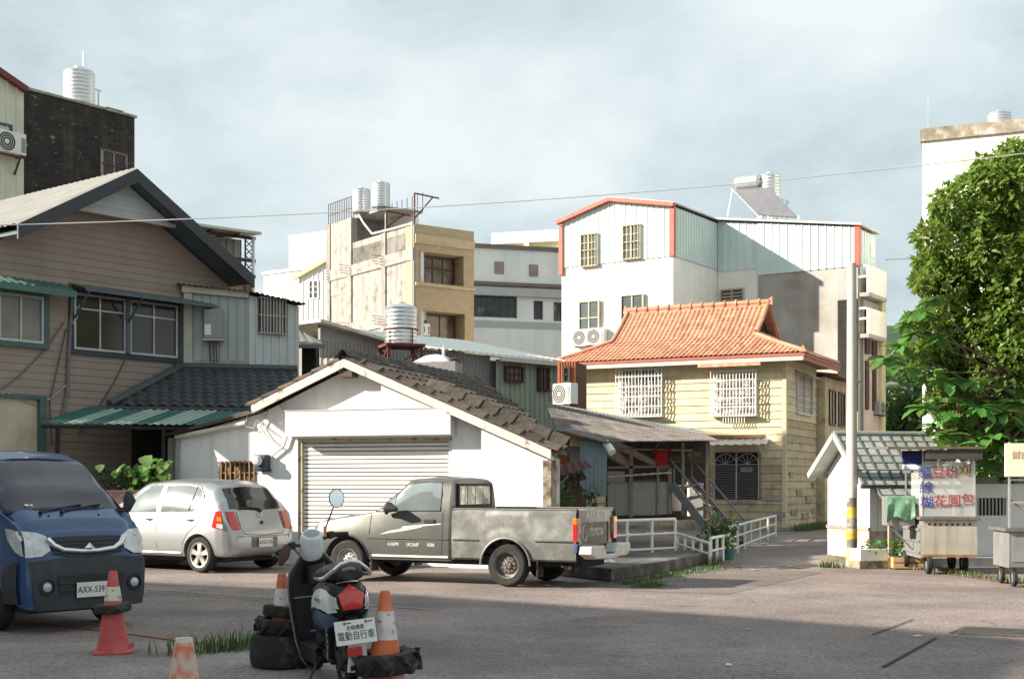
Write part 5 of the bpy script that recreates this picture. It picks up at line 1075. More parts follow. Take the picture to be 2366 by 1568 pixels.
part('brick_band', B(-.012,-.001,.0,DS,.42,.66), bw, t); part('grey_ledge', B(-.03,-.001,-.03,DS+.02,.665,.73), concrete, t)
part('brick_band', B(.0,1.0,-.012,-.001,.42,.66), bw, t)
part('base_stain', B(-.02,-.001,-.02,DS,0,.12), mat('mossy_base',(.12,.11,.07),.95,var=.3,vs=6), t)
# roof: grey panels between battens
pg = mat('grey_roof_panel', (.32,.34,.33), .7, var=.1, vs=3, rnd=.1, col2=(.42,.44,.42), lo=.5, hi=.65, s2=2); bt = mat('dark_batten', (.10,.11,.105), .8)
def panel_slope(x0, x1, v0, z0, v1, z1, nc, nr, nm='roof_panel'):
    es = Vector((0,v1-v0,z1-z0)); nrm = Vector((1,0,0)).cross(es).normalized()
    part('roof_base', MB().hexa([(x0,v0,z0-.05),(x1,v0,z0-.05),(x1,v1,z1-.05),(x0,v1,z1-.05),(x0,v0,z0-.012),(x1,v0,z0-.012),(x1,v1,z1-.012),(x0,v1,z1-.012)]), bt, t)
    w_ = (x1-x0)/nc; me_ = None
    for c in range(nc):
        for r_ in range(nr):
            a = Vector((x0+w_*c+.02, v0, z0))+es*(r_/nr+.006); b = a+Vector((w_-.045,0,0)); d = es*(1/nr-.012)
            n_ = nrm*.018; l_ = nrm*.014
            part(nm, MB().hexa([a,b,b+d,a+d,a+n_+l_,b+n_+l_,b+d+n_,a+d+n_]), pg, t)
        a = Vector((x0+w_*c, v0, z0)); part('batten', MB().bar(a+nrm*.02, a+es+nrm*.02, .035, .035), bt, t)
panel_slope(-.28, 1.75, -.28, zf-.10, vr, zr, 9, 7)
part('rear_slope', MB().hexa([(-.28,vr,zr-.05),(1.75,vr,zr-.05),(1.75,DS+.25,zk-.17),(-.28,DS+.25,zk-.17),(-.28,vr,zr+.02),(1.75,vr,zr+.02),(1.75,DS+.25,zk-.11),(-.28,DS+.25,zk-.11)]), pg, t)
part('ridge_cap', MB().tube([(-.3,vr,zr+.03),(1.76,vr,zr+.03)],.055,8), pg, t, 40)
part('verge_trim', MB().bar((-.30,DS+.28,zk-.14),(-.30,vr,zr-.0),.05,.12), pg, t); part('verge_trim', MB().bar((-.30,-.3,zf-.10),(-.30,vr,zr-.0),.05,.12), pg, t)
panel_slope(.0, 1.6, -.75, 1.16, -.2, 1.5, 6, 2, 'skirt_panel')
part('skirt_post', MB().bar((.06,-.7,0),(.06,-.7,1.14),.06), tim, t); part('skirt_post', MB().bar((1.5,-.7,0),(1.5,-.7,1.14),.06), dkw, t)
wsh = mat('white_sheet', (.62,.62,.58), .6, .1, var=.12, vs=2, streak=.15, stcol=(.3,.25,.18))
part('white_roof_sheet', corr_roof(MB(), (1.78,vr+.2,zr+.02),(3.4,vr+.2,zr+.02),(1.78,-.35,zf+.16),(3.4,-.35,zf+.16), pitch=.2, dep=.03, wave=False), wsh, t)
part('maroon_ridge', B(1.5,2.9,vr+.12,vr+.3,zr+.04,zr+.1), mat('maroon_trim',(.16,.03,.028)), t)
part('white_roof_sheet', corr_roof(MB(), (3.42,vr+.5,zr-.1),(XR+.3,vr+.5,zr-.1),(3.42,-.45,zf-.02),(XR+.3,-.45,zf-.02), pitch=.2, dep=.03, wave=False), mat('littered_sheet',(.45,.43,.38),.8,var=.3,vs=5,col2=(.16,.12,.08),lo=.5,hi=.62,s2=5), t)
bx0, bx1 = f(2258,1130)[0], f(2325,1130)[0]
for k in range(8): x = bx0+(bx1-bx0)*(k+.5)/8; part('window_bar', B(x-.014,x+.014,.02,.05,.95,1.29), mat('pale_bar',(.45,.42,.38)), t)
part('kerb_ledge', B(.9,XR,-.42,-.02,0,.16), mat('kerb_concrete',(.42,.40,.36),.9,var=.2,vs=3,bump=.3,bs=25), t)
# planter
pl_ = thing('brick_planter', 'low white brick planter with leafy plants at the foot of the pole', 'planter', fr.w(-.42,-.52,0), -fr.th)
part('front_wall', B(-.1,.95,-.18,-.08,.14,.36), wp2, pl_, bevel=.01); part('base', B(-.12,1.0,-.2,.3,0,.139), mat('mossy_stone_base',(.34,.28,.2),.95,var=.3,vs=7,col2=(.1,.12,.05),lo=.48,hi=.6,s2=5), pl_)
part('end_wall', B(-.1,-.0,-.079,.3,.14,.36), wp2, pl_); part('earth', B(0.001,.95,-.079,.28,.14,.28), mat('planter_soil',(.07,.05,.035),.95), pl_)
# pole
px = at(1968, 1255, 24.75); pole = thing('utility_pole', 'tall concrete pole with faded yellow and black bands at its base', 'pole', (px.x,px.y,0))
cp = mat('pale_concrete_pole', (.52,.49,.44), .85, var=.1, vs=3, streak=.15)
part('shaft', MB().cyl((0,0,1.3),(0,0,5.72),.103,.085,20), cp, pole, 40)
yp = mat('chipped_yellow_paint', (.62,.42,.03), .8, var=.15, col2=(.45,.42,.36), lo=.52, hi=.64, s2=7); bp_ = mat('faded_black_paint', (.17,.15,.12), .85, col2=(.42,.39,.34), lo=.5, hi=.65, s2=6)
for k in range(6): z0 = .12+k*.2; part('warning_band', MB().cyl((0,0,z0),(0,0,z0+.2),.1035-.0008*k,.1032-.0008*k,20,True), yp if k%2==0 else bp_, pole, 40)
part('foot', MB().cyl((0,0,0),(0,0,.12),.106,n=20), cp, pole, 40); part('top_cap', MB().cyl((0,0,5.72),(0,0,5.75),.09,.05,16), cp, pole, 40)
# thin overhead wire
w_ = MB(); pts = []
A0, A1 = at(-260,526,13), at(2560,330,16)
for i in range(41):
    k = i/40; p = A0.lerp(A1,k); p.z -= .55*4*k*(1-k)*.35; pts.append(p)
# straighten so that it passes as measured: gentle sag only
tag(part('overhead_wire', w_.tube(pts, .006, 5), mat('pale_wire',(.7,.7,.68),.6)), 'thin pale overhead wire crossing the whole sky', 'wire')
w_ = MB(); A0, A1 = at(2045,600,56), at(2150,585,56); tag(part('overhead_wire', w_.tube([A0, A0.lerp(A1,.5)-Vector((0,0,.1)), A1], .012, 5), wr), 'short dark wire between apartment and tall building at right', 'wire')

# ------------------------------------------------------------------ food carts
fr = Fr(2130, 22.75, 5); FC = fr; t = build(fr, 'food_cart', 'old metal food cart with red and blue lettering on its glass', 'cart'); f = fr.f
W_ = f(2257,1240)[0]; z0, z1 = f(2190,1287)[1], f(2190,1196)[1]; DC = 1.45
stn = mat('rust_streaked_enamel', (.52,.48,.40), .6, .2, var=.12, vs=3, col2=(.28,.16,.07), lo=.60, hi=.74, s2=2.6, streak=.5, sts=7, stcol=(.22,.12,.05)); gsd = mat('dull_zinc', (.27,.265,.265), .6, .4, var=.15, vs=4, streak=.2)
part('front_panel', B(0,W_,-.02,.0,z0,z1-.03), stn, t); part('side_panel', B(-.02,0,.001,DC,z0-.02,z1-.12), gsd, t)
part('body', B(.002,W_-.002,.002,DC,z0,z1-.04), gsd, t)
for k in range(3): part('side_rib', B(-.045,-.021,.03,DC-.03,z0+.06+k*.2,z0+.10+k*.2), gsd, t)
part('counter_rim', B(-.05,W_+.05,-.08,DC+.03,z1-.03,z1+.02), mat('dark_steel_rim',(.22,.2,.18),.5,.4,var=.2,vs=8), t, bevel=.006)
hole_m = mat('black_plastic_and_gap_shade',(.015,.015,.016))
for k in range(8): part('vent_hole', MB().lathe([(0,-.024),(.022,-.024),(.022,-.02)], (W_*(.13+.105*k),0,z1-.11), 10, 'y'), hole_m, t)
part('bottom_rail', MB().bar((0,-.03,z0+.03),(W_,-.03,z0+.03),.03,.05), mat('rusty_bar',(.30,.17,.09)), t)
rub = mat('tyre_rubber', (.022,.021,.02), .85, var=.2, vs=8)
def wheel_part(par, c, r, w, axis='y', rimm=None, name='wheel'):
    pr = [(r*.62,-w*.5),(r*.9,-w*.5),(r,-w*.3),(r,w*.3),(r*.9,w*.5),(r*.62,w*.5),(r*.62,-w*.5)]
    o = part(name, MB().lathe(pr, (0,0,0), 24, axis), rub, par, 40, loc=c); part('hub', MB().lathe([(0,-w*.35),(r*.62,-w*.3),(r*.62,w*.3),(0,w*.35)], (0,0,0), 20, axis), rimm or gsd, o, 40); return o
for c, r in (((.12,.05,.17),.17),((-.02,DC-.15,.17),.17),((W_-.12,.4,.17),.17),((W_-.1,DC-.1,.17),.17)):
    wheel_part(t, c, r, .09, 'x'); part('axle_fork', MB().bar((c[0],c[1],c[2]),(c[0],c[1],z0),.05), gsd, t)
zc = f(2150,1040)[1]
for x, y in ((.02,.02),(W_-.05,.02),(.02,DC-.05),(W_-.05,DC-.05)): part('post', MB().bar((x,y,z1),(x,y,zc),.028), alu, t)
part('canopy', MB().hexa([(-.62,-.22,zc+.02),(W_+.05,-.22,zc+.02),(W_+.05,DC+.1,zc+.06),(-.62,DC+.1,zc+.06),(-.62,-.22,zc+.06),(W_+.05,-.22,zc+.06),(W_+.05,DC+.1,zc+.1),(-.62,DC+.1,zc+.1)]), mat('brown_ply_canopy',(.15,.11,.08),.9,var=.3,vs=6), t)
part('canopy_valance', B(.02,W_+.05,-.18,-.16,zc-.16,zc+.01), mat('dark_valance',(.07,.06,.055),.9,var=.3), t)
gl = mat('milky_acrylic', (.86,.87,.86), .15, var=.05, alpha=.28, spec=.5)
gx0, gx1, gz0, gz1 = f(2128,1190)[0], f(2252,1190)[0], z1+.03, zc-.18
part('glass_panel', B(.03,gx1,-.05,-.04,gz0,gz1), gl, t)
part('side_glass', B(.0,.01,.0,DC*.6,gz0,gz1-.2), gl, t)
red = mat('red_lettering', (.42,.03,.02), .6); blu = mat('blue_lettering', (.03,.04,.26), .6)
rx = (math.pi/2,0,0)
for ch, x, y, m_ in (('麵',2137,1094,blu),('線',2140,1128,blu),('糊',2142,1161,blu),('豆',2168,1092,red),('粉',2199,1091,red),('刈',2230,1088,red),('花',2173,1159,red),('圓',2205,1158,red),('包',2236,1155,red)):
    q = f(x, y, -.06); text(ch, .225, m_, t, (q[0],-.056,q[1]), rx, ext=.003, sx=1.05)
for o in list(t.children):
    if o.name.startswith('lettering'): o.data.transform(Matrix.Identity(4))
bn = thing('blue_banner', 'dark blue and white cloth banner hanging from the cart canopy', 'banner', fr.w(-.30,.2,zc-.0), -fr.th)
part('cloth', MB().grid(lambda u, v: (u*.60, .03*math.sin(u*9)-.03*v, -.24*v), [i/12 for i in range(13)], [0,.25,.5,.75,1]), mat('navy_cloth',(.025,.035,.14),.9,var=.15), bn, 60).modifiers.new('thick','SOLIDIFY').thickness = .004
part('white_hem', MB().grid(lambda u, v: (u*.60, .03*math.sin(u*9)-.034-.02*v, -.24-.10*v), [i/12 for i in range(13)], [0,.5,1]), mat('pale_blue_cloth',(.5,.56,.66),.9,var=.15), bn, 60).modifiers.new('thick','SOLIDIFY').thickness = .004
tp = thing('green_tarp', 'worn green cloth draped over a box at the cart side', 'tarp', fr.w(-.56,.25,0), -fr.th)
zt_ = f(2085,1145)[1]; zb_ = f(2085,1208)[1]
part('cloth', MB().grid(lambda u, v: (u*.50, -.035*math.sin(u*11+v*3)*v-.03*v, zt_-(zt_-zb_)*v*(.88+.10*math.cos(u*9))), [i/24 for i in range(25)], [i/8 for i in range(9)]), mat('worn_green_cloth',(.15,.31,.19),.95,var=.25,vs=7,col2=(.45,.42,.36),lo=.58,hi=.68,s2=7), tp, 60).modifiers.new('thick','SOLIDIFY').thickness = .006
part('box_under', B(.02,.5,.01,.5,zb_-.05,zt_-.01), gsd, tp); part('stay', MB().bar((.48,.3,zb_-.03),(.62,.3,z0+.05),.03), gsd, tp); part('stay', MB().bar((.1,.3,zb_-.03),(.60,.3,z0+.02),.03), gsd, tp)
cbx = thing('wooden_crate', 'low yellowish wooden crate under the food cart', 'crate', fr.w(-.25,1.2,0), -fr.th)
for k in range(2): part('slat', B(0,.55,-.02,0,.02+k*.11,.11+k*.11), mat('raw_pine',(.48,.33,.15),.85,var=.15), cbx)
part('slat', B(.0,.02,.001,.4,.02,.22), MATS['raw_pine'], cbx); part('slat', B(.53,.55,.001,.4,.02,.22), MATS['raw_pine'], cbx); part('bottom', B(.021,.529,.001,.4,.02,.04), MATS['raw_pine'], cbx)
# second cart at the right edge
fr = Fr(2330, 19.9, 6); t = build(fr, 'snack_cart', 'grey snack cart with pale yellow sign cut by the right edge', 'cart'); f = fr.f
z0, z1 = f(2340,1312)[1], f(2340,1222)[1]
part('body', B(0,1.3,0,.9,z0,z1-.03), gsd, t, bevel=.01); part('counter', B(-.06,1.36,-.06,.95,z1-.03,z1+.02), mat('dark_steel_rim',(.22,.2,.18)), t)
for k in range(3): part('front_panel', B(.06+.42*k,.42+.42*k,-.015,-.001,z0+.1,z1-.12), mat('zinc_panel',(.33,.33,.33),.5,.4,var=.15), t)
part('front_rail', B(.0,1.3,-.03,-.001,z0+.02,z0+.08), gsd, t)
for x in (.02, 1.26): part('post', MB().bar((x,.03,z1),(x,.03,2.2),.03), alu, t)
part('rail', MB().bar((.02,.03,f(2340,1160)[1]),(1.26,.03,f(2340,1160)[1]),.025), alu, t); part('rail', MB().bar((.02,.03,f(2340,1108)[1]),(1.26,.03,f(2340,1108)[1]),.025), alu, t)
part('diagonal_stay', MB().bar((.02,.06,f(2340,1150)[1]),(.35,.06,f(2340,1195)[1]),.02), mat('rusty_bar',(.30,.17,.09)), t)
sg_ = part('sign_board', B(-.06,1.2,-.06,-.0,f(2340,1101)[1],f(2340,1024)[1]), mat('pale_yellow_sign',(.80,.78,.58),.6,var=.06), t, bevel=.01)
text('鮮肉', .13, mat('faded_pink_lettering',(.66,.38,.22),.7), sg_, (.16,-.064,f(2342,1052)[1]), rx)
for x in (.1,1.2):
    for y in (.08,.8): wheel_part(t, (x,y,.13), .13, .06, 'x', mat('blue_hub',(.10,.14,.2),.5)); part('caster_fork', MB().bar((x,y,.13),(x,y,z0),.05), mat('rusty_bar',(.30,.17,.09)), t)
# street lamp far behind
sl = thing('street_lamp', 'white street lamp with curved arm beyond the small house', 'street lamp', (at(2106,980,62).x,62,0))
zt = at(2106,895,62).z; part('post', MB().cyl((0,0,0),(0,0,zt),.09,.07,8), mat('white_pvc',(.75,.75,.72)), sl); part('arm', MB().tube([(0,0,zt-.6),(-.15,0,zt-.1),(-.7,0,zt+.15),(-.9,0,zt+.12)],.05,6), MATS['white_pvc'], sl); part('lamp_head', MB().tube([(-.7,0,zt+.15),(-1.0,0,zt+.14),(-1.45,0,zt+.02)],[.08,.14,.06],8), MATS['white_pvc'], sl); part('control_box', B(-.15,.15,-.25,-.05,zt-1.6,zt-.9), MATS['white_pvc'], sl)

# ------------------------------------------------------------------ building across the road, out of the picture: it throws the foreground shade
e1 = Vector((.866,-.5,0)); n1_ = Vector((.5,.866,0)); T0 = e1*-50 + n1_*-11
ob = thing('roadside_building', 'tall grey building across the road, beyond the left edge of the picture', 'building', T0, math.atan2(-.5,.866))
prf = [(0,0),(36.5,0),(36.5,5.6),(33.0,9.0),(31.0,10.7),(29.5,11.5),(25.5,12.05),(19,12.5),(12,12.2),(0,11.6)]
part('wall', MB().prism(prf, 0, 10, 'xz'), concrete, ob)
for k in range(10):
    for j in range(3): window(ob, 2+k*3.2, 3.6+k*3.2, 1.2+j*3.3, 2.8+j*3.3, fc=(Vector((0,10.02,0)),math.pi) if False else (Vector((0,0,0)),0), nx=2)
# ------------------------------------------------------------------ vehicle bodies
def cr_(p0, p1, p2, p3, t):
    return .5*((2*p1)+(-p0+p2)*t+(2*p0-5*p1+4*p2-p3)*t*t+(-p0+3*p1-3*p2+p3)*t*t*t)
class Body:
    """half sections (y,z) given at stations along x, interpolated smoothly"""
    def __init__(s, st): s.st = sorted(st, key=lambda q: q[0]); s.x0 = s.st[0][0]; s.x1 = s.st[-1][0]; s.cache = {}
    def sec(s, x, sub=4):
        key = (round(x,4), sub)
        if key in s.cache: return s.cache[key]
        st = s.st; x = min(max(x, s.x0), s.x1); i = 0
        while i < len(st)-2 and st[i+1][0] < x: i += 1
        a, b = st[i], st[i+1]; t = (x-a[0])/(b[0]-a[0]); t2 = t*t*(3-2*t)*.35+t*.65
        ctl = [(ya+(yb-ya)*t2, za+(zb-za)*t2) for (ya,za),(yb,zb) in zip(a[1], b[1])]
        out_ = []; n = len(ctl)
        for k in range(n-1):
            p = [ctl[max(k-1,0)], ctl[k], ctl[k+1], ctl[min(k+2,n-1)]]
            for j in range(sub):
                q = j/sub; y = cr_(*[c[0] for c in p], q); z = cr_(*[c[1] for c in p], q)
                lo, hi = min(ctl[k][1],ctl[k+1][1])-.012, max(ctl[k][1],ctl[k+1][1])+.012
                out_.append((max(0,y), min(max(z,lo),hi)))
        out_.append(ctl[-1]); s.cache[key] = out_; return out_
    def inside(s, x, y, z):
        if x < s.x0 or x > s.x1: return False
        P = s.sec(x); y = abs(y)+1e-5; c = False
        pts = P+[(-1e-3,P[-1][1]),(-1e-3,P[0][1])]; n = len(pts); j = n-1
        for i in range(n):
            yi, zi = pts[i]; yj, zj = pts[j]
            if (zi > z) != (zj > z) and y < (yj-yi)*(z-zi)/(zj-zi)+yi: c = not c
            j = i
        return c
    def hw(s, x, z):
        P = s.sec(x); best = 0
        for (ya,za),(yb,zb) in zip(P,P[1:]):
            if min(za,zb)-1e-6 <= z <= max(za,zb)+1e-6:
                t = 0 if abs(zb-za) < 1e-6 else (z-za)/(zb-za); best = max(best, ya+(yb-ya)*t)
        return best
    def endx(s, y, z, rear=True, xin=None):
        xin = (s.x0+s.x1)/2 if xin is None else xin; out_ = s.x0 if rear else s.x1; N_ = 60; last = None
        for i in range(N_+1):
            x = out_+(xin-out_)*i/N_
            if s.inside(x, y, z): last = i; break
        if last is None: return xin
        if last == 0: return out_
        a, b = out_+(xin-out_)*(last-1)/N_, out_+(xin-out_)*last/N_
        for _ in range(12):
            m_ = (a+b)/2
            if s.inside(m_, y, z): b = m_
            else: a = m_
        return b
    def topz(s, x, y):
        P = s.sec(x); best = None
        for (ya,za),(yb,zb) in zip(P,P[1:]):
            if min(ya,yb)-1e-6 <= abs(y) <= max(ya,yb)+1e-6:
                t = 0 if abs(yb-ya) < 1e-6 else (abs(y)-ya)/(yb-ya); z = za+(zb-za)*t; best = z if best is None else max(best, z)
        return best if best is not None else P[-1][1]
    def mesh(s, n=64, extra=()):
        xs = sorted(set([s.x0+(s.x1-s.x0)*i/n for i in range(n+1)] + [q[0] for q in s.st] + list(extra))); mb = MB(); rows = []
        for x in xs:
            P = s.sec(x); ring = [(x,y,z) for y,z in P]+[(x,-y,z) for y,z in P[-2:0:-1]]; rows.append(ring)
        m = len(rows[0]); vv = [p for r_ in rows for p in r_]
        fs = [(i*m+k, i*m+(k+1)%m, (i+1)*m+(k+1)%m, (i+1)*m+k) for i in range(len(rows)-1) for k in range(m)]
        fs += [tuple(range(m)), tuple(range((len(rows)-1)*m, len(rows)*m))[::-1]]
        mb.add(vv, fs); return mb
def pl_(pts):
    def g_(u):
        n = len(pts)-1; k = min(int(u*n), n-1); t = u*n-k; a, b = pts[k], pts[k+1]; return (a[0]+(b[0]-a[0])*t, a[1]+(b[1]-a[1])*t)
    return g_
def patch(bd, lo, hi, off=.006, side=1, mode='side', nu=14, nv=6, th=.0, xin=None):
    """panel that follows the body: lo / hi polylines in (x,z) for sides, (y,z) for the ends, (x,y) for the top"""
    lo, hi = pl_(lo), pl_(hi); mb = MB()
    def fn(u, v):
        a, b = lo(u), hi(u); p, q = a[0]+(b[0]-a[0])*v, a[1]+(b[1]-a[1])*v
        if mode == 'side': return (p, side*(bd.hw(p,q)+off), q)
        if mode == 'rear': return (bd.endx(p,q,True,xin)-off, p, q)
        if mode == 'front': return (bd.endx(p,q,False,xin)+off, p, q)
        return (p, q, bd.topz(p,q)+off)
    mb.grid(fn, [i/nu for i in range(nu+1)], [i/nv for i in range(nv+1)]); return mb
def boolean_cut(o, cutters):
    """subtract wheel wells and bake the result"""
    for c in cutters:
        m_ = o.modifiers.new('cut','BOOLEAN'); m_.operation = 'DIFFERENCE'; m_.object = c; m_.solver = 'EXACT'
    bpy.context.view_layer.update(); dg = bpy.context.evaluated_depsgraph_get(); me = bpy.data.meshes.new_from_object(o.evaluated_get(dg))
    o.modifiers.clear(); old = o.data; o.data = me
    for c in cutters: bpy.data.objects.remove(c)
    me.polygons.foreach_set('use_smooth', [True]*len(me.polygons)); me.set_sharp_from_angle(angle=R(38))
def well(par, x, z, r, y0, y1): return put('wheel_well_cutter', MB().cyl((x,y0,z),(x,y1,z),r,n=36).mesh('c'), None, par)
def road_wheel(par, c, r, w, side, rimr, kind, rm, lab=None):
    """tyre > rim; side = +1 outward is +y"""
    pr = [(rimr,-w*.5),(r*.88,-w*.52),(r*.97,-w*.42),(r,-w*.28),(r,w*.28),(r*.97,w*.42),(r*.88,w*.52),(rimr,w*.5),(rimr*.98,0),(rimr,-w*.5)]
    o = part('wheel', MB().lathe(pr, (0,0,0), 40, 'y'), rub, par, 35, loc=c); s_ = side
    tr_ = MB()
    for k in (-.18,0,.18): tr_.lathe([(r+.001,w*(k-.03)),(r+.002,w*k),(r+.001,w*(k+.03))], (0,0,0), 40, 'y')
    dk = mat('wheel_shadow', (.03,.028,.027), .8, .3)
    part('rim', MB().lathe([(rimr,w*.48*s_),(rimr*.95,w*.44*s_),(rimr*.9,w*.2*s_),(rimr*.9,-w*.4*s_),(0,-w*.4*s_)] if kind=='alloy' else [(rimr,w*.48*s_),(rimr*.93,w*.44*s_),(rimr*.86,w*.12*s_),(rimr*.72,w*.08*s_),(rimr*.62,w*.2*s_),(rimr*.34,w*.22*s_),(rimr*.3,w*.32*s_),(0,w*.34*s_)], (0,0,0), 32, 'y'), dk if kind=='alloy' else rm, o, 35)
    if kind == 'alloy':
        part('rim_lip', MB().lathe([(rimr*1.01,w*.49*s_),(rimr*.9,w*.46*s_),(rimr*.88,w*.3*s_)], (0,0,0), 36, 'y'), rm, o, 35)
        for k in range(5):
            a = k*2*math.pi/5+math.pi/2; ca, sa = math.cos(a), math.sin(a); T = lambda q, p_, h: (ca*q-sa*p_, h*s_, sa*q+ca*p_)
            part('spoke', MB().hexa([T(.03,-.035,w*.3),T(rimr*.9,-.055,w*.33),T(rimr*.9,.055,w*.33),T(.03,.035,w*.3),T(.03,-.028,w*.47),T(rimr*.9,-.042,w*.43),T(rimr*.9,.042,w*.43),T(.03,.028,w*.47)]), rm, o, 40)
        part('hub_cap', MB().lathe([(.06,w*.3*s_),(.055,w*.48*s_),(0,w*.5*s_)], (0,0,0), 16, 'y'), rm, o, 40)
    else:
        for k in range(10):
            a = k*2*math.pi/10; part('rim_hole', MB().lathe([(0,w*.235*s_),(rimr*.075,w*.235*s_),(rimr*.075,w*.15*s_)], (math.cos(a)*rimr*.52,0,math.sin(a)*rimr*.52), 8, 'y'), hole_m, o)
        for k in range(5):
            a = k*2*math.pi/5+.3; part('wheel_nut', MB().cyl((math.cos(a)*rimr*.22,w*.28*s_,math.sin(a)*rimr*.22),(math.cos(a)*rimr*.22,w*.40*s_,math.sin(a)*rimr*.22),.014,n=6), gsd, o)
    return o
chrome = mat('chrome', (.75,.75,.74), .18, 1.0, var=.1, vs=6); blk = mat('black_trim', (.02,.02,.021), .55, var=.1); car_int = mat('car_interior', (.03,.03,.032), .9)
tail_red = mat('red_lens', (.55,.02,.012), .18, var=.15, vs=14, spec=.7, coat=.5); tail_amb = mat('amber_lens', (.60,.20,.02), .2, spec=.7, coat=.5); lens_clear = mat('clear_lens', (.58,.58,.55), .12, .2, var=.2, vs=9, spec=.8, coat=.6)
def place(name, label, cat, p, fwd, group=None): return thing(name, label, cat, p, math.atan2(fwd[1], fwd[0]), group)

# ------------------------------------------------------------------ silver hatchback
silver = mat('silver_car_paint', (.42,.43,.44), .34, .65, var=.012, vs=1.5, coat=.6, rv=.0)
tint = mat('reflective_tint', (.42,.46,.46), .07, .75, var=.1, vs=1.2)
rdark = mat('rear_window_glass', (.018,.02,.022), .04, var=.1, spec=.9)
fw = Vector((-.845,.535,0)).normalized(); lat = Vector((-fw.y,fw.x,0))
c0 = Vector((-5.36,23.05,0)) + fw*.12 - lat*.735*1.09
car = place('silver_hatchback', 'small silver hatchback parked nose-in between van and garage', 'car', c0, fw, 'cars parked along the kerb'); car.scale = (1.09,1.09,1.09)
def stn(x, zt, zbelt, w, wb, wr, zb=.24, zm=.58):
    return (x, [(0,zb),(w*.8,zb),(w*.965,zb+.07),(w*1.0,zm),(wb,zbelt),((wb+wr)/2+.012,(zbelt+zt)/2),(wr,zt-.075),(wr*.72,zt-.018),(0,zt)])
hb = Body([stn(-.66,.60,.54,.60,.585,.56,.34,.46), stn(-.635,.70,.62,.70,.68,.64,.30,.48), stn(-.56,.86,.78,.765,.755,.70,.26,.55), stn(-.50,1.0,.90,.80,.785,.70,.25,.58), stn(-.36,1.22,.97,.835,.80,.66,.25,.6), stn(-.16,1.43,.97,.845,.80,.60,.24,.6),
           stn(.1,1.50,.965,.847,.80,.60), stn(.8,1.53,.95,.847,.80,.605), stn(1.45,1.48,.93,.847,.80,.60), stn(1.9,1.24,.92,.845,.79,.64), stn(2.35,1.0,.88,.835,.76,.70), stn(2.8,.91,.8,.80,.74,.66), stn(3.02,.78,.68,.70,.66,.58), stn(3.14,.6,.5,.50,.47,.42,.3,.42)])
bo = part('body', hb.mesh(72), silver, car)
boolean_cut(bo, [well(car,0,.29,.345,s_*.55,s_*1.2) for s_ in (1,-1)]+[well(car,2.46,.29,.345,s_*.55,s_*1.2) for s_ in (1,-1)])
alloy = mat('alloy_rim', (.62,.60,.57), .35, .8, var=.08)
for x in (0,2.46):
    for s_ in (1,-1): road_wheel(car, (x,s_*.735,.29), .29, .185, s_, .205, 'alloy', alloy)
for x in (0,2.46):
    for s_ in (1,-1): part('wheel_arch', MB().tube([(x+.348*math.cos(math.pi*k/18),s_*(hb.hw(x+.348*math.cos(math.pi*k/18), .29+.348*math.sin(math.pi*k/18))-.004),.29+.348*math.sin(math.pi*k/18)) for k in range(0,19)],.014,6), silver, car, 50)
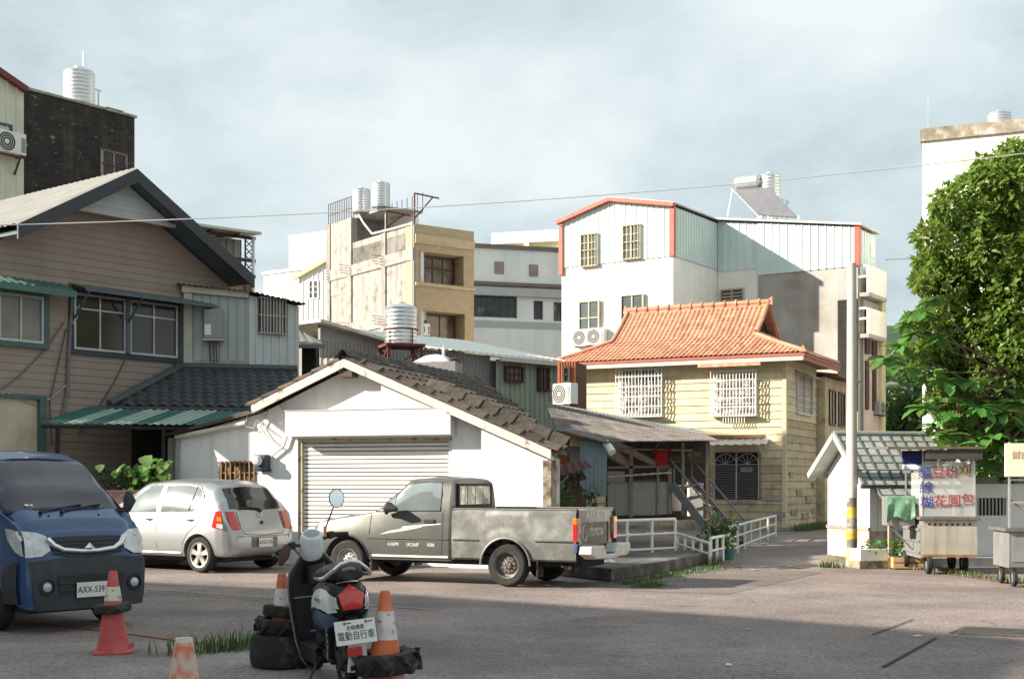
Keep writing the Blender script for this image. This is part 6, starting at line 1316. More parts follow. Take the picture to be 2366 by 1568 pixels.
for s_ in (1,-1):
    part('rear_side_window', patch(hb, [(.92,.985),(.4,.995),(-.06,1.02)], [(.90,1.40),(.4,1.405),(.10,1.36)], .004, s_), tint, car, 60)
    part('front_side_window', patch(hb, [(1.02,.98),(1.6,.965),(2.02,.97)], [(1.0,1.405),(1.3,1.39),(1.98,1.0)], .004, s_), tint, car, 60)
    part('window_trim', MB().tube([(x,s_*(hb.hw(x,z)+.006),z) for x,z in ((2.06,.965),(1.98,1.03),(1.62,1.26),(1.3,1.415),(.9,1.43),(.4,1.425),(.12,1.38),(.0,1.25),(-.09,1.015))],.012,6), mat('plum_visor',(.16,.09,.10),.4), car, 50)
    part('belt_trim', MB().tube([(x,s_*(hb.hw(x,z)+.005),z) for x,z in ((2.06,.955),(1.5,.965),(.9,.975),(.4,.985),(-.08,1.005))],.010,6), blk, car, 50)
    part('quarter_divider', MB().tube([(x,s_*(hb.hw(x,z)+.007),z) for x,z in ((.26,.99),(.22,1.2),(.2,1.40))],.010,6), blk, car)
    for x in (.95,): part('door_gap', MB().tube([(xx,s_*(hb.hw(xx,z)+.001),z) for xx,z in ((.96,1.0),(.97,.7),(.96,.42),(.93,.3))],.005,5), blk, car)
    part('door_gap', MB().tube([(xx,s_*(hb.hw(xx,z)+.001),z) for xx,z in ((-.05,1.02),(.02,.8),(.26,.62),(.36,.45),(.38,.3))],.005,5), blk, car)
    part('sill_trim', MB().tube([(x,s_*(hb.hw(x,.31)+.004),.31) for x in (.4,1.2,2.05)],.014,6), silver, car)
    for x in (.22,1.18):
        h_ = part('door_handle', MB().tube([(x-.1,s_*(hb.hw(x,.86)+.01),.855),(x,s_*(hb.hw(x,.86)+.035),.865),(x+.1,s_*(hb.hw(x,.86)+.01),.865)],[.012,.022,.012],8), silver, car, 50)
    part('wing_mirror', MB().lathe([(0,-.11),(.07,-.08),(.085,0),(.06,.09),(0,.11)], (1.92,s_*.95,1.02), 12, 'y'), silver, car, 50)
    # tail lamps
    lo_, hi_ = [(s_*.42,.70),(s_*.56,.74),(s_*.70,.78)], [(s_*.50,1.0),(s_*.6,1.0),(s_*.69,.985)]
    L_ = [(-.52+.0,.70),(-.40,.725),(-.30,.74)]; H_ = [(-.46,.99),(-.42,1.005),(-.345,1.0)]
    part('tail_lamp', patch(hb, L_, H_, .012, s_), tail_red, car, 60)
    part('tail_lamp_rear', patch(hb, [(s_*.53,.70),(s_*.70,.70)], [(s_*.55,.99),(s_*.70,.99)], .014, mode='rear', xin=.3), tail_red, car, 60)
    part('tail_lamp_amber', patch(hb, [(-.49,.83),(-.40,.84)], [(-.47,.90),(-.39,.91)], .016, s_), tail_amb, car, 60)
    part('tail_lamp_clear', patch(hb, [(-.52,.715),(-.40,.735)], [(-.51,.79),(-.40,.80)], .016, s_), lens_clear, car, 60)
    part('headlamp', patch(hb, [(2.6,.66),(2.8,.62),(2.98,.6)], [(2.55,.86),(2.8,.82),(2.99,.72)], .006, s_), lens_clear, car, 60)
part('rear_window', patch(hb, [(-.60,1.03),(0,1.0),(.60,1.03)], [(-.52,1.36),(0,1.39),(.52,1.36)], .006, mode='rear', nu=20, nv=10, xin=.5), rdark, car, 60)
part('windscreen', patch(hb, [(-.62,1.06),(0,1.03),(.62,1.06)], [(-.5,1.40),(0,1.44),(.5,1.40)], .006, mode='front', nu=20, nv=10, xin=.9), rdark, car, 60)
part('tailgate_gap', MB().tube([(hb.endx(y,z,True,.4)-.002,y,z) for y,z in ((-.50,.98),(-.50,.72),(-.44,.62),(0,.60),(.44,.62),(.50,.72),(.50,.98))],.006,5), blk, car)
part('rear_wiper', MB().tube([(hb.endx(y,z,True,.4)-.025,y,z) for y,z in ((-.05,.98),(.0,1.03),(.22,1.05),(.42,1.03))],[.03,.022,.014,.01],6), blk, car, 50)
part('rear_badge', MB().tube([(hb.endx(-.0+.055*math.cos(a),.93+.04*math.sin(a),True,.4)-.008,.055*math.cos(a),.93+.04*math.sin(a)) for a in [k*math.pi/8 for k in range(17)]],.007,5), chrome, car)
part('badge_bar', MB().tube([(hb.endx(y,z,True,.4)-.008,y,z) for y,z in ((-.03,.945),(0,.955),(.03,.945))],.006,5).tube([(hb.endx(0,z,True,.4)-.008,0,z) for z in (.895,.93,.962)],.005,5), chrome, car)
part('tailgate_lock', MB().lathe([(0,0),(.035,.0),(.035,.01)], (hb.endx(0,.80,True,.4)-.012,0,.80), 12, 'x'), blk, car)
pw = mat('plate_white', (.72,.72,.68), .5, var=.06, vs=6); ptx = mat('plate_text', (.03,.03,.03), .6)
px_ = hb.endx(.1,.47,True,.4)
rec = part('plate_recess', patch(hb, [(-.3,.40),(.3,.40)], [(-.3,.57),(.3,.57)], .006, mode='rear', xin=.3), mat('grey_recess',(.16,.165,.165),.5,.4), car)
pp = part('number_plate', B(px_-.035,px_-.02,-.16,.16,.405,.555), pw, car, bevel=.004)
text('6553-TA', .085, ptx, pp, (px_-.037,0,.48), (math.pi/2,0,-math.pi/2), ext=.001)
part('bumper_crease', MB().tube([(hb.endx(y,.585,True,.4)-.002,y,.585) for y in (-.62,-.3,0,.3,.62)],.006,5), mat('grey_recess',(.16,.165,.165)), car)
part('underbody', B(-.4,2.9,-.6,.6,.17,.27), car_int, car); part('roof_antenna', MB().cyl((.05,0,1.5),(-.12,0,1.62),.008,n=5), blk, car)
part('exhaust', MB().cyl((-.5,-.35,.25),(-.62,-.35,.24),.03,n=8), gsd, car)

# ------------------------------------------------------------------ old grey pickup
gpm = mat('faded_grey_pickup_paint', (.13,.131,.122), .38, .4, rv=.03, var=.10, vs=1.6, coat=.35, col2=(.17,.17,.158), lo=.55, hi=.75, s2=1.2, streak=.12, sts=5, stcol=(.12,.10,.08))
gpt = mat('patchy_grey_bed_paint', (.15,.152,.143), .45, .3, rv=.05, var=.10, vs=2, coat=.2, col2=(.27,.275,.262), lo=.47, hi=.66, s2=2.6, streak=.15, sts=6, stcol=(.12,.10,.08))
fw = Vector((-.905,.425,0)).normalized(); lat = Vector((-fw.y,fw.x,0)); c0 = Vector((-.04,19.98,0)) - lat*.71
pk_ = place('pickup_truck', 'old grey pickup truck with patched paint parked in front of the garage', 'pickup', c0, fw, 'cars parked along the kerb')
def sp_(x, zt, zbelt, w, wb, wr, zb=.36, zm=.72):
    return (x, [(0,zb),(w*.85,zb),(w*.975,zb+.05),(w,zm),(wb,zbelt),((wb+wr)/2+.008,(zbelt+zt)/2),(wr,zt-.07),(wr*.75,zt-.018),(0,zt)])
cab = Body([sp_(.96,1.63,1.13,.80,.79,.665), sp_(1.0,1.66,1.13,.825,.80,.665), sp_(1.35,1.69,1.12,.835,.81,.67), sp_(1.75,1.66,1.11,.838,.81,.665), sp_(2.05,1.43,1.10,.838,.80,.69), sp_(2.42,1.13,1.04,.838,.79,.74), sp_(2.9,1.08,.97,.83,.78,.72), sp_(3.4,1.0,.9,.815,.77,.70), sp_(3.52,.9,.82,.78,.74,.68), sp_(3.56,.72,.66,.74,.71,.66,.42,.56)])
o = part('cab', cab.mesh(64), gpm, pk_); boolean_cut(o, [well(pk_,2.85,.33,.41,s_*.5,s_*1.2) for s_ in (1,-1)])
win_g = mat('pickup_glass', (.36,.41,.42), .05, .65, var=.12, vs=2.2)
# bed
def bside(s_):
    mb = MB(); xs = [.93-(.93+1.15)*i/44 for i in range(45)]
    prof_ = [(.40,.80),(.43,.835),(.60,.842),(.70,.85),(.74,.842),(1.0,.838),(1.13,.83),(1.17,.80)]
    def zlow(x): d = abs(x); return .33+math.sqrt(max(0,.41**2-d*d)) if d < .41 else .40
    vv = []
    for x in xs:
        zl = max(.40, zlow(x)) if abs(x) < .405 else .40
        flare = .03*max(0,1-abs(math.hypot(x,0)-0)/.6) if abs(x) < .6 else 0
        for z, y in prof_:
            zz = zl+(z-.40)/(1.17-.40)*(1.17-zl); yy = 0
            for (za,ya),(zb,yb) in zip(prof_,prof_[1:]):
                if za <= zz <= zb+1e-6: yy = ya+(yb-ya)*(zz-za)/(zb-za)
            yy += flare*max(0,1-abs(math.hypot(x,zz-.33)-.45)/.12); vv.append((x,s_*yy,zz))
        vv.append((x,s_*.72,1.17)); vv.append((x,s_*.72,.62))
    m = len(prof_)+2; mb.add(vv, [(i*m+k,(i+1)*m+k,(i+1)*m+k+1,i*m+k+1) for i in range(len(xs)-1) for k in range(m-1)]); return mb
for s_ in (1,-1):
    part('bed_side', bside(s_), gpt, pk_, 30); part('bed_rail', B(-1.15,.92,s_*.76-.05,s_*.76+.05,1.171,1.19), mat('worn_rail',(.17,.165,.155),.6,.3,var=.2,vs=6), pk_, bevel=.008)
    part('arch_lip', MB().tube([(.415*math.cos(math.pi*k/18),s_*.868,.33+.415*math.sin(math.pi*k/18)) for k in range(19)],.018,6), gpt, pk_, 50)
    part('bed_front_post', B(.90,.93,s_*.72-.0,s_*.72+s_*.1,.40,1.165) if s_>0 else B(.90,.93,s_*.82,s_*.72,.40,1.165), gpt, pk_)
    part('inner_wheel_housing', B(-.5,.5,s_*.45 if s_>0 else -.72,s_*.72 if s_>0 else -.45,.5,.82), car_int, pk_)
    part('mud_flap', B(-.52,-.50,s_*.60 if s_>0 else -.82,s_*.82 if s_>0 else -.60,.16,.46), blk, pk_)
    part('mud_flap', B(2.38,2.40,s_*.60 if s_>0 else -.82,s_*.82 if s_>0 else -.60,.18,.44), blk, pk_)
    part('side_moulding', MB().tube([(x,s_*.858,.705) for x in (.90,.46)],.012,6), blk, pk_); part('side_moulding', MB().tube([(x,s_*.858,.705) for x in (-.5,-1.1)],.012,6), blk, pk_)
    part('side_moulding', MB().tube([(x,s_*(cab.hw(x,.705)+.004),.705) for x in (1.0,1.8,2.46)],.012,6), blk, pk_)
    part('chrome_sill', MB().tube([(x,s_*(cab.hw(x,.425)+.006),.425) for x in (1.0,1.7,2.36)],.022,6), mat('dull_chrome',(.55,.54,.50),.4,.6,var=.2,vs=6), pk_)
    part('side_window', patch(cab, [(1.16,1.155),(1.75,1.145),(2.30,1.13)], [(1.17,1.575),(1.66,1.565),(2.26,1.18)], .004, s_), win_g, pk_, 60)
    part('window_seal', MB().tube([(x,s_*(cab.hw(x,z)+.006),z) for x,z in ((1.15,1.15),(1.15,1.4),(1.17,1.59),(1.4,1.60),(1.67,1.585),(1.95,1.42),(2.32,1.155),(2.33,1.12),(1.7,1.14),(1.15,1.15))],.010,6), blk, pk_, 50)
    part('quarter_bar', MB().tube([(x,s_*(cab.hw(x,z)+.008),z) for x,z in ((1.98,1.14),(1.98,1.38))],.010,6), blk, pk_)
    part('door_gap', MB().tube([(x,s_*(cab.hw(x,z)+.001),z) for x,z in ((1.10,1.60),(1.10,1.1),(1.10,.7),(1.12,.46))],.006,5), blk, pk_); part('door_gap', MB().tube([(x,s_*(cab.hw(x,z)+.001),z) for x,z in ((2.40,1.08),(2.42,.8),(2.40,.46))],.006,5), blk, pk_)
    part('door_handle', MB().hexa([(1.24,s_*(cab.hw(1.3,.99)-.004),.955),(1.42,s_*(cab.hw(1.4,.99)-.004),.955),(1.42,s_*(cab.hw(1.4,.99)+.02),.955),(1.24,s_*(cab.hw(1.3,.99)+.02),.955),(1.24,s_*(cab.hw(1.3,.99)-.004),1.01),(1.42,s_*(cab.hw(1.4,.99)-.004),1.01),(1.42,s_*(cab.hw(1.4,.99)+.02),1.01),(1.24,s_*(cab.hw(1.3,.99)+.02),1.01)]), blk, pk_)
    mo = part('wing_mirror', MB().tube([(2.08,s_*.86,1.10),(2.05,s_*.93,1.17),(1.95,s_*1.0,1.2),(1.80,s_*1.02,1.17)],[.03,.05,.085,.03],10), blk, pk_, 50)
    part('arch_lip', MB().tube([(2.85+.415*math.cos(math.pi*k/18),s_*(cab.hw(2.85+.415*math.cos(math.pi*k/18),min(.9,.33+.415*math.sin(math.pi*k/18)))+.0),.33+.415*math.sin(math.pi*k/18)) for k in range(19)],.016,6), blk, pk_, 50)
    part('headlamp', patch(cab, [(s_*.45,.68),(s_*.72,.68)], [(s_*.45,.82),(s_*.72,.82)], .012, mode='front', xin=3.0), lens_clear, pk_)
    part('tail_lamp', B(-1.165,-1.10,s_*.70 if s_>0 else -.848,s_*.848 if s_>0 else -.70,.70,1.05), tail_red, pk_, bevel=.012)
    part('tail_lamp_amber', B(-1.168,-1.098,s_*.698 if s_>0 else -.85,s_*.85 if s_>0 else -.698,.96,1.055), tail_amb, pk_, bevel=.01); part('tail_lamp_clear', B(-1.168,-1.12,s_*.698 if s_>0 else -.78,s_*.78 if s_>0 else -.698,.82,.95), mat('pink_lens',(.55,.30,.25),.3), pk_)
part('cab_gap_dark_filler', B(.925,.958,-.78,.78,.42,1.14), hole_m, pk_); part('bed_floor', B(-1.14,.91,-.72,.72,.58,.62), car_int, pk_); part('bed_front', B(.88,.92,-.719,.719,.621,1.165), gpt, pk_)  # first part: black filler put between cab and bed as the gap's shade
part('windscreen', patch(cab, [(-.70,1.16),(0,1.14),(.70,1.16)], [(-.56,1.60),(0,1.62),(.56,1.60)], .006, mode='front', nu=20, nv=10, xin=1.4), win_g, pk_, 60)
# rear cab window
rwf = part('rear_window_frame', MB().wallholes(-.60,.60,1.20,1.57,[(-.55,.55,1.24,1.53)],0,.02), blk, pk_, loc=(.95,0,0), rot=(0,0,math.pi/2))
for k in range(4): 
    y0 = -.55+k*.275; part('pane', B(y0+.01,y0+.265,.005,.012,1.24,1.53), mat('rear_cab_pane',(.20,.22,.2),.08,.3,var=.6,vs=3,col2=(.55,.52,.45),lo=.5,hi=.56,s2=3), rwf)
# tailgate
tg = part('tailgate', MB().wallholes(-.69,.69,.56,1.165,[(-.56,.56,.66,.98)],0,.05), gpm, pk_, loc=(-1.13,0,0), rot=(0,0,-math.pi/2))
part('tailgate_panel', B(-.56,.56,.014,.04,.66,.98), mat('dark_tailgate_paint',(.11,.108,.095),.45,.3,var=.15,vs=4), tg)
wt_ = mat('worn_white_lettering', (.74,.73,.68), .7, var=.15, vs=12)
text('TOYOTA', .17, wt_, tg, (.08,.012,.82), (math.pi/2,0,0), ext=.002, sx=.80)
part('tailgate_emblem', MB().tube([(-.42+.085*math.cos(k*math.pi/8),.010,.82+.12*math.sin(k*math.pi/8)) for k in range(4,17)],.009,5), wt_, tg)
text('AJU-0997', .19, wt_, tg, (.0,-.002,1.075), (math.pi/2,0,0), ext=.002, sx=1.05)
# stepped rear bumper
bm_ = mat('chipped_silver_bumper', (.60,.59,.55), .45, .4, var=.15, vs=7, col2=(.33,.22,.13), lo=.62, hi=.72, s2=6)
prf = [(-.84,.52),(-.82,.64),(-.30,.64),(-.20,.50),(.20,.50),(.30,.64),(.82,.64),(.84,.52),(.62,.44),(.30,.44),(.22,.42),(-.22,.42),(-.30,.44),(-.62,.44)]
part('rear_bumper', MB().prism([(y,z) for y,z in prf], -1.40, -1.19, 'yz'), bm_, pk_, bevel=.015)
part('bumper_step', B(-1.36,-1.2,-.2,.2,.501,.52), blk, pk_)
part('bumper_stay', B(-1.2,-.9,-.5,-.4,.42,.56), car_int, pk_); part('bumper_stay', B(-1.2,-.9,.4,.5,.42,.56), car_int, pk_)
part('chassis', B(-1.1,3.4,-.45,.45,.3,.45), car_int, pk_); part('front_bumper', B(3.50,3.68,-.82,.82,.44,.62), bm_, pk_, bevel=.03)
part('exhaust', MB().cyl((-.75,.45,.33),(-.95,.60,.30),.03,n=8), gsd, pk_)
part('differential', MB().lathe([(0,-.2),(.13,-.1),(.15,0),(.13,.1),(0,.2)], (0,0,.33), 14, 'y'), car_int, pk_); part('axle', MB().cyl((0,-.68,.33),(0,.68,.33),.05,n=8), car_int, pk_)
strim = mat('brown_steel_rim', (.15,.135,.12), .6, .5, var=.25, vs=9)
for x in (0,2.85):
    for s_ in (1,-1): road_wheel(pk_, (x,s_*.715,.33), .33, .20, s_, .20, 'steel', strim if x == 0 else mat('silver_steel_rim',(.45,.44,.42),.5,.5,var=.2,vs=9))
# decals and door lettering (left side)
dec = mat('white_swoosh_decal', (.66,.66,.63), .6, var=.15, vs=10)
for k in range(5):
    x0 = 2.22-.10*k; part('side_decal', patch(cab, [(x0,.76+.015*k),(x0-.15,.79+.014*k),(x0-.36,.84+.012*k)], [(x0-.03,.775+.017*k),(x0-.16,.82+.016*k),(x0-.36,.855+.013*k)], .003, 1, nu=8, nv=2), dec, pk_)
part('side_decal', patch(cab, [(1.84,.86),(1.5,.90),(1.13,.935)], [(1.80,.895),(1.45,.93),(1.13,.95)], .003, 1, nu=8, nv=2), dec, pk_)
for s, x, w_ in (('A100PPI',1.97,.8),('UK2560F',1.62,.8),('RE8K',1.29,.8)):
    text(s, .075, wt_, pk_, (x,cab.hw(x,.61)+.006,.61), (math.pi/2-.02,0,math.pi), ext=.001, sx=w_)
blp = mat('blue_paint_mark', (.04,.07,.24), .6, var=.3, vs=20)
part('blue_patch', MB().hexa([(-1.172,.77,.55),(-1.12,.77,.55),(-1.12,.853,.55),(-1.172,.853,.55),(-1.170,.79,.68),(-1.12,.79,.68),(-1.12,.852,.68),(-1.170,.852,.68)]), blp, pk_)

# ------------------------------------------------------------------ blue van
bluep = mat('blue_van_paint', (.022,.062,.165), .36, .1, rv=.03, var=.10, vs=1.5, coat=.6)
fw = Vector((math.cos(R(41)),-math.sin(R(41)),0)); lat = Vector((-fw.y,fw.x,0))
van = place('blue_van', 'dark blue microvan facing the road at the left edge', 'van', Vector((-4.56,14.1,0))-fw*.72, fw, 'cars parked along the kerb')
def sv_(x, zt, zbelt, w, wb, wr, zb=.30, zm=.62): return (x, [(0,zb),(w*.86,zb),(w*.97,zb+.06),(w,zm),(wb,zbelt),((wb+wr)/2+.015,(zbelt+zt)/2),(wr,zt-.10),(wr*.78,zt-.025),(0,zt)])
vb_ = Body([sv_(-3.1,1.86,1.15,.72,.72,.62), sv_(-3.0,1.93,1.15,.765,.76,.64), sv_(-1.8,1.965,1.12,.78,.775,.65), sv_(-.75,1.95,1.12,.78,.775,.64), sv_(-.42,1.86,1.15,.78,.77,.63), sv_(.0,1.57,1.24,.78,.765,.66), sv_(.30,1.30,1.16,.775,.75,.68), sv_(.48,1.21,1.07,.76,.73,.66), sv_(.62,1.06,.94,.735,.71,.64,.26,.58), sv_(.70,.87,.78,.70,.67,.62,.24,.52), sv_(.735,.66,.60,.65,.62,.58,.24,.44)])
o = part('body', vb_.mesh(64), bluep, van); boolean_cut(o, [well(van,0,.28,.34,s_*.45,s_*1.2) for s_ in (1,-1)]+[well(van,-2.4,.28,.34,s_*.45,s_*1.2) for s_ in (1,-1)])
part('windscreen', patch(vb_, [(-.70,1.28),(-.3,1.315),(0,1.32),(.3,1.315),(.70,1.28)], [(-.585,1.78),(-.3,1.82),(0,1.83),(.3,1.82),(.585,1.78)], .006, mode='front', nu=24, nv=12, xin=-1.0), mat('smoked_windscreen',(.032,.026,.04),.04,var=.2,vs=1.5,spec=.8), van, 60)
part('windscreen_seal', MB().tube([(vb_.endx(y,z,False,-1)+.005,y,z) for y,z in ((-.72,1.26),(-.3,1.295),(0,1.30),(.3,1.295),(.72,1.26),(.66,1.5),(.60,1.80),(.3,1.84),(0,1.85),(-.3,1.84),(-.60,1.80),(-.66,1.5),(-.72,1.26))],.014,6), blk, van, 50)
vbk = mat('charcoal_bumper_plastic', (.035,.036,.042), .6, var=.12, vs=5)
part('front_bumper', patch(vb_, [(-.64,.25),(-.3,.24),(.3,.24),(.64,.25)], [(-.70,.76),(-.3,.79),(.3,.79),(.70,.76)], .035, mode='front', nu=28, nv=10, xin=-.2), vbk, van, 50)
for s_ in (1,-1): part('bumper_side', patch(vb_, [(.34,.27),(.45,.25),(.60,.25)], [(.36,.66),(.48,.72),(.60,.77)], .03, s_, nu=10, nv=8), vbk, van, 50)
part('air_intake', patch(vb_, [(-.36,.40),(.36,.40)], [(-.40,.60),(.40,.60)], .042, mode='front', nu=16, nv=5, xin=-.2), hole_m, van)
for z in (.45,.52): part('intake_bar', MB().tube([(vb_.endx(y,z,False,-.2)+.045,y,z) for y in (-.38,-.2,0,.2,.38)],.009,5), vbk, van)
part('grille', patch(vb_, [(-.40,.83),(-.2,.79),(0,.78),(.2,.79),(.40,.83)], [(-.46,1.0),(-.2,1.01),(0,1.01),(.2,1.01),(.46,1.0)], .012, mode='front', nu=20, nv=5, xin=-.2), hole_m, van)
for z in (.84,.88,.92,.96): part('grille_bar', MB().tube([(vb_.endx(y,z,False,-.2)+.016,y,z) for y in (-.42,-.2,0,.2,.42)],.008,5), vbk, van)
part('chrome_bar', MB().tube([(vb_.endx(y,z,False,-.2)+.024,y,z) for y,z in ((-.46,.99),(-.40,.92),(-.30,.87),(-.1,.85),(.1,.85),(.30,.87),(.40,.92),(.46,.99))],[.035,.034,.030,.026,.026,.030,.034,.035],8), chrome, van, 50)
bc = Vector((vb_.endx(0,.885,False,-.2)+.045,0,.885)); part('emblem', MB().add([bc+Vector((.004,0,.055)),bc+Vector((0,-.06,0)),bc+Vector((0,0,-.05)),bc+Vector((0,.06,0)),bc+Vector((.025,0,0))],[(0,1,4),(1,2,4),(2,3,4),(3,0,4),(0,3,2,1)]), chrome, van)
for s_ in (1,-1):
    part('headlamp', patch(vb_, [(s_*.44,.87),(s_*.55,.81),(s_*.705,.80)], [(s_*.46,1.02),(s_*.55,1.06),(s_*.70,1.075)], .018, mode='front', nu=12, nv=8, xin=-.1), lens_clear, van, 60)
    part('headlamp_side', patch(vb_, [(.655,.81),(.54,.86),(.40,.99)], [(.60,1.055),(.48,1.09),(.36,1.10)], .016, s_, nu=10, nv=6), lens_clear, van, 60)
    part('fog_lamp_recess', MB().lathe([(0,.0),(.075,.0),(.085,.02)], (vb_.endx(s_*.52,.49,False,-.2)+.03,s_*.52,.49), 16, 'x'), hole_m, van); part('fog_lamp', MB().lathe([(0,.02),(.045,.012),(.05,0)], (vb_.endx(s_*.52,.49,False,-.2)+.045,s_*.52,.49), 16, 'x'), lens_clear, van, 50)
    part('side_window', patch(vb_, [(.02,1.17),(-.4,1.15),(-.95,1.15)], [(-.02,1.40),(-.34,1.70),(-.95,1.74)], .004, s_), mat('smoked_windscreen',(.045,.037,.055)), van, 60)
    part('rear_side_window', patch(vb_, [(-1.1,1.15),(-2.0,1.15)], [(-1.1,1.74),(-2.0,1.74)], .004, s_), mat('smoked_windscreen',(.045,.037,.055)), van, 60)
    part('wiper', MB().tube([(vb_.endx(y,z,False,-1)+.03,y,z) for y,z in ((s_*.12-.25,1.275),(s_*.12+.0,1.305),(s_*.12+.3,1.345))],.011,5), blk, van); part('wiper_pivot', MB().cyl((vb_.endx(s_*.12-.25,1.26,False,-1)+.0,s_*.12-.25,1.25),(vb_.endx(s_*.12-.25,1.26,False,-1)+.04,s_*.12-.25,1.28),.02,n=8), blk, van)
    part('wing_mirror', MB().tube([(.02,s_*.78,1.22),(.04,s_*.90,1.28),(.02,s_*.95,1.38),(.0,s_*.95,1.48)],[.02,.05,.075,.03],10), blk, van, 50)
    part('washer_jet', MB().lathe([(0,.012),(.014,.008),(.016,0)], (.42,s_*.3,vb_.topz(.42,.3)), 8), blk, van)
    part('door_gap', MB().tube([(x,s_*(vb_.hw(x,z)+.001),z) for x,z in ((-.02,1.15),(.02,.9),(-.15,.66),(-.36,.5),(-.4,.34))],.006,5), blk, van)
part('hood_gap', MB().tube([(x,y,vb_.topz(x,y)+.0) for x,y in ((.1,-.70),(.35,-.66),(.56,-.5))],.005,5), blk, van); part('hood_gap', MB().tube([(x,y,vb_.topz(x,y)+.0) for x,y in ((.1,.70),(.35,.66),(.56,.5))],.005,5), blk, van)
xp = vb_.endx(0,.40,False,-.2)+.06
vp = part('number_plate', B(xp,xp+.012,-.19,.19,.36,.52), pw, van, bevel=.004); text('AXX-5391', .10, ptx, vp, (xp+.014,0,.44), (math.pi/2,0,math.pi/2), ext=.001, sx=.82)
st_ = part('windscreen_stickers', MB().box(0,.002,-.06,-.01,0,.03).box(0,.002,.01,.06,0,.03), pw, van, loc=(vb_.endx(-.42,1.33,False,-1)+.012,-.42,1.33), kind='stuff')
st_.rotation_euler = (0,-R(50),R(8))
for x in (0,-2.4):
    for s_ in (1,-1): road_wheel(van, (x,s_*.665,.28), .28, .165, s_, .175, 'steel', mat('silver_steel_rim',(.45,.44,.42)))
part('underbody', B(-2.9,.55,-.6,.6,.2,.32), car_int, van); part('roof_rail_mount', B(-.72,-.60,-.56,-.50,1.93,1.985), bluep, van)
# ------------------------------------------------------------------ electric scooter
sc = place('electric_scooter', 'blue, white and black electric scooter seen from behind', 'scooter', Vector((-1.262,10.10,0)), Vector((-.36,.93,0))); sc.scale = (.96,.96,1.07)
sc.rotation_euler.x = -R(5)
def ss(x, zb, zt, w, k=.92): h = zt-zb; return (x, [(0,zb),(w*.6,zb+.005),(w*.92,zb+h*.2),(w,zb+h*.45),(w*k,zb+h*.7),(w*.7*k,zt-h*.07),(0,zt)])
sblk = mat('scooter_black_plastic', (.007,.006,.007), .42, var=.2, vs=9); swht = mat('scooter_white_panel', (.72,.73,.74), .3, var=.08, vs=5, coat=.4); sblu = mat('scooter_blue_panel', (.055,.105,.19), .35, var=.12, vs=5, coat=.4)
tail = Body([ss(-.36,.62,.72,.05), ss(-.32,.56,.77,.115), ss(-.22,.50,.81,.165), ss(-.05,.43,.82,.195), ss(.2,.40,.80,.19), ss(.45,.34,.72,.15), ss(.56,.30,.60,.11)])
part('rear_cowl', tail.mesh(30), sblk, sc, 50)
for s_ in (1,-1):
    part('white_side_panel', patch(tail, [(-.31,.585),(-.22,.575),(-.10,.60),(.12,.60),(.34,.56)], [(-.28,.70),(-.2,.735),(-.05,.745),(.12,.72),(.34,.62)], .008, s_, nu=16), swht, sc, 60)
    part('blue_side_panel', patch(tail, [(-.27,.535),(-.16,.48),(-.05,.45),(.06,.44),(.2,.45)], [(-.25,.575),(-.16,.572),(-.05,.592),(.06,.585),(.2,.52)], .010, s_, nu=16), sblu, sc, 60)
    part('turn_signal', patch(tail, [(-.335,.61),(-.27,.60)], [(-.33,.69),(-.26,.71)], .016, s_), lens_clear, sc, 60)
text('emoving', .055, mat('grey_script',(.2,.25,.2),.6), sc, (-.02,tail.hw(-.02,.66)+.012,.665), (math.pi/2,0,math.pi), ext=.001)
# tail lamp: pentagon
P5 = [(-.10,.70),(-.075,.60),(.075,.60),(.10,.70),(0,.775)]
lm = MB(); vv = [(tail.endx(y*.9,z,True,.1)-.035,y,z) for y,z in P5]+[(tail.endx(y*.9,z,True,.1)+.03,y*1.08,z+(.006 if z>.65 else -.006)) for y,z in P5]+[(tail.endx(0,.67,True,.1)-.040,0,.67)]
lm.add(vv, [(i,(i+1)%5,10) for i in range(5)]+[(i,5+i,5+(i+1)%5,(i+1)%5) for i in range(5)]); part('tail_lamp', lm, tail_red, sc, 55)
seat = Body([ss(-.33,.80,.88,.06), ss(-.27,.79,.915,.13), ss(-.1,.79,.92,.165), ss(.15,.78,.88,.165), ss(.4,.74,.84,.13), ss(.52,.72,.79,.08)])
part('seat', seat.mesh(26), mat('black_vinyl',(.014,.012,.012),.45,var=.2,vs=7,bump=.1), sc, 50)
part('grab_rail', MB().tube([(.04,.185,.81),(-.14,.20,.815),(-.28,.185,.83),(-.37,.135,.875),(-.40,.07,.925),(-.405,0,.94),(-.40,-.07,.925),(-.37,-.135,.875),(-.28,-.185,.83),(-.14,-.20,.815),(.04,-.185,.81)],.015,8), chrome, sc, 60)
part('grab_rail_emblem', MB().tube([(-.345,-.05,.875),(-.35,0,.885),(-.345,.05,.875)],.012,6), gsd, sc)
part('rear_trim_strip', MB().tube([(tail.endx(y,z,True,.1)-.006,y,z) for y,z in ((-.15,.755),(-.08,.785),(0,.79),(.08,.785),(.15,.755))],.007,5), chrome, sc)
wheel_r = .20
def sc_wheel(x):
    o = part('wheel', MB().lathe([(.135,-.045),(.185,-.05),(.20,-.03),(.205,0),(.20,.03),(.185,.05),(.135,.045),(.135,-.045)], (0,0,0), 30, 'y'), rub, sc, 40, loc=(x,0,.205))
    part('rim', MB().lathe([(.135,.03),(.12,.01),(.05,.03),(0,.035)], (0,0,0), 24, 'y').lathe([(.135,-.03),(.12,-.01),(.05,-.03),(0,-.035)], (0,0,0), 24, 'y'), gsd, o, 40)
    for k in range(18):
        a = k*2*math.pi/18
        for s_ in (1,-1): part('tread_block', MB().bar((.203*math.cos(a),.012*s_,.203*math.sin(a)),(.196*math.cos(a+.14),.042*s_,.196*math.sin(a+.14)),.018,.014), rub, o)
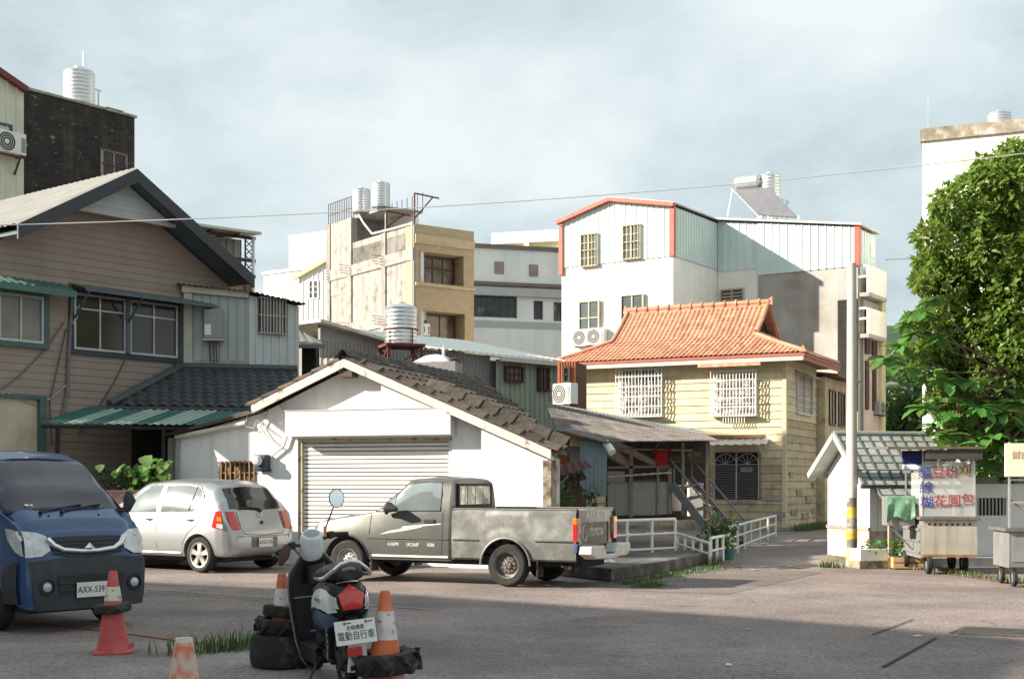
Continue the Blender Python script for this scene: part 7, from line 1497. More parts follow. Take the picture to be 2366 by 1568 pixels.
sc_wheel(0); sc_wheel(1.18)
part('rear_fender', MB().grid(lambda u, v: (.0+.235*math.cos(R(70+110*u)), (v-.5)*.15, .205+.235*math.sin(R(70+110*u))), [i/10 for i in range(11)], [0,.25,.5,.75,1]), sblk, sc, 60).modifiers.new('t','SOLIDIFY').thickness = .006
part('plate_bracket', MB().bar((-.28,0,.56),(-.37,0,.44),.10,.03), sblk, sc)
pl = part('number_plate', B(-.162,.162,-.004,.004,-.085,.085), pw, sc, bevel=.004, loc=(-.40,0,.445), rot=(R(-14),0,-math.pi/2))
text('電動自行車', .068, ptx, pl, (0,-.006,-.028), (math.pi/2,0,0), ext=.001, sx=.88); text('合格標章', .036, ptx, pl, (0,-.006,.03), (math.pi/2,0,0), ext=.001)
for x in (-.08,.09): part('plate_bolt', MB().lathe([(0,-.012),(.012,-.010),(.012,-.004)], (x,0,.065), 8, 'y'), mat('rusty_bar',(.30,.17,.09)), pl); part('plate_slot', B(x+.018,x+.05,-.0065,-.0045,.061,.069), ptx, pl)
part('mud_guard_white', MB().add([(-.34,.05,.37),(-.34,-.09,.37),(-.33,-.09,.30),(-.32,-.10,.18),(-.32,-.0,.15),(-.32,.07,.16),(-.33,.05,.28),(-.32,.05,.37),(-.32,-.09,.37),(-.31,-.09,.30),(-.30,-.10,.18),(-.30,0,.15),(-.30,.07,.16),(-.31,.05,.28)],[tuple(range(7)),tuple(range(13,6,-1))]+[(i,7+i,7+(i+1)%7,(i+1)%7) for i in range(7)]), swht, sc)
part('reflector', B(-.37,-.345,-.05,.07,.27,.335), tail_red, sc, bevel=.006)
for s_ in (1,-1):
    part('shock_absorber', MB().tube([(.06,s_*.13,.24)]+[(.06-.002*k+.022*math.cos(k*1.3),s_*.13+.022*math.sin(k*1.3),.27+.009*k) for k in range(26)],.007,5), mat('dark_steel',(.05,.04,.038)), sc); part('shock_rod', MB().cyl((.06,s_*.13,.22),(.0,s_*.13,.52),.012,n=6), chrome, sc)
part('motor_hub', MB().lathe([(0,-.08),(.07,-.07),(.09,0),(.07,.07),(0,.08)], (0,0,.205), 18, 'y'), mat('dark_steel',(.05,.04,.038)), sc, 40)
part('swing_arm', MB().bar((0,.1,.205),(.42,.1,.26),.04,.05), sblk, sc); part('swing_arm', MB().bar((0,-.1,.205),(.42,-.1,.26),.04,.05), sblk, sc)
part('floorboard', B(.46,.98,-.15,.15,.21,.28), sblk, sc, bevel=.03); part('floor_side', B(.35,1.0,.151,.17,.14,.27), sblk, sc, bevel=.01); part('floor_side', B(.35,1.0,-.17,-.151,.14,.27), sblk, sc, bevel=.01)
part('underseat_body', B(.34,.52,-.12,.12,.28,.72), sblk, sc, bevel=.03)
# leg shield
def lsw(z): 
    for (a,wa),(b,wb) in zip(((.05,.10),(.12,.15),(.25,.19),(.5,.225),(.70,.235),(.80,.22),(.88,.14),(.93,.10)),((.12,.15),(.25,.19),(.5,.225),(.70,.235),(.80,.22),(.88,.14),(.93,.10),(.94,.1))):
        if a <= z <= b: return wa+(wb-wa)*(z-a)/(b-a)
    return .1
def lsx(y, z): return 1.02-.12*(z-.3)-.9*y*y
zs_l = [.06+.87*i/22 for i in range(23)]
lsm = MB().grid(lambda z, v: (lsx(v*lsw(z),z), v*lsw(z), z), zs_l, [-1+i/6 for i in range(13)])
o = part('leg_shield', lsm, sblk, sc, 60); o.modifiers.new('t','SOLIDIFY').thickness = .03
part('shield_rim', MB().tube([(lsx(lsw(z),z)-.01,lsw(z)+.004,z) for z in zs_l],.010,6), mat('grey_scuffed_rim',(.22,.23,.25),.5,var=.3,vs=12), sc, 60); part('shield_rim', MB().tube([(lsx(lsw(z),z)-.01,-lsw(z)-.004,z) for z in zs_l],.010,6), MATS['grey_scuffed_rim'], sc, 60)
part('glove_box_line', MB().tube([(lsx(y,.62)-.034,y,.60+.1*y*y) for y in (-.2,-.1,0,.1,.2)],.006,5), gsd, sc)
part('front_fairing', MB().lathe([(0,-.05),(.09,-.03),(.12,.12),(.11,.3),(.08,.42),(0,.48)], (1.17,0,.42), 18), sblu, sc, 50)
part('fork', MB().cyl((1.0,.07,.75),(1.18,.07,.21),.022,n=8), gsd, sc); part('fork', MB().cyl((1.0,-.07,.75),(1.18,-.07,.21),.022,n=8), gsd, sc)
part('front_fender', MB().grid(lambda u, v: (1.18+.235*math.cos(R(40+110*u)), (v-.5)*.13, .205+.235*math.sin(R(40+110*u))), [i/10 for i in range(11)], [0,.25,.5,.75,1]), sblu, sc, 60)
part('steering_column', MB().cyl((1.0,0,.80),(.90,0,1.05),.035,n=10), sblk, sc)
# handlebar assembly turned a little to the left
hb_ = part('handlebar', MB().tube([(0,.30,.0),(.02,.2,.02),(.04,.08,.0),(.04,-.08,.0),(.02,-.2,.02),(0,-.30,.0)],.014,8), mat('dark_steel',(.05,.04,.038)), sc, 60, loc=(.88,0,1.015), rot=(R(-7),0,R(14)))
nm_ = MB().lathe([(0,-.17),(.085,-.16),(.098,-.12),(.1,-.02),(.094,.06),(.088,.10),(.082,.112),(0,.114)], (0,0,0), 28)
no = part('headlight_nacelle', nm_, swht, hb_, 38, loc=(.02,0,.0), rot=(0,R(-26),0)); no.scale = (.95,1.08,.72)
part('instrument', MB().lathe([(0,.120),(.05,.119),(.064,.1145)], (0,0,0), 22), mat('dash_dial',(.25,.27,.28),.15,spec=.8), no, 40); part('instrument_rim', MB().lathe([(.064,.113),(.068,.121),(.074,.113)], (0,0,0), 22), swht, no, 40)
part('headlamp', MB().lathe([(0,.025),(.05,.018),(.06,0)], (.085,0,.02), 18, 'x'), lens_clear, no, 40)
part('column_cover', MB().lathe([(.11,-.30),(.10,-.22),(.09,-.16)], (.03,0,0), 20), sblk, hb_, 50)
for s_ in (1,-1): part('brake_cable', MB().tube([(.05,s_*.18,.02),(.10,s_*.13,-.02),(.10,s_*.07,-.12),(.06,s_*.05,-.26)],.006,5), sblk, hb_)
for s_ in (1,-1):
    part('grip', MB().tube([(.015,s_*.22,.018),(-.005,s_*.35,-.005)],[.021,.019],10), mat('rubber_grip',(.010,.010,.010),.7), hb_, 50); part('switch_box', B(-.02,.045,s_*.19-.028,s_*.19+.028,-.005,.05), sblk, hb_, bevel=.01)
    part('brake_lever', MB().tube([(.05,s_*.19,.01),(.075,s_*.25,.0),(.06,s_*.36,-.02)],.008,6), gsd if s_>0 else sblk, hb_)
part('mirror_stalk', MB().tube([(.03,-.15,.05),(.03,-.17,.09),(.02,-.25,.20),(.02,-.29,.255)],[.012,.008,.006,.006],6), mat('dark_steel',(.05,.04,.038)), hb_)
part('mirror_base', MB().cyl((.03,-.15,.02),(.03,-.155,.10),.016,.01,8), mat('amber_lens',(.60,.20,.02)), hb_)
part('mirror_case', MB().lathe([(0,.03),(.05,.022),(.074,.004),(.076,-.006),(.070,-.008)], (.02,-.315,.29), 28, 'x'), sblk, hb_, 50)
part('mirror_glass', MB().lathe([(0,-.007),(.069,-.007),(.069,-.003)], (.02,-.315,.29), 28, 'x'), mat('mirror_silver',(.85,.87,.9),.02,1.0,var=0), hb_)
part('side_stand', MB().tube([(.4,.12,.2),(.36,.2,.1),(.33,.26,.01)],.012,6), mat('dark_steel',(.05,.04,.038)), sc)
part('fabric_wrap', MB().tube([(-.02,.24,.03),(-.03,.30,-.03),(-.04,.35,-.09)],[.03,.05,.02],8), mat('brown_rag',(.09,.05,.035),.95), hb_, 60)

# ------------------------------------------------------------------ cones and tyres
def cone(label, p, h, m_, band, rz=0, band_z=(.52,.72), rb=.15, rt=.036, base=.19, warp=.0, group='traffic cones'):
    t = thing('traffic_cone', label, 'cone', p, rz, group); rr = lambda k: rb+(rt-rb)*k
    part('body', MB().lathe([(rr(0),.02),(rr(.5),h*.5),(rr(1),h),(rt*.75,h-.004),(rt*.7,h-.08)], (0,0,0), 28), m_, t, 45)
    a, b = band_z; part('reflective_band', MB().lathe([(rr(a)+.001,h*a),(rr(a)+.003,h*a),(rr(b)+.003,h*b),(rr(b)+.001,h*b)], (0,0,0), 28), band, t, 45)
    bs = MB(); n = 32; vv = []
    for ring in range(3):
        for i in range(n):
            a_ = 2*math.pi*i/n; sq = 1/max(abs(math.cos(a_)),abs(math.sin(a_)))**.8; r_ = (rr(0)-.005, base*min(sq,1.28), base*min(sq,1.28))[ring]
            z = (.03, .022, .003)[ring] + (warp*max(0,math.cos(a_-.4))**3*(1 if ring else 0)); vv.append((r_*math.cos(a_),r_*math.sin(a_),z))
    bs.add(vv, [(q*n+i,q*n+(i+1)%n,(q+1)*n+(i+1)%n,(q+1)*n+i) for q in range(2) for i in range(n)]); part('base', bs, m_, t, 45); return t
pinkc = mat('faded_red_cone', (.52,.085,.075), .6, var=.12, vs=6, col2=(.56,.16,.13), lo=.5, hi=.7, s2=5); orgc = mat('orange_cone', (.66,.155,.055), .55, var=.12, vs=6, col2=(.70,.30,.17), lo=.5, hi=.65, s2=4)
wband = mat('scuffed_white_band', (.66,.62,.57), .6, var=.12, vs=9, col2=(.42,.12,.08), lo=.58, hi=.68, s2=11); whc = mat('peeling_white_cone', (.64,.57,.51), .7, var=.1, vs=6, col2=(.50,.17,.10), lo=.58, hi=.78, s2=5, streak=.35, sts=14, stcol=(.45,.18,.12))
cone('faded red cone with a black tyre ring in front of the van', (-3.72,12.2,0), .76, pinkc, wband, .3, (.64,.81), warp=.07)
cone('peeling whitish cone cut by the bottom edge', (-1.78,7.1,0), .74, whc, mat('peeled_white_band',(.62,.57,.5),.7,var=.15,vs=10,streak=.4,sts=18,stcol=(.2,.09,.06)), .8, (.30,.62), rb=.16, rt=.045)
part('stained_tip', MB().lathe([(.16-.115*.62+.002,.74*.62),(.16-.115*.97+.002,.74*.97)], (0,0,0), 28), mat('orange_stained_tip',(.60,.47,.40),.7,var=.1,col2=(.60,.17,.08),lo=.47,hi=.60,s2=7), [o for o in COL.objects if o.get('label')=='peeling whitish cone cut by the bottom edge'][0], 45)
cone('orange cone inside the tyre stack left of the scooter', (-1.985,11.3,0), .80, orgc, wband, 0, (.62,.84))
cone('bright orange cone wearing a lugged tyre right of the scooter', (-.965,9.95,0), .76, orgc, wband, .5, (.52,.80), rb=.16)
old_rub = mat('dusty_old_rubber', (.022,.020,.019), .85, var=.3, vs=6, col2=(.11,.10,.09), lo=.55, hi=.75, s2=5, bump=.3, bs=30)
def tyre(label, p, r, w, hole, lugs=0, tilt=(0,0), lug_h=.03, rz=0):
    t = thing('old_tyre', label, 'tyre', p, rz, 'old tyres'); t.rotation_euler = (tilt[0],tilt[1],rz)
    part('casing', MB().lathe([(hole,.012),(r*.8,0),(r*.95,w*.06),(r,w*.2),(r,w*.8),(r*.95,w*.94),(r*.8,w),(hole,w-.012),(hole*1.1,w*.5),(hole,.012)], (0,0,0), 36), old_rub, t, 40)
    for k in range(lugs):
        a = 2*math.pi*k/lugs; s_ = 1 if k%2 else -1; q0, q1 = (w*.96,w*.42) if s_>0 else (w*.04,w*.58); a2 = a+.32
        part('tread_lug', MB().hexa([(r*.97*math.cos(a-.05),r*.97*math.sin(a-.05),q0),(r*.97*math.cos(a+.08),r*.97*math.sin(a+.08),q0),((r+lug_h)*math.cos(a+.07),(r+lug_h)*math.sin(a+.07),q0),((r+lug_h)*math.cos(a-.04),(r+lug_h)*math.sin(a-.04),q0),
             (r*.97*math.cos(a2-.05),r*.97*math.sin(a2-.05),q1),(r*.97*math.cos(a2+.06),r*.97*math.sin(a2+.06),q1),((r+lug_h)*math.cos(a2+.05),(r+lug_h)*math.sin(a2+.05),q1),((r+lug_h)*math.cos(a2-.04),(r+lug_h)*math.sin(a2-.04),q1)]), old_rub, t)
    return t
tyre('black tyre ring round the faded red cone', (-3.72,12.2,.375), .17, .085, .085, 0, (R(3),R(-4)))
tyre('wide smooth tyre at the bottom of the stack by the scooter', (-1.985,11.3,0), .275, .29, .17)
tyre('lugged tractor tyre in the middle of the stack', (-1.98,11.3,.292), .22, .13, .15, 16, (R(2),R(2)))
tyre('small worn tyre on top of the stack', (-2.0,11.3,.425), .155, .10, .08, 0, (R(-3),R(5)))
tyre('lugged tyre ring round the orange cone right of the scooter', (-.965,9.95,.14), .255, .165, .14, 18, (R(2),R(-4)), .035)

# ------------------------------------------------------------------ vegetation
def leafmat(name, c, tr=.35, var=.35):
    m = bpy.data.materials.new(name); m.use_nodes = True; MATS[name] = m; t = m.node_tree; nn = t.nodes; ll = t.links; b = nn['Principled BSDF']
    b.inputs['Roughness'].default_value = .42; b.inputs['Specular IOR Level'].default_value = .45
    ge = nn.new('ShaderNodeNewGeometry'); oi = nn.new('ShaderNodeObjectInfo'); ad_ = nn.new('ShaderNodeMath'); ad_.operation = 'ADD'; ll.new(ge.outputs['Random Per Island'], ad_.inputs[0]); ll.new(oi.outputs['Random'], ad_.inputs[1])
    fr_ = nn.new('ShaderNodeMath'); fr_.operation = 'FRACT'; ll.new(ad_.outputs[0], fr_.inputs[0])
    mr = nn.new('ShaderNodeMapRange'); mr.inputs['To Min'].default_value = 1-var; mr.inputs['To Max'].default_value = 1+var; ll.new(fr_.outputs[0], mr.inputs['Value'])
    mh = nn.new('ShaderNodeMapRange'); mh.inputs['To Min'].default_value = .47; mh.inputs['To Max'].default_value = .53; ll.new(fr_.outputs[0], mh.inputs['Value'])
    h = nn.new('ShaderNodeHueSaturation'); h.inputs['Color'].default_value = (*c,1); ll.new(mr.outputs[0], h.inputs['Value']); ll.new(mh.outputs[0], h.inputs['Hue'])
    ll.new(h.outputs[0], b.inputs['Base Color']); tl = nn.new('ShaderNodeBsdfTranslucent'); h2 = nn.new('ShaderNodeHueSaturation'); h2.inputs['Value'].default_value = 1.6; h2.inputs['Hue'].default_value = .485; ll.new(h.outputs[0], h2.inputs['Color']); ll.new(h2.outputs[0], tl.inputs['Color'])
    mxs = nn.new('ShaderNodeMixShader'); mxs.inputs[0].default_value = tr; ll.new(b.outputs[0], mxs.inputs[1]); ll.new(tl.outputs[0], mxs.inputs[2]); ll.new(mxs.outputs[0], nn['Material Output'].inputs['Surface']); return m
lf_s = leafmat('small_green_leaf', (.14,.215,.036), .42); lf_b = leafmat('large_green_leaf', (.10,.215,.045), .3, .25); lf_d = leafmat('shrub_leaf', (.06,.125,.03)); lf_v = leafmat('variegated_leaf', (.15,.24,.07), .2); gr_m = leafmat('grass_blade', (.075,.125,.03), .25)
bark = mat('bark', (.14,.10,.07), .95, var=.3, vs=8, bump=.5, bs=20)
def leaf_quads(mb, p, d, up, l, w):
    d = d.normalized(); s_ = d.cross(up)
    if s_.length < 1e-3: s_ = d.orthogonal()
    s_ = s_.normalized()*w*.5; n_ = s_.cross(d).normalized(); q = p+d*l*.45
    mb.add([p, q+s_+n_*w*.16, p+d*l-n_*l*.12, q-s_+n_*w*.16, q], [(0,4,2,1),(0,3,2,4)])
def rv(): 
    while True:
        v = Vector((rng.uniform(-1,1),rng.uniform(-1,1),rng.uniform(-1,1)))
        if .05 < v.length < 1: return v
def clump(mb, c, r, n, l, w, flat=.85):
    for _ in range(n):
        v = rv(); k = v.length; v = v.normalized()*(.45+.62*k**.6); p = c+Vector((v.x*r,v.y*r,v.z*r*flat))
        p += Vector((mnoise.noise(p*1.7),mnoise.noise(p*1.7+Vector((9,0,0))),mnoise.noise(p*1.7+Vector((0,9,0)))))*r*.35
        d = (v*.7+rv()*.9+Vector((0,0,-.25))); leaf_quads(mb, p, d, v+Vector((0,0,.6))+rv()*.5, l*rng.uniform(.7,1.25), w*rng.uniform(.7,1.2))
tp = at(2425, 1300, 26.2); tp.z = 0
tree = thing('leafy_tree', 'large sunlit green tree filling the right edge behind the carts', 'tree', tp)
CL = [(2325,365,.40),(2290,405,.42),(2345,425,.5),(2238,448,.40),(2182,482,.34),(2300,485,.55),(2240,515,.48),(2165,545,.36),(2350,540,.6),(2290,575,.58),(2215,585,.5),(2155,605,.34),(2345,640,.6),(2270,655,.58),(2190,665,.48),(2128,655,.2),(2340,730,.6),(2260,740,.58),(2180,740,.46),(2125,735,.22),(2340,810,.6),(2265,820,.55),(2190,805,.42),(2345,890,.55),(2285,880,.5),(2225,870,.45),(2170,860,.35),(2340,960,.5),(2280,950,.48),(2225,940,.4),(2180,920,.3),(2330,1020,.4),(2270,1010,.4),(2215,1000,.3),(2290,1060,.25),(2350,1000,.5),(2310,985,.45),(2245,985,.4),(2350,1060,.35),(2195,960,.35),(2310,915,.5),(2245,905,.45),(2130,800,.3),(2410,600,.9),(2410,800,.9),(2410,450,.7),(2430,950,.7)]
cr = MB(); cpos = []
for x, y, r in CL:
    for _ in range(2 if r < .45 else 3):
        c = at(x+rng.uniform(-22,22)*(r/.5), y+rng.uniform(-18,18), 25.6+rng.uniform(-.7,.7)) - tp; clump(cr, c, r*.72, int(215*r/.5), .175, .092); cpos.append(c)
    for _ in range(3):
        c = at(x,y,25.6)-tp + rv()*r*1.15; clump(cr, c, r*.3, 45, .175, .092)
part('crown', cr, lf_s, tree, kind='stuff')
trk = [Vector((0,0,0)), Vector((-.05,.05,1.2)), Vector((.1,-.1,2.6)), Vector((-.1,-.3,4.2)), Vector((.0,-.5,6.2))]
part('trunk', MB().tube(trk,[.2,.16,.13,.09,.04],10), bark, tree, 60)
for c in cpos[::3]:
    k = min(.9,max(.25,(c.z-1.2)/6.5)); b0 = trk[1].lerp(trk[4],k*.8); part('limb', MB().tube([b0,b0.lerp(c,.5)+Vector((0,0,.15)),c],[.045,.03,.008],6), bark, tree)
# broad-leaved tree in front
bp0 = at(2400, 1292, 25.6); bp0.z = 0
bt_ = thing('broad_leaved_tree', 'branches of large lobed leaves hanging over the food cart', 'tree', bp0)
bl = MB(); vv = []; ff = []; ws_ = [.01,.13,.21,.17,.245,.19,.215,.12,.0]; ns = len(ws_)
for i, w in enumerate(ws_):
    k = i/(ns-1); z = -.30*k*k; vv += [(-w, k, z+w*.28), (0, k, z), (w, k, z+w*.28)]
for i in range(ns-1): q = 3*i; ff += [(q,q+1,q+4,q+3),(q+1,q+2,q+5,q+4)]
bl.add(vv, ff); blm = bl.mesh('large_leaf', 60); blm.materials.append(lf_b)
WH = [(2050,828,1),(2080,800,.8),(2110,770,.9),(2130,720,.8),(2150,690,.7),(2100,850,.8),(2150,860,.9),(2170,925,.95),(2135,940,.9),(2200,955,1),(2230,1000,1),(2185,1005,.95),(2260,940,.95),(2290,1010,1),(2315,955,.9),(2240,880,.9),(2330,1025,1),(2215,1030,.9),(2155,985,.8),(2275,1040,.8),(2350,985,1),(2190,880,.8),(2310,900,.8),(2095,745,.6),(2170,780,.7),(2255,1050,.7),(2200,1050,.7),(2300,1062,.8),(2240,1078,.7),(2335,1072,.8),(2285,1085,.6),(2225,905,.8),(2270,985,.9),(2345,930,.9)]
wpos = []
for x, y, s_ in WH:
    c = at(x, y, 24.0+rng.uniform(-.5,.7)) - bp0; wpos.append(c); nl = 11
    for k in range(nl):
        a = 2*math.pi*k/nl+rng.uniform(-.3,.3); d = Vector((math.cos(a),math.sin(a)*.9,rng.uniform(-.55,.45))).normalized(); l = .44*s_*rng.uniform(.8,1.25)
        ex = d.cross(Vector((0,0,1))+rv()*.4).normalized(); nz = ex.cross(d); o = bpy.data.objects.new('leaf', blm); COL.objects.link(o); o.parent = bt_
        M3 = Matrix(((ex.x*l,d.x*l,nz.x*l,c.x),(ex.y*l,d.y*l,nz.y*l,c.y),(ex.z*l,d.z*l,nz.z*l,c.z),(0,0,0,1))); o.matrix_local = M3
btr = [Vector((0,0,0)),Vector((.05,0,1.3)),Vector((.0,-.2,2.3)),Vector((-.2,-.4,3.3))]
part('trunk', MB().tube(btr,[.11,.09,.07,.04],8), bark, bt_, 60)
for c in wpos:
    b0 = btr[2].lerp(btr[3], rng.random()); part('branch', MB().tube([b0,b0.lerp(c,.5)+Vector((0,0,.2)),c],[.03,.02,.012],5), bark, bt_)
hp = mat('red_hanging_pods', (.35,.12,.06), .8, var=.3, vs=20)
for x, y in ((2210,905),(2216,915),(2225,900),(2190,1010),(2250,1010),(2262,1030),(2290,1015)):
    c = at(x,y,24.2)-bp0; part('hanging_catkin', MB().tube([c,c+Vector((.02,0,-.2)),c+Vector((.0,0,-.42))],[.012,.018,.006],5), hp, bt_)
# shrubs
def shrub(name, label, p, clumps, m_, l=.1, w=.05, stems=4, cat='plant', group=None):
    t = thing(name, label, cat, p, 0, group); mb = MB()
    for (dx_,dy_,dz_,r,n) in clumps: clump(mb, Vector((dx_,dy_,dz_)), r, n, l, w)
    part('foliage', mb, m_, t, kind='stuff')
    for k in range(stems): a = k*2.4; c = clumps[k%len(clumps)]; part('stem', MB().tube([(.05*math.cos(a),.05*math.sin(a),0),(c[0]*.5,c[1]*.5,c[2]*.5),(c[0],c[1],c[2])],[.014,.01,.005],5), bark, t)
    return t
pk = mat('pink_tile_wall', (.36,.20,.20), .7, var=.15, vs=5, fine=20)
pb = at(262,1140,25.2); pw_ = thing('planter_wall', 'low pink tiled planter wall behind van and hatchback', 'wall', (pb.x,pb.y,0), R(8))
for k in range(10):
    for j in range(5): part('tile', B(-1.25+k*.25+.004,-1.0+k*.25-.004,-.02,0,.28*j+.004-.0,.28*j+.276), pk, pw_)
part('wall', B(-1.25,1.25,.0,.2,0,1.4), pk, pw_); part('coping', B(-1.27,1.27,-.03,.22,1.401,1.44), pk, pw_)
part('earth_fill', B(-1.2,1.2,.201,1.0,0,1.3), mat('planter_soil',(.07,.05,.035)), pw_)
q = at(265,1095,25.75); q.z = 1.3
shrub('planter_shrub', 'dense low shrubs in the pink tiled planter', q, [(-.55,0,.12,.28,170),(-.2,.1,.2,.3,190),(.2,0,.18,.32,200),(.6,.1,.25,.3,180),(.9,0,.2,.25,120),(-.8,0,.1,.2,90)], lf_d, .11, .05)
q = at(335,1085,25.6); q.z = 1.3; pot = thing('pothos_plant', 'climbing plant with large pale-streaked leaves by the garage corner', 'plant', q)
for k in range(46):
    c = Vector((rng.uniform(-.5,.42), rng.uniform(-.25,.25), rng.uniform(.1,.75))); d = Vector((rng.uniform(-1,1),rng.uniform(-1,.1),rng.uniform(-.5,.4))).normalized(); l = rng.uniform(.16,.38)
    ex = d.cross(Vector((0,-.6,1))+rv()*.4).normalized(); nz = ex.cross(d); o = bpy.data.objects.new('leaf', blm if k > 0 else blm); COL.objects.link(o); o.parent = pot
    o.matrix_local = Matrix(((ex.x*l,d.x*l,nz.x*l,c.x),(ex.y*l,d.y*l,nz.y*l,c.y),(ex.z*l,d.z*l,nz.z*l,c.z),(0,0,0,1))); part('stem', MB().tube([(c.x*.6,c.y,0),(c.x*.8,c.y,c.z*.6),tuple(c)],.008,4), lf_d, pot)
big = MB(); big.add([(-.0,0,0),(-.45,.25,.1),(-.42,.6,.06),(0,1,-.25),(.42,.6,.06),(.45,.25,.1),(0,.3,0),(0,.65,-.06)],[(0,6,1),(1,6,7,2),(2,7,3),(0,5,6),(5,4,7,6),(4,3,7)]); bgm = big.mesh('broad_leaf',60); bgm.materials.append(lf_v)
for x, y, a, l in ((335,1052,.3,.30),(352,1066,-.6,.26),(382,1066,-.2,.30),(372,1088,.4,.26),(232,1072,.1,.2)):
    c = at(x,y,25.3)-q; d = Vector((math.sin(a)*.8,-.5,-.45)).normalized(); ex = d.cross(Vector((0,-.8,.6))).normalized(); nz = ex.cross(d); o = bpy.data.objects.new('leaf', bgm); COL.objects.link(o); o.parent = pot
    o.matrix_local = Matrix(((ex.x*l,d.x*l,nz.x*l,c.x),(ex.y*l,d.y*l,nz.y*l,c.y),(ex.z*l,d.z*l,nz.z*l,c.z),(0,0,0,1)))
q = at(1372,1180,28.6); q.z = .2; shrub('porch_shrub', 'green bush beside the light blue sheet wall', q, [(0,0,.55,.28,200),(.15,0,.3,.25,150),(-.12,.1,.85,.2,110),(-.05,0,1.15,.14,60)], lf_d, .12, .06)
q = at(1298,1180,26.8); q.z = 0; shrub('garage_corner_shrub', 'tall dark green shrub at the bare garage corner', q, [(0,0,.9,.22,150),(-.05,0,.55,.22,140),(.03,0,1.25,.16,90),(.05,0,1.5,.1,40)], lf_d, .14, .055)
q = gp(1652,1292); pot2 = thing('potted_shrub', 'flowering shrub in a teal pot beside the stairs', 'potted plant', q); tl_ = mat('teal_pot',(.05,.16,.16),.6,var=.15)
part('pot', MB().lathe([(0,0),(.10,0),(.145,.2),(.155,.2),(.155,.23),(.13,.23),(.12,.18)], (.28,0,0), 18), tl_, pot2, 40); mb = MB()
for c, r, n in (((-.05,0,.45),.26,190),((.2,0,.5),.22,150),((.02,0,.72),.22,140),((.3,0,.75),.14,70),((-.3,0,.2),.16,90)): clump(mb, Vector(c), r, n, .10, .055)
part('foliage', mb, lf_d, pot2, kind='stuff'); part('stem', MB().tube([(.28,0,.2),(.2,0,.45),(.1,0,.7)],.015,5), bark, pot2)
fl = MB(); [clump(fl, Vector((rng.uniform(-.2,.35),-.2,rng.uniform(.5,.9))), .03, 6, .05, .04) for _ in range(9)]; part('blossom', fl, mat('pink_blossom',(.6,.38,.33),.7), pot2, kind='stuff')
q = fr_p = SH.w(.1,-.58,.28); shrub('planter_herbs', 'leafy green herbs growing in the white brick planter', q, [(-.3,0,.06,.16,90),(.0,0,.08,.16,90),(.25,-.05,.1,.2,130),(.45,-.1,.02,.18,90)], leafmat('bright_herb',(.10,.22,.05)), .11, .07, 3)
# trees beyond the small house
for x, y, Y, lb, rs_ in ((2085,940,60,'green tree far behind the low house beside the street lamp',2.0),(2100,890,75,'paler distant tree beneath the wooded hill',1.8),(2070,860,95,'dark distant tree at the foot of the hill',2.6)):
    p = at(x,y,Y); z = p.z; p.z = 0; t = thing('distant_tree', lb, 'tree', p, 0, 'distant trees'); mb = MB()
    for _ in range(12): clump(mb, Vector((rng.uniform(-1,1)*rs_*.6,rng.uniform(-1,1)*rs_*.5,z+rng.uniform(-1.2,.6)*rs_*.6)), rs_*.45, 130, .35, .2)
    part('crown', mb, lf_d, t, kind='stuff'); part('trunk', MB().tube([(0,0,0),(0,0,z*.6),(.2,0,z)],[.2,.15,.06],8), bark, t)
# grass and weeds
def grass(name, label, spots, n, h, spread, m_=None):
    mb = MB()
    for (x, y) in spots:
        for _ in range(n):
            bx, by = x+rng.gauss(0,spread), y+rng.gauss(0,spread); a = rng.uniform(0,6.28); ln = h*rng.uniform(.4,1.3); le = rng.uniform(.15,.7)*ln; d = Vector((math.cos(a),math.sin(a),0)); s_ = Vector((-d.y,d.x,0))*.006
            p0 = Vector((bx,by,0)); p1 = p0+d*le*.35+Vector((0,0,ln*.6)); p2 = p0+d*le+Vector((0,0,ln*.85)); mb.add([p0-s_,p0+s_,p1+s_*.8,p1-s_*.8,p2],[(0,1,2,3),(3,2,4)])
    o = part(name, mb, m_ or gr_m); o['kind'] = 'stuff'; o['label'] = label; o['category'] = 'grass'; return o
G2 = lambda x, y: tuple(gp(x,y)[:2])
grass('weeds', 'long weeds along the pavement edge behind the white cone', [G2(400,1512),(G2(420,1510)),G2(470,1508),G2(490,1505),G2(505,1503),G2(520,1500),G2(560,1500),G2(575,1497),G2(585,1492),G2(545,1503)], 34, .19, .10)
grass('weeds', 'short grass at the foot of the concrete slab behind the pickup', [G2(1440+k*17,1347-k*2.6) for k in range(14)], 45, .09, .14)
grass('weeds', 'green tufts on the road beside the slab', [G2(1485,1356),G2(1500,1355),G2(1520,1353),G2(1455,1350)], 80, .10, .10)
grass('weeds', 'weeds along the kerb under the food carts', [G2(2120+k*22,1313+k*3.0) for k in range(12)], 45, .10, .12)
grass('weeds', 'grass strip along the base of the yellow house', [(YH.w(.55,k*.35,0).x,YH.w(.55,k*.35,0).y) for k in range(14)]+[(YH.w(.35,k*.35,0).x,YH.w(.35,k*.35,0).y) for k in range(14)], 60, .25, .14)
grass('weeds', 'weeds around the pots and low railing by the stairs', [G2(1640,1305),G2(1625,1302),G2(1652,1303),G2(1600,1296)], 60, .2, .1)
grass('weeds', 'sparse weeds by the pole corner of the low house', [G2(1905,1310),G2(1920,1310),G2(1935,1311)], 60, .13, .06)
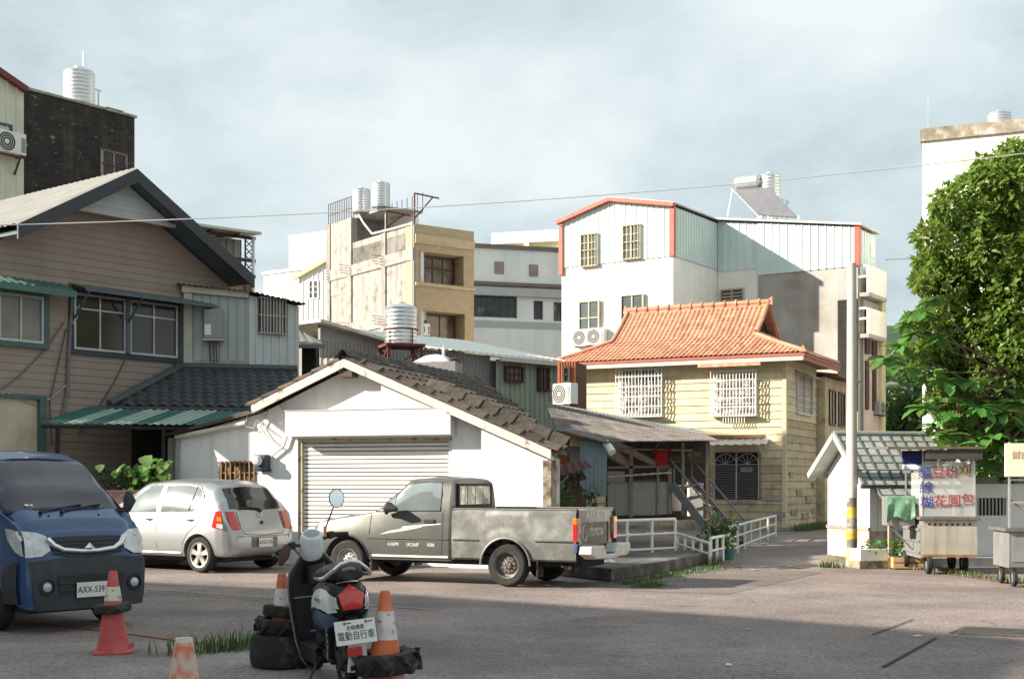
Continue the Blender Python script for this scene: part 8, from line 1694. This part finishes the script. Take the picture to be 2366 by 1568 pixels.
# scrap pile between garage and porch
sp_o = at(1320,1180,27.5); sp_o.z = 0; spl = thing('scrap_pile', 'pile of dark red scrap sheets and boards beside the garage', 'scrap pile', sp_o)
dr = mat('dark_red_sheet', (.10,.028,.024), .8, .1, var=.3, vs=6); S_ = lambda x,y,d=0: at(x,y,27.5+d)-sp_o
part('sheet', corr_roof(MB(), S_(1275,1075,.5), S_(1350,1062,.5), S_(1272,1105), S_(1368,1078), pitch=.12, dep=.03), dr, spl)
part('sheet', corr_roof(MB(), S_(1275,1095,.6), S_(1345,1085,.6), S_(1280,1135), S_(1355,1105), pitch=.12, dep=.03), mat('dull_maroon_sheet',(.07,.03,.028),.85,var=.3,vs=5), spl)
for a, b in (((1290,1190),(1300,1085)),((1318,1190),(1345,1080)),((1340,1190),(1335,1095)),((1275,1150),(1350,1130))): part('board', MB().bar(S_(*a,.3),S_(*b,.3),.09,.03), dkw, spl)
part('box', MB().hexa([S_(1285,1190,.2),S_(1345,1190,.2),S_(1345,1190,.8),S_(1285,1190,.8),S_(1285,1125,.2),S_(1345,1122,.2),S_(1345,1122,.8),S_(1285,1125,.8)]), mat('brown_rag',(.09,.05,.035)), spl)
part('panel', MB().bar(S_(1280,1130,-.1),S_(1312,1100,-.1),.3,.02), grsh, spl)
# litter on the ground
lit = mat('paper_litter', (.6,.58,.54), .8); 
for k, (x, y) in enumerate(((2110,1470),(1690,1538),(1275,1352),(1730,1452),(640,1530))):
    p = gp(x,y); o = part('litter', MB().add([(0,0,.006),(.09,.01,.012),(.08,.05,.02),(.01,.05,.008),(0,0,.003),(.09,.01,.003),(.08,.05,.003),(.01,.05,.003)],[(0,1,2,3),(7,6,5,4),(0,4,5,1),(1,5,6,2),(2,6,7,3),(3,7,4,0)]), lit, loc=p, rot=(0,0,k*1.3)); tag(o, ('scrap of white paper beside the road joint at right','small white scrap on the shaded road in the middle','pale scrap on the road near the pickup wheel','tiny pale scrap on the sunlit road edge','paper scrap on the pavement by the tyre stack')[k], 'litter', 'road litter')
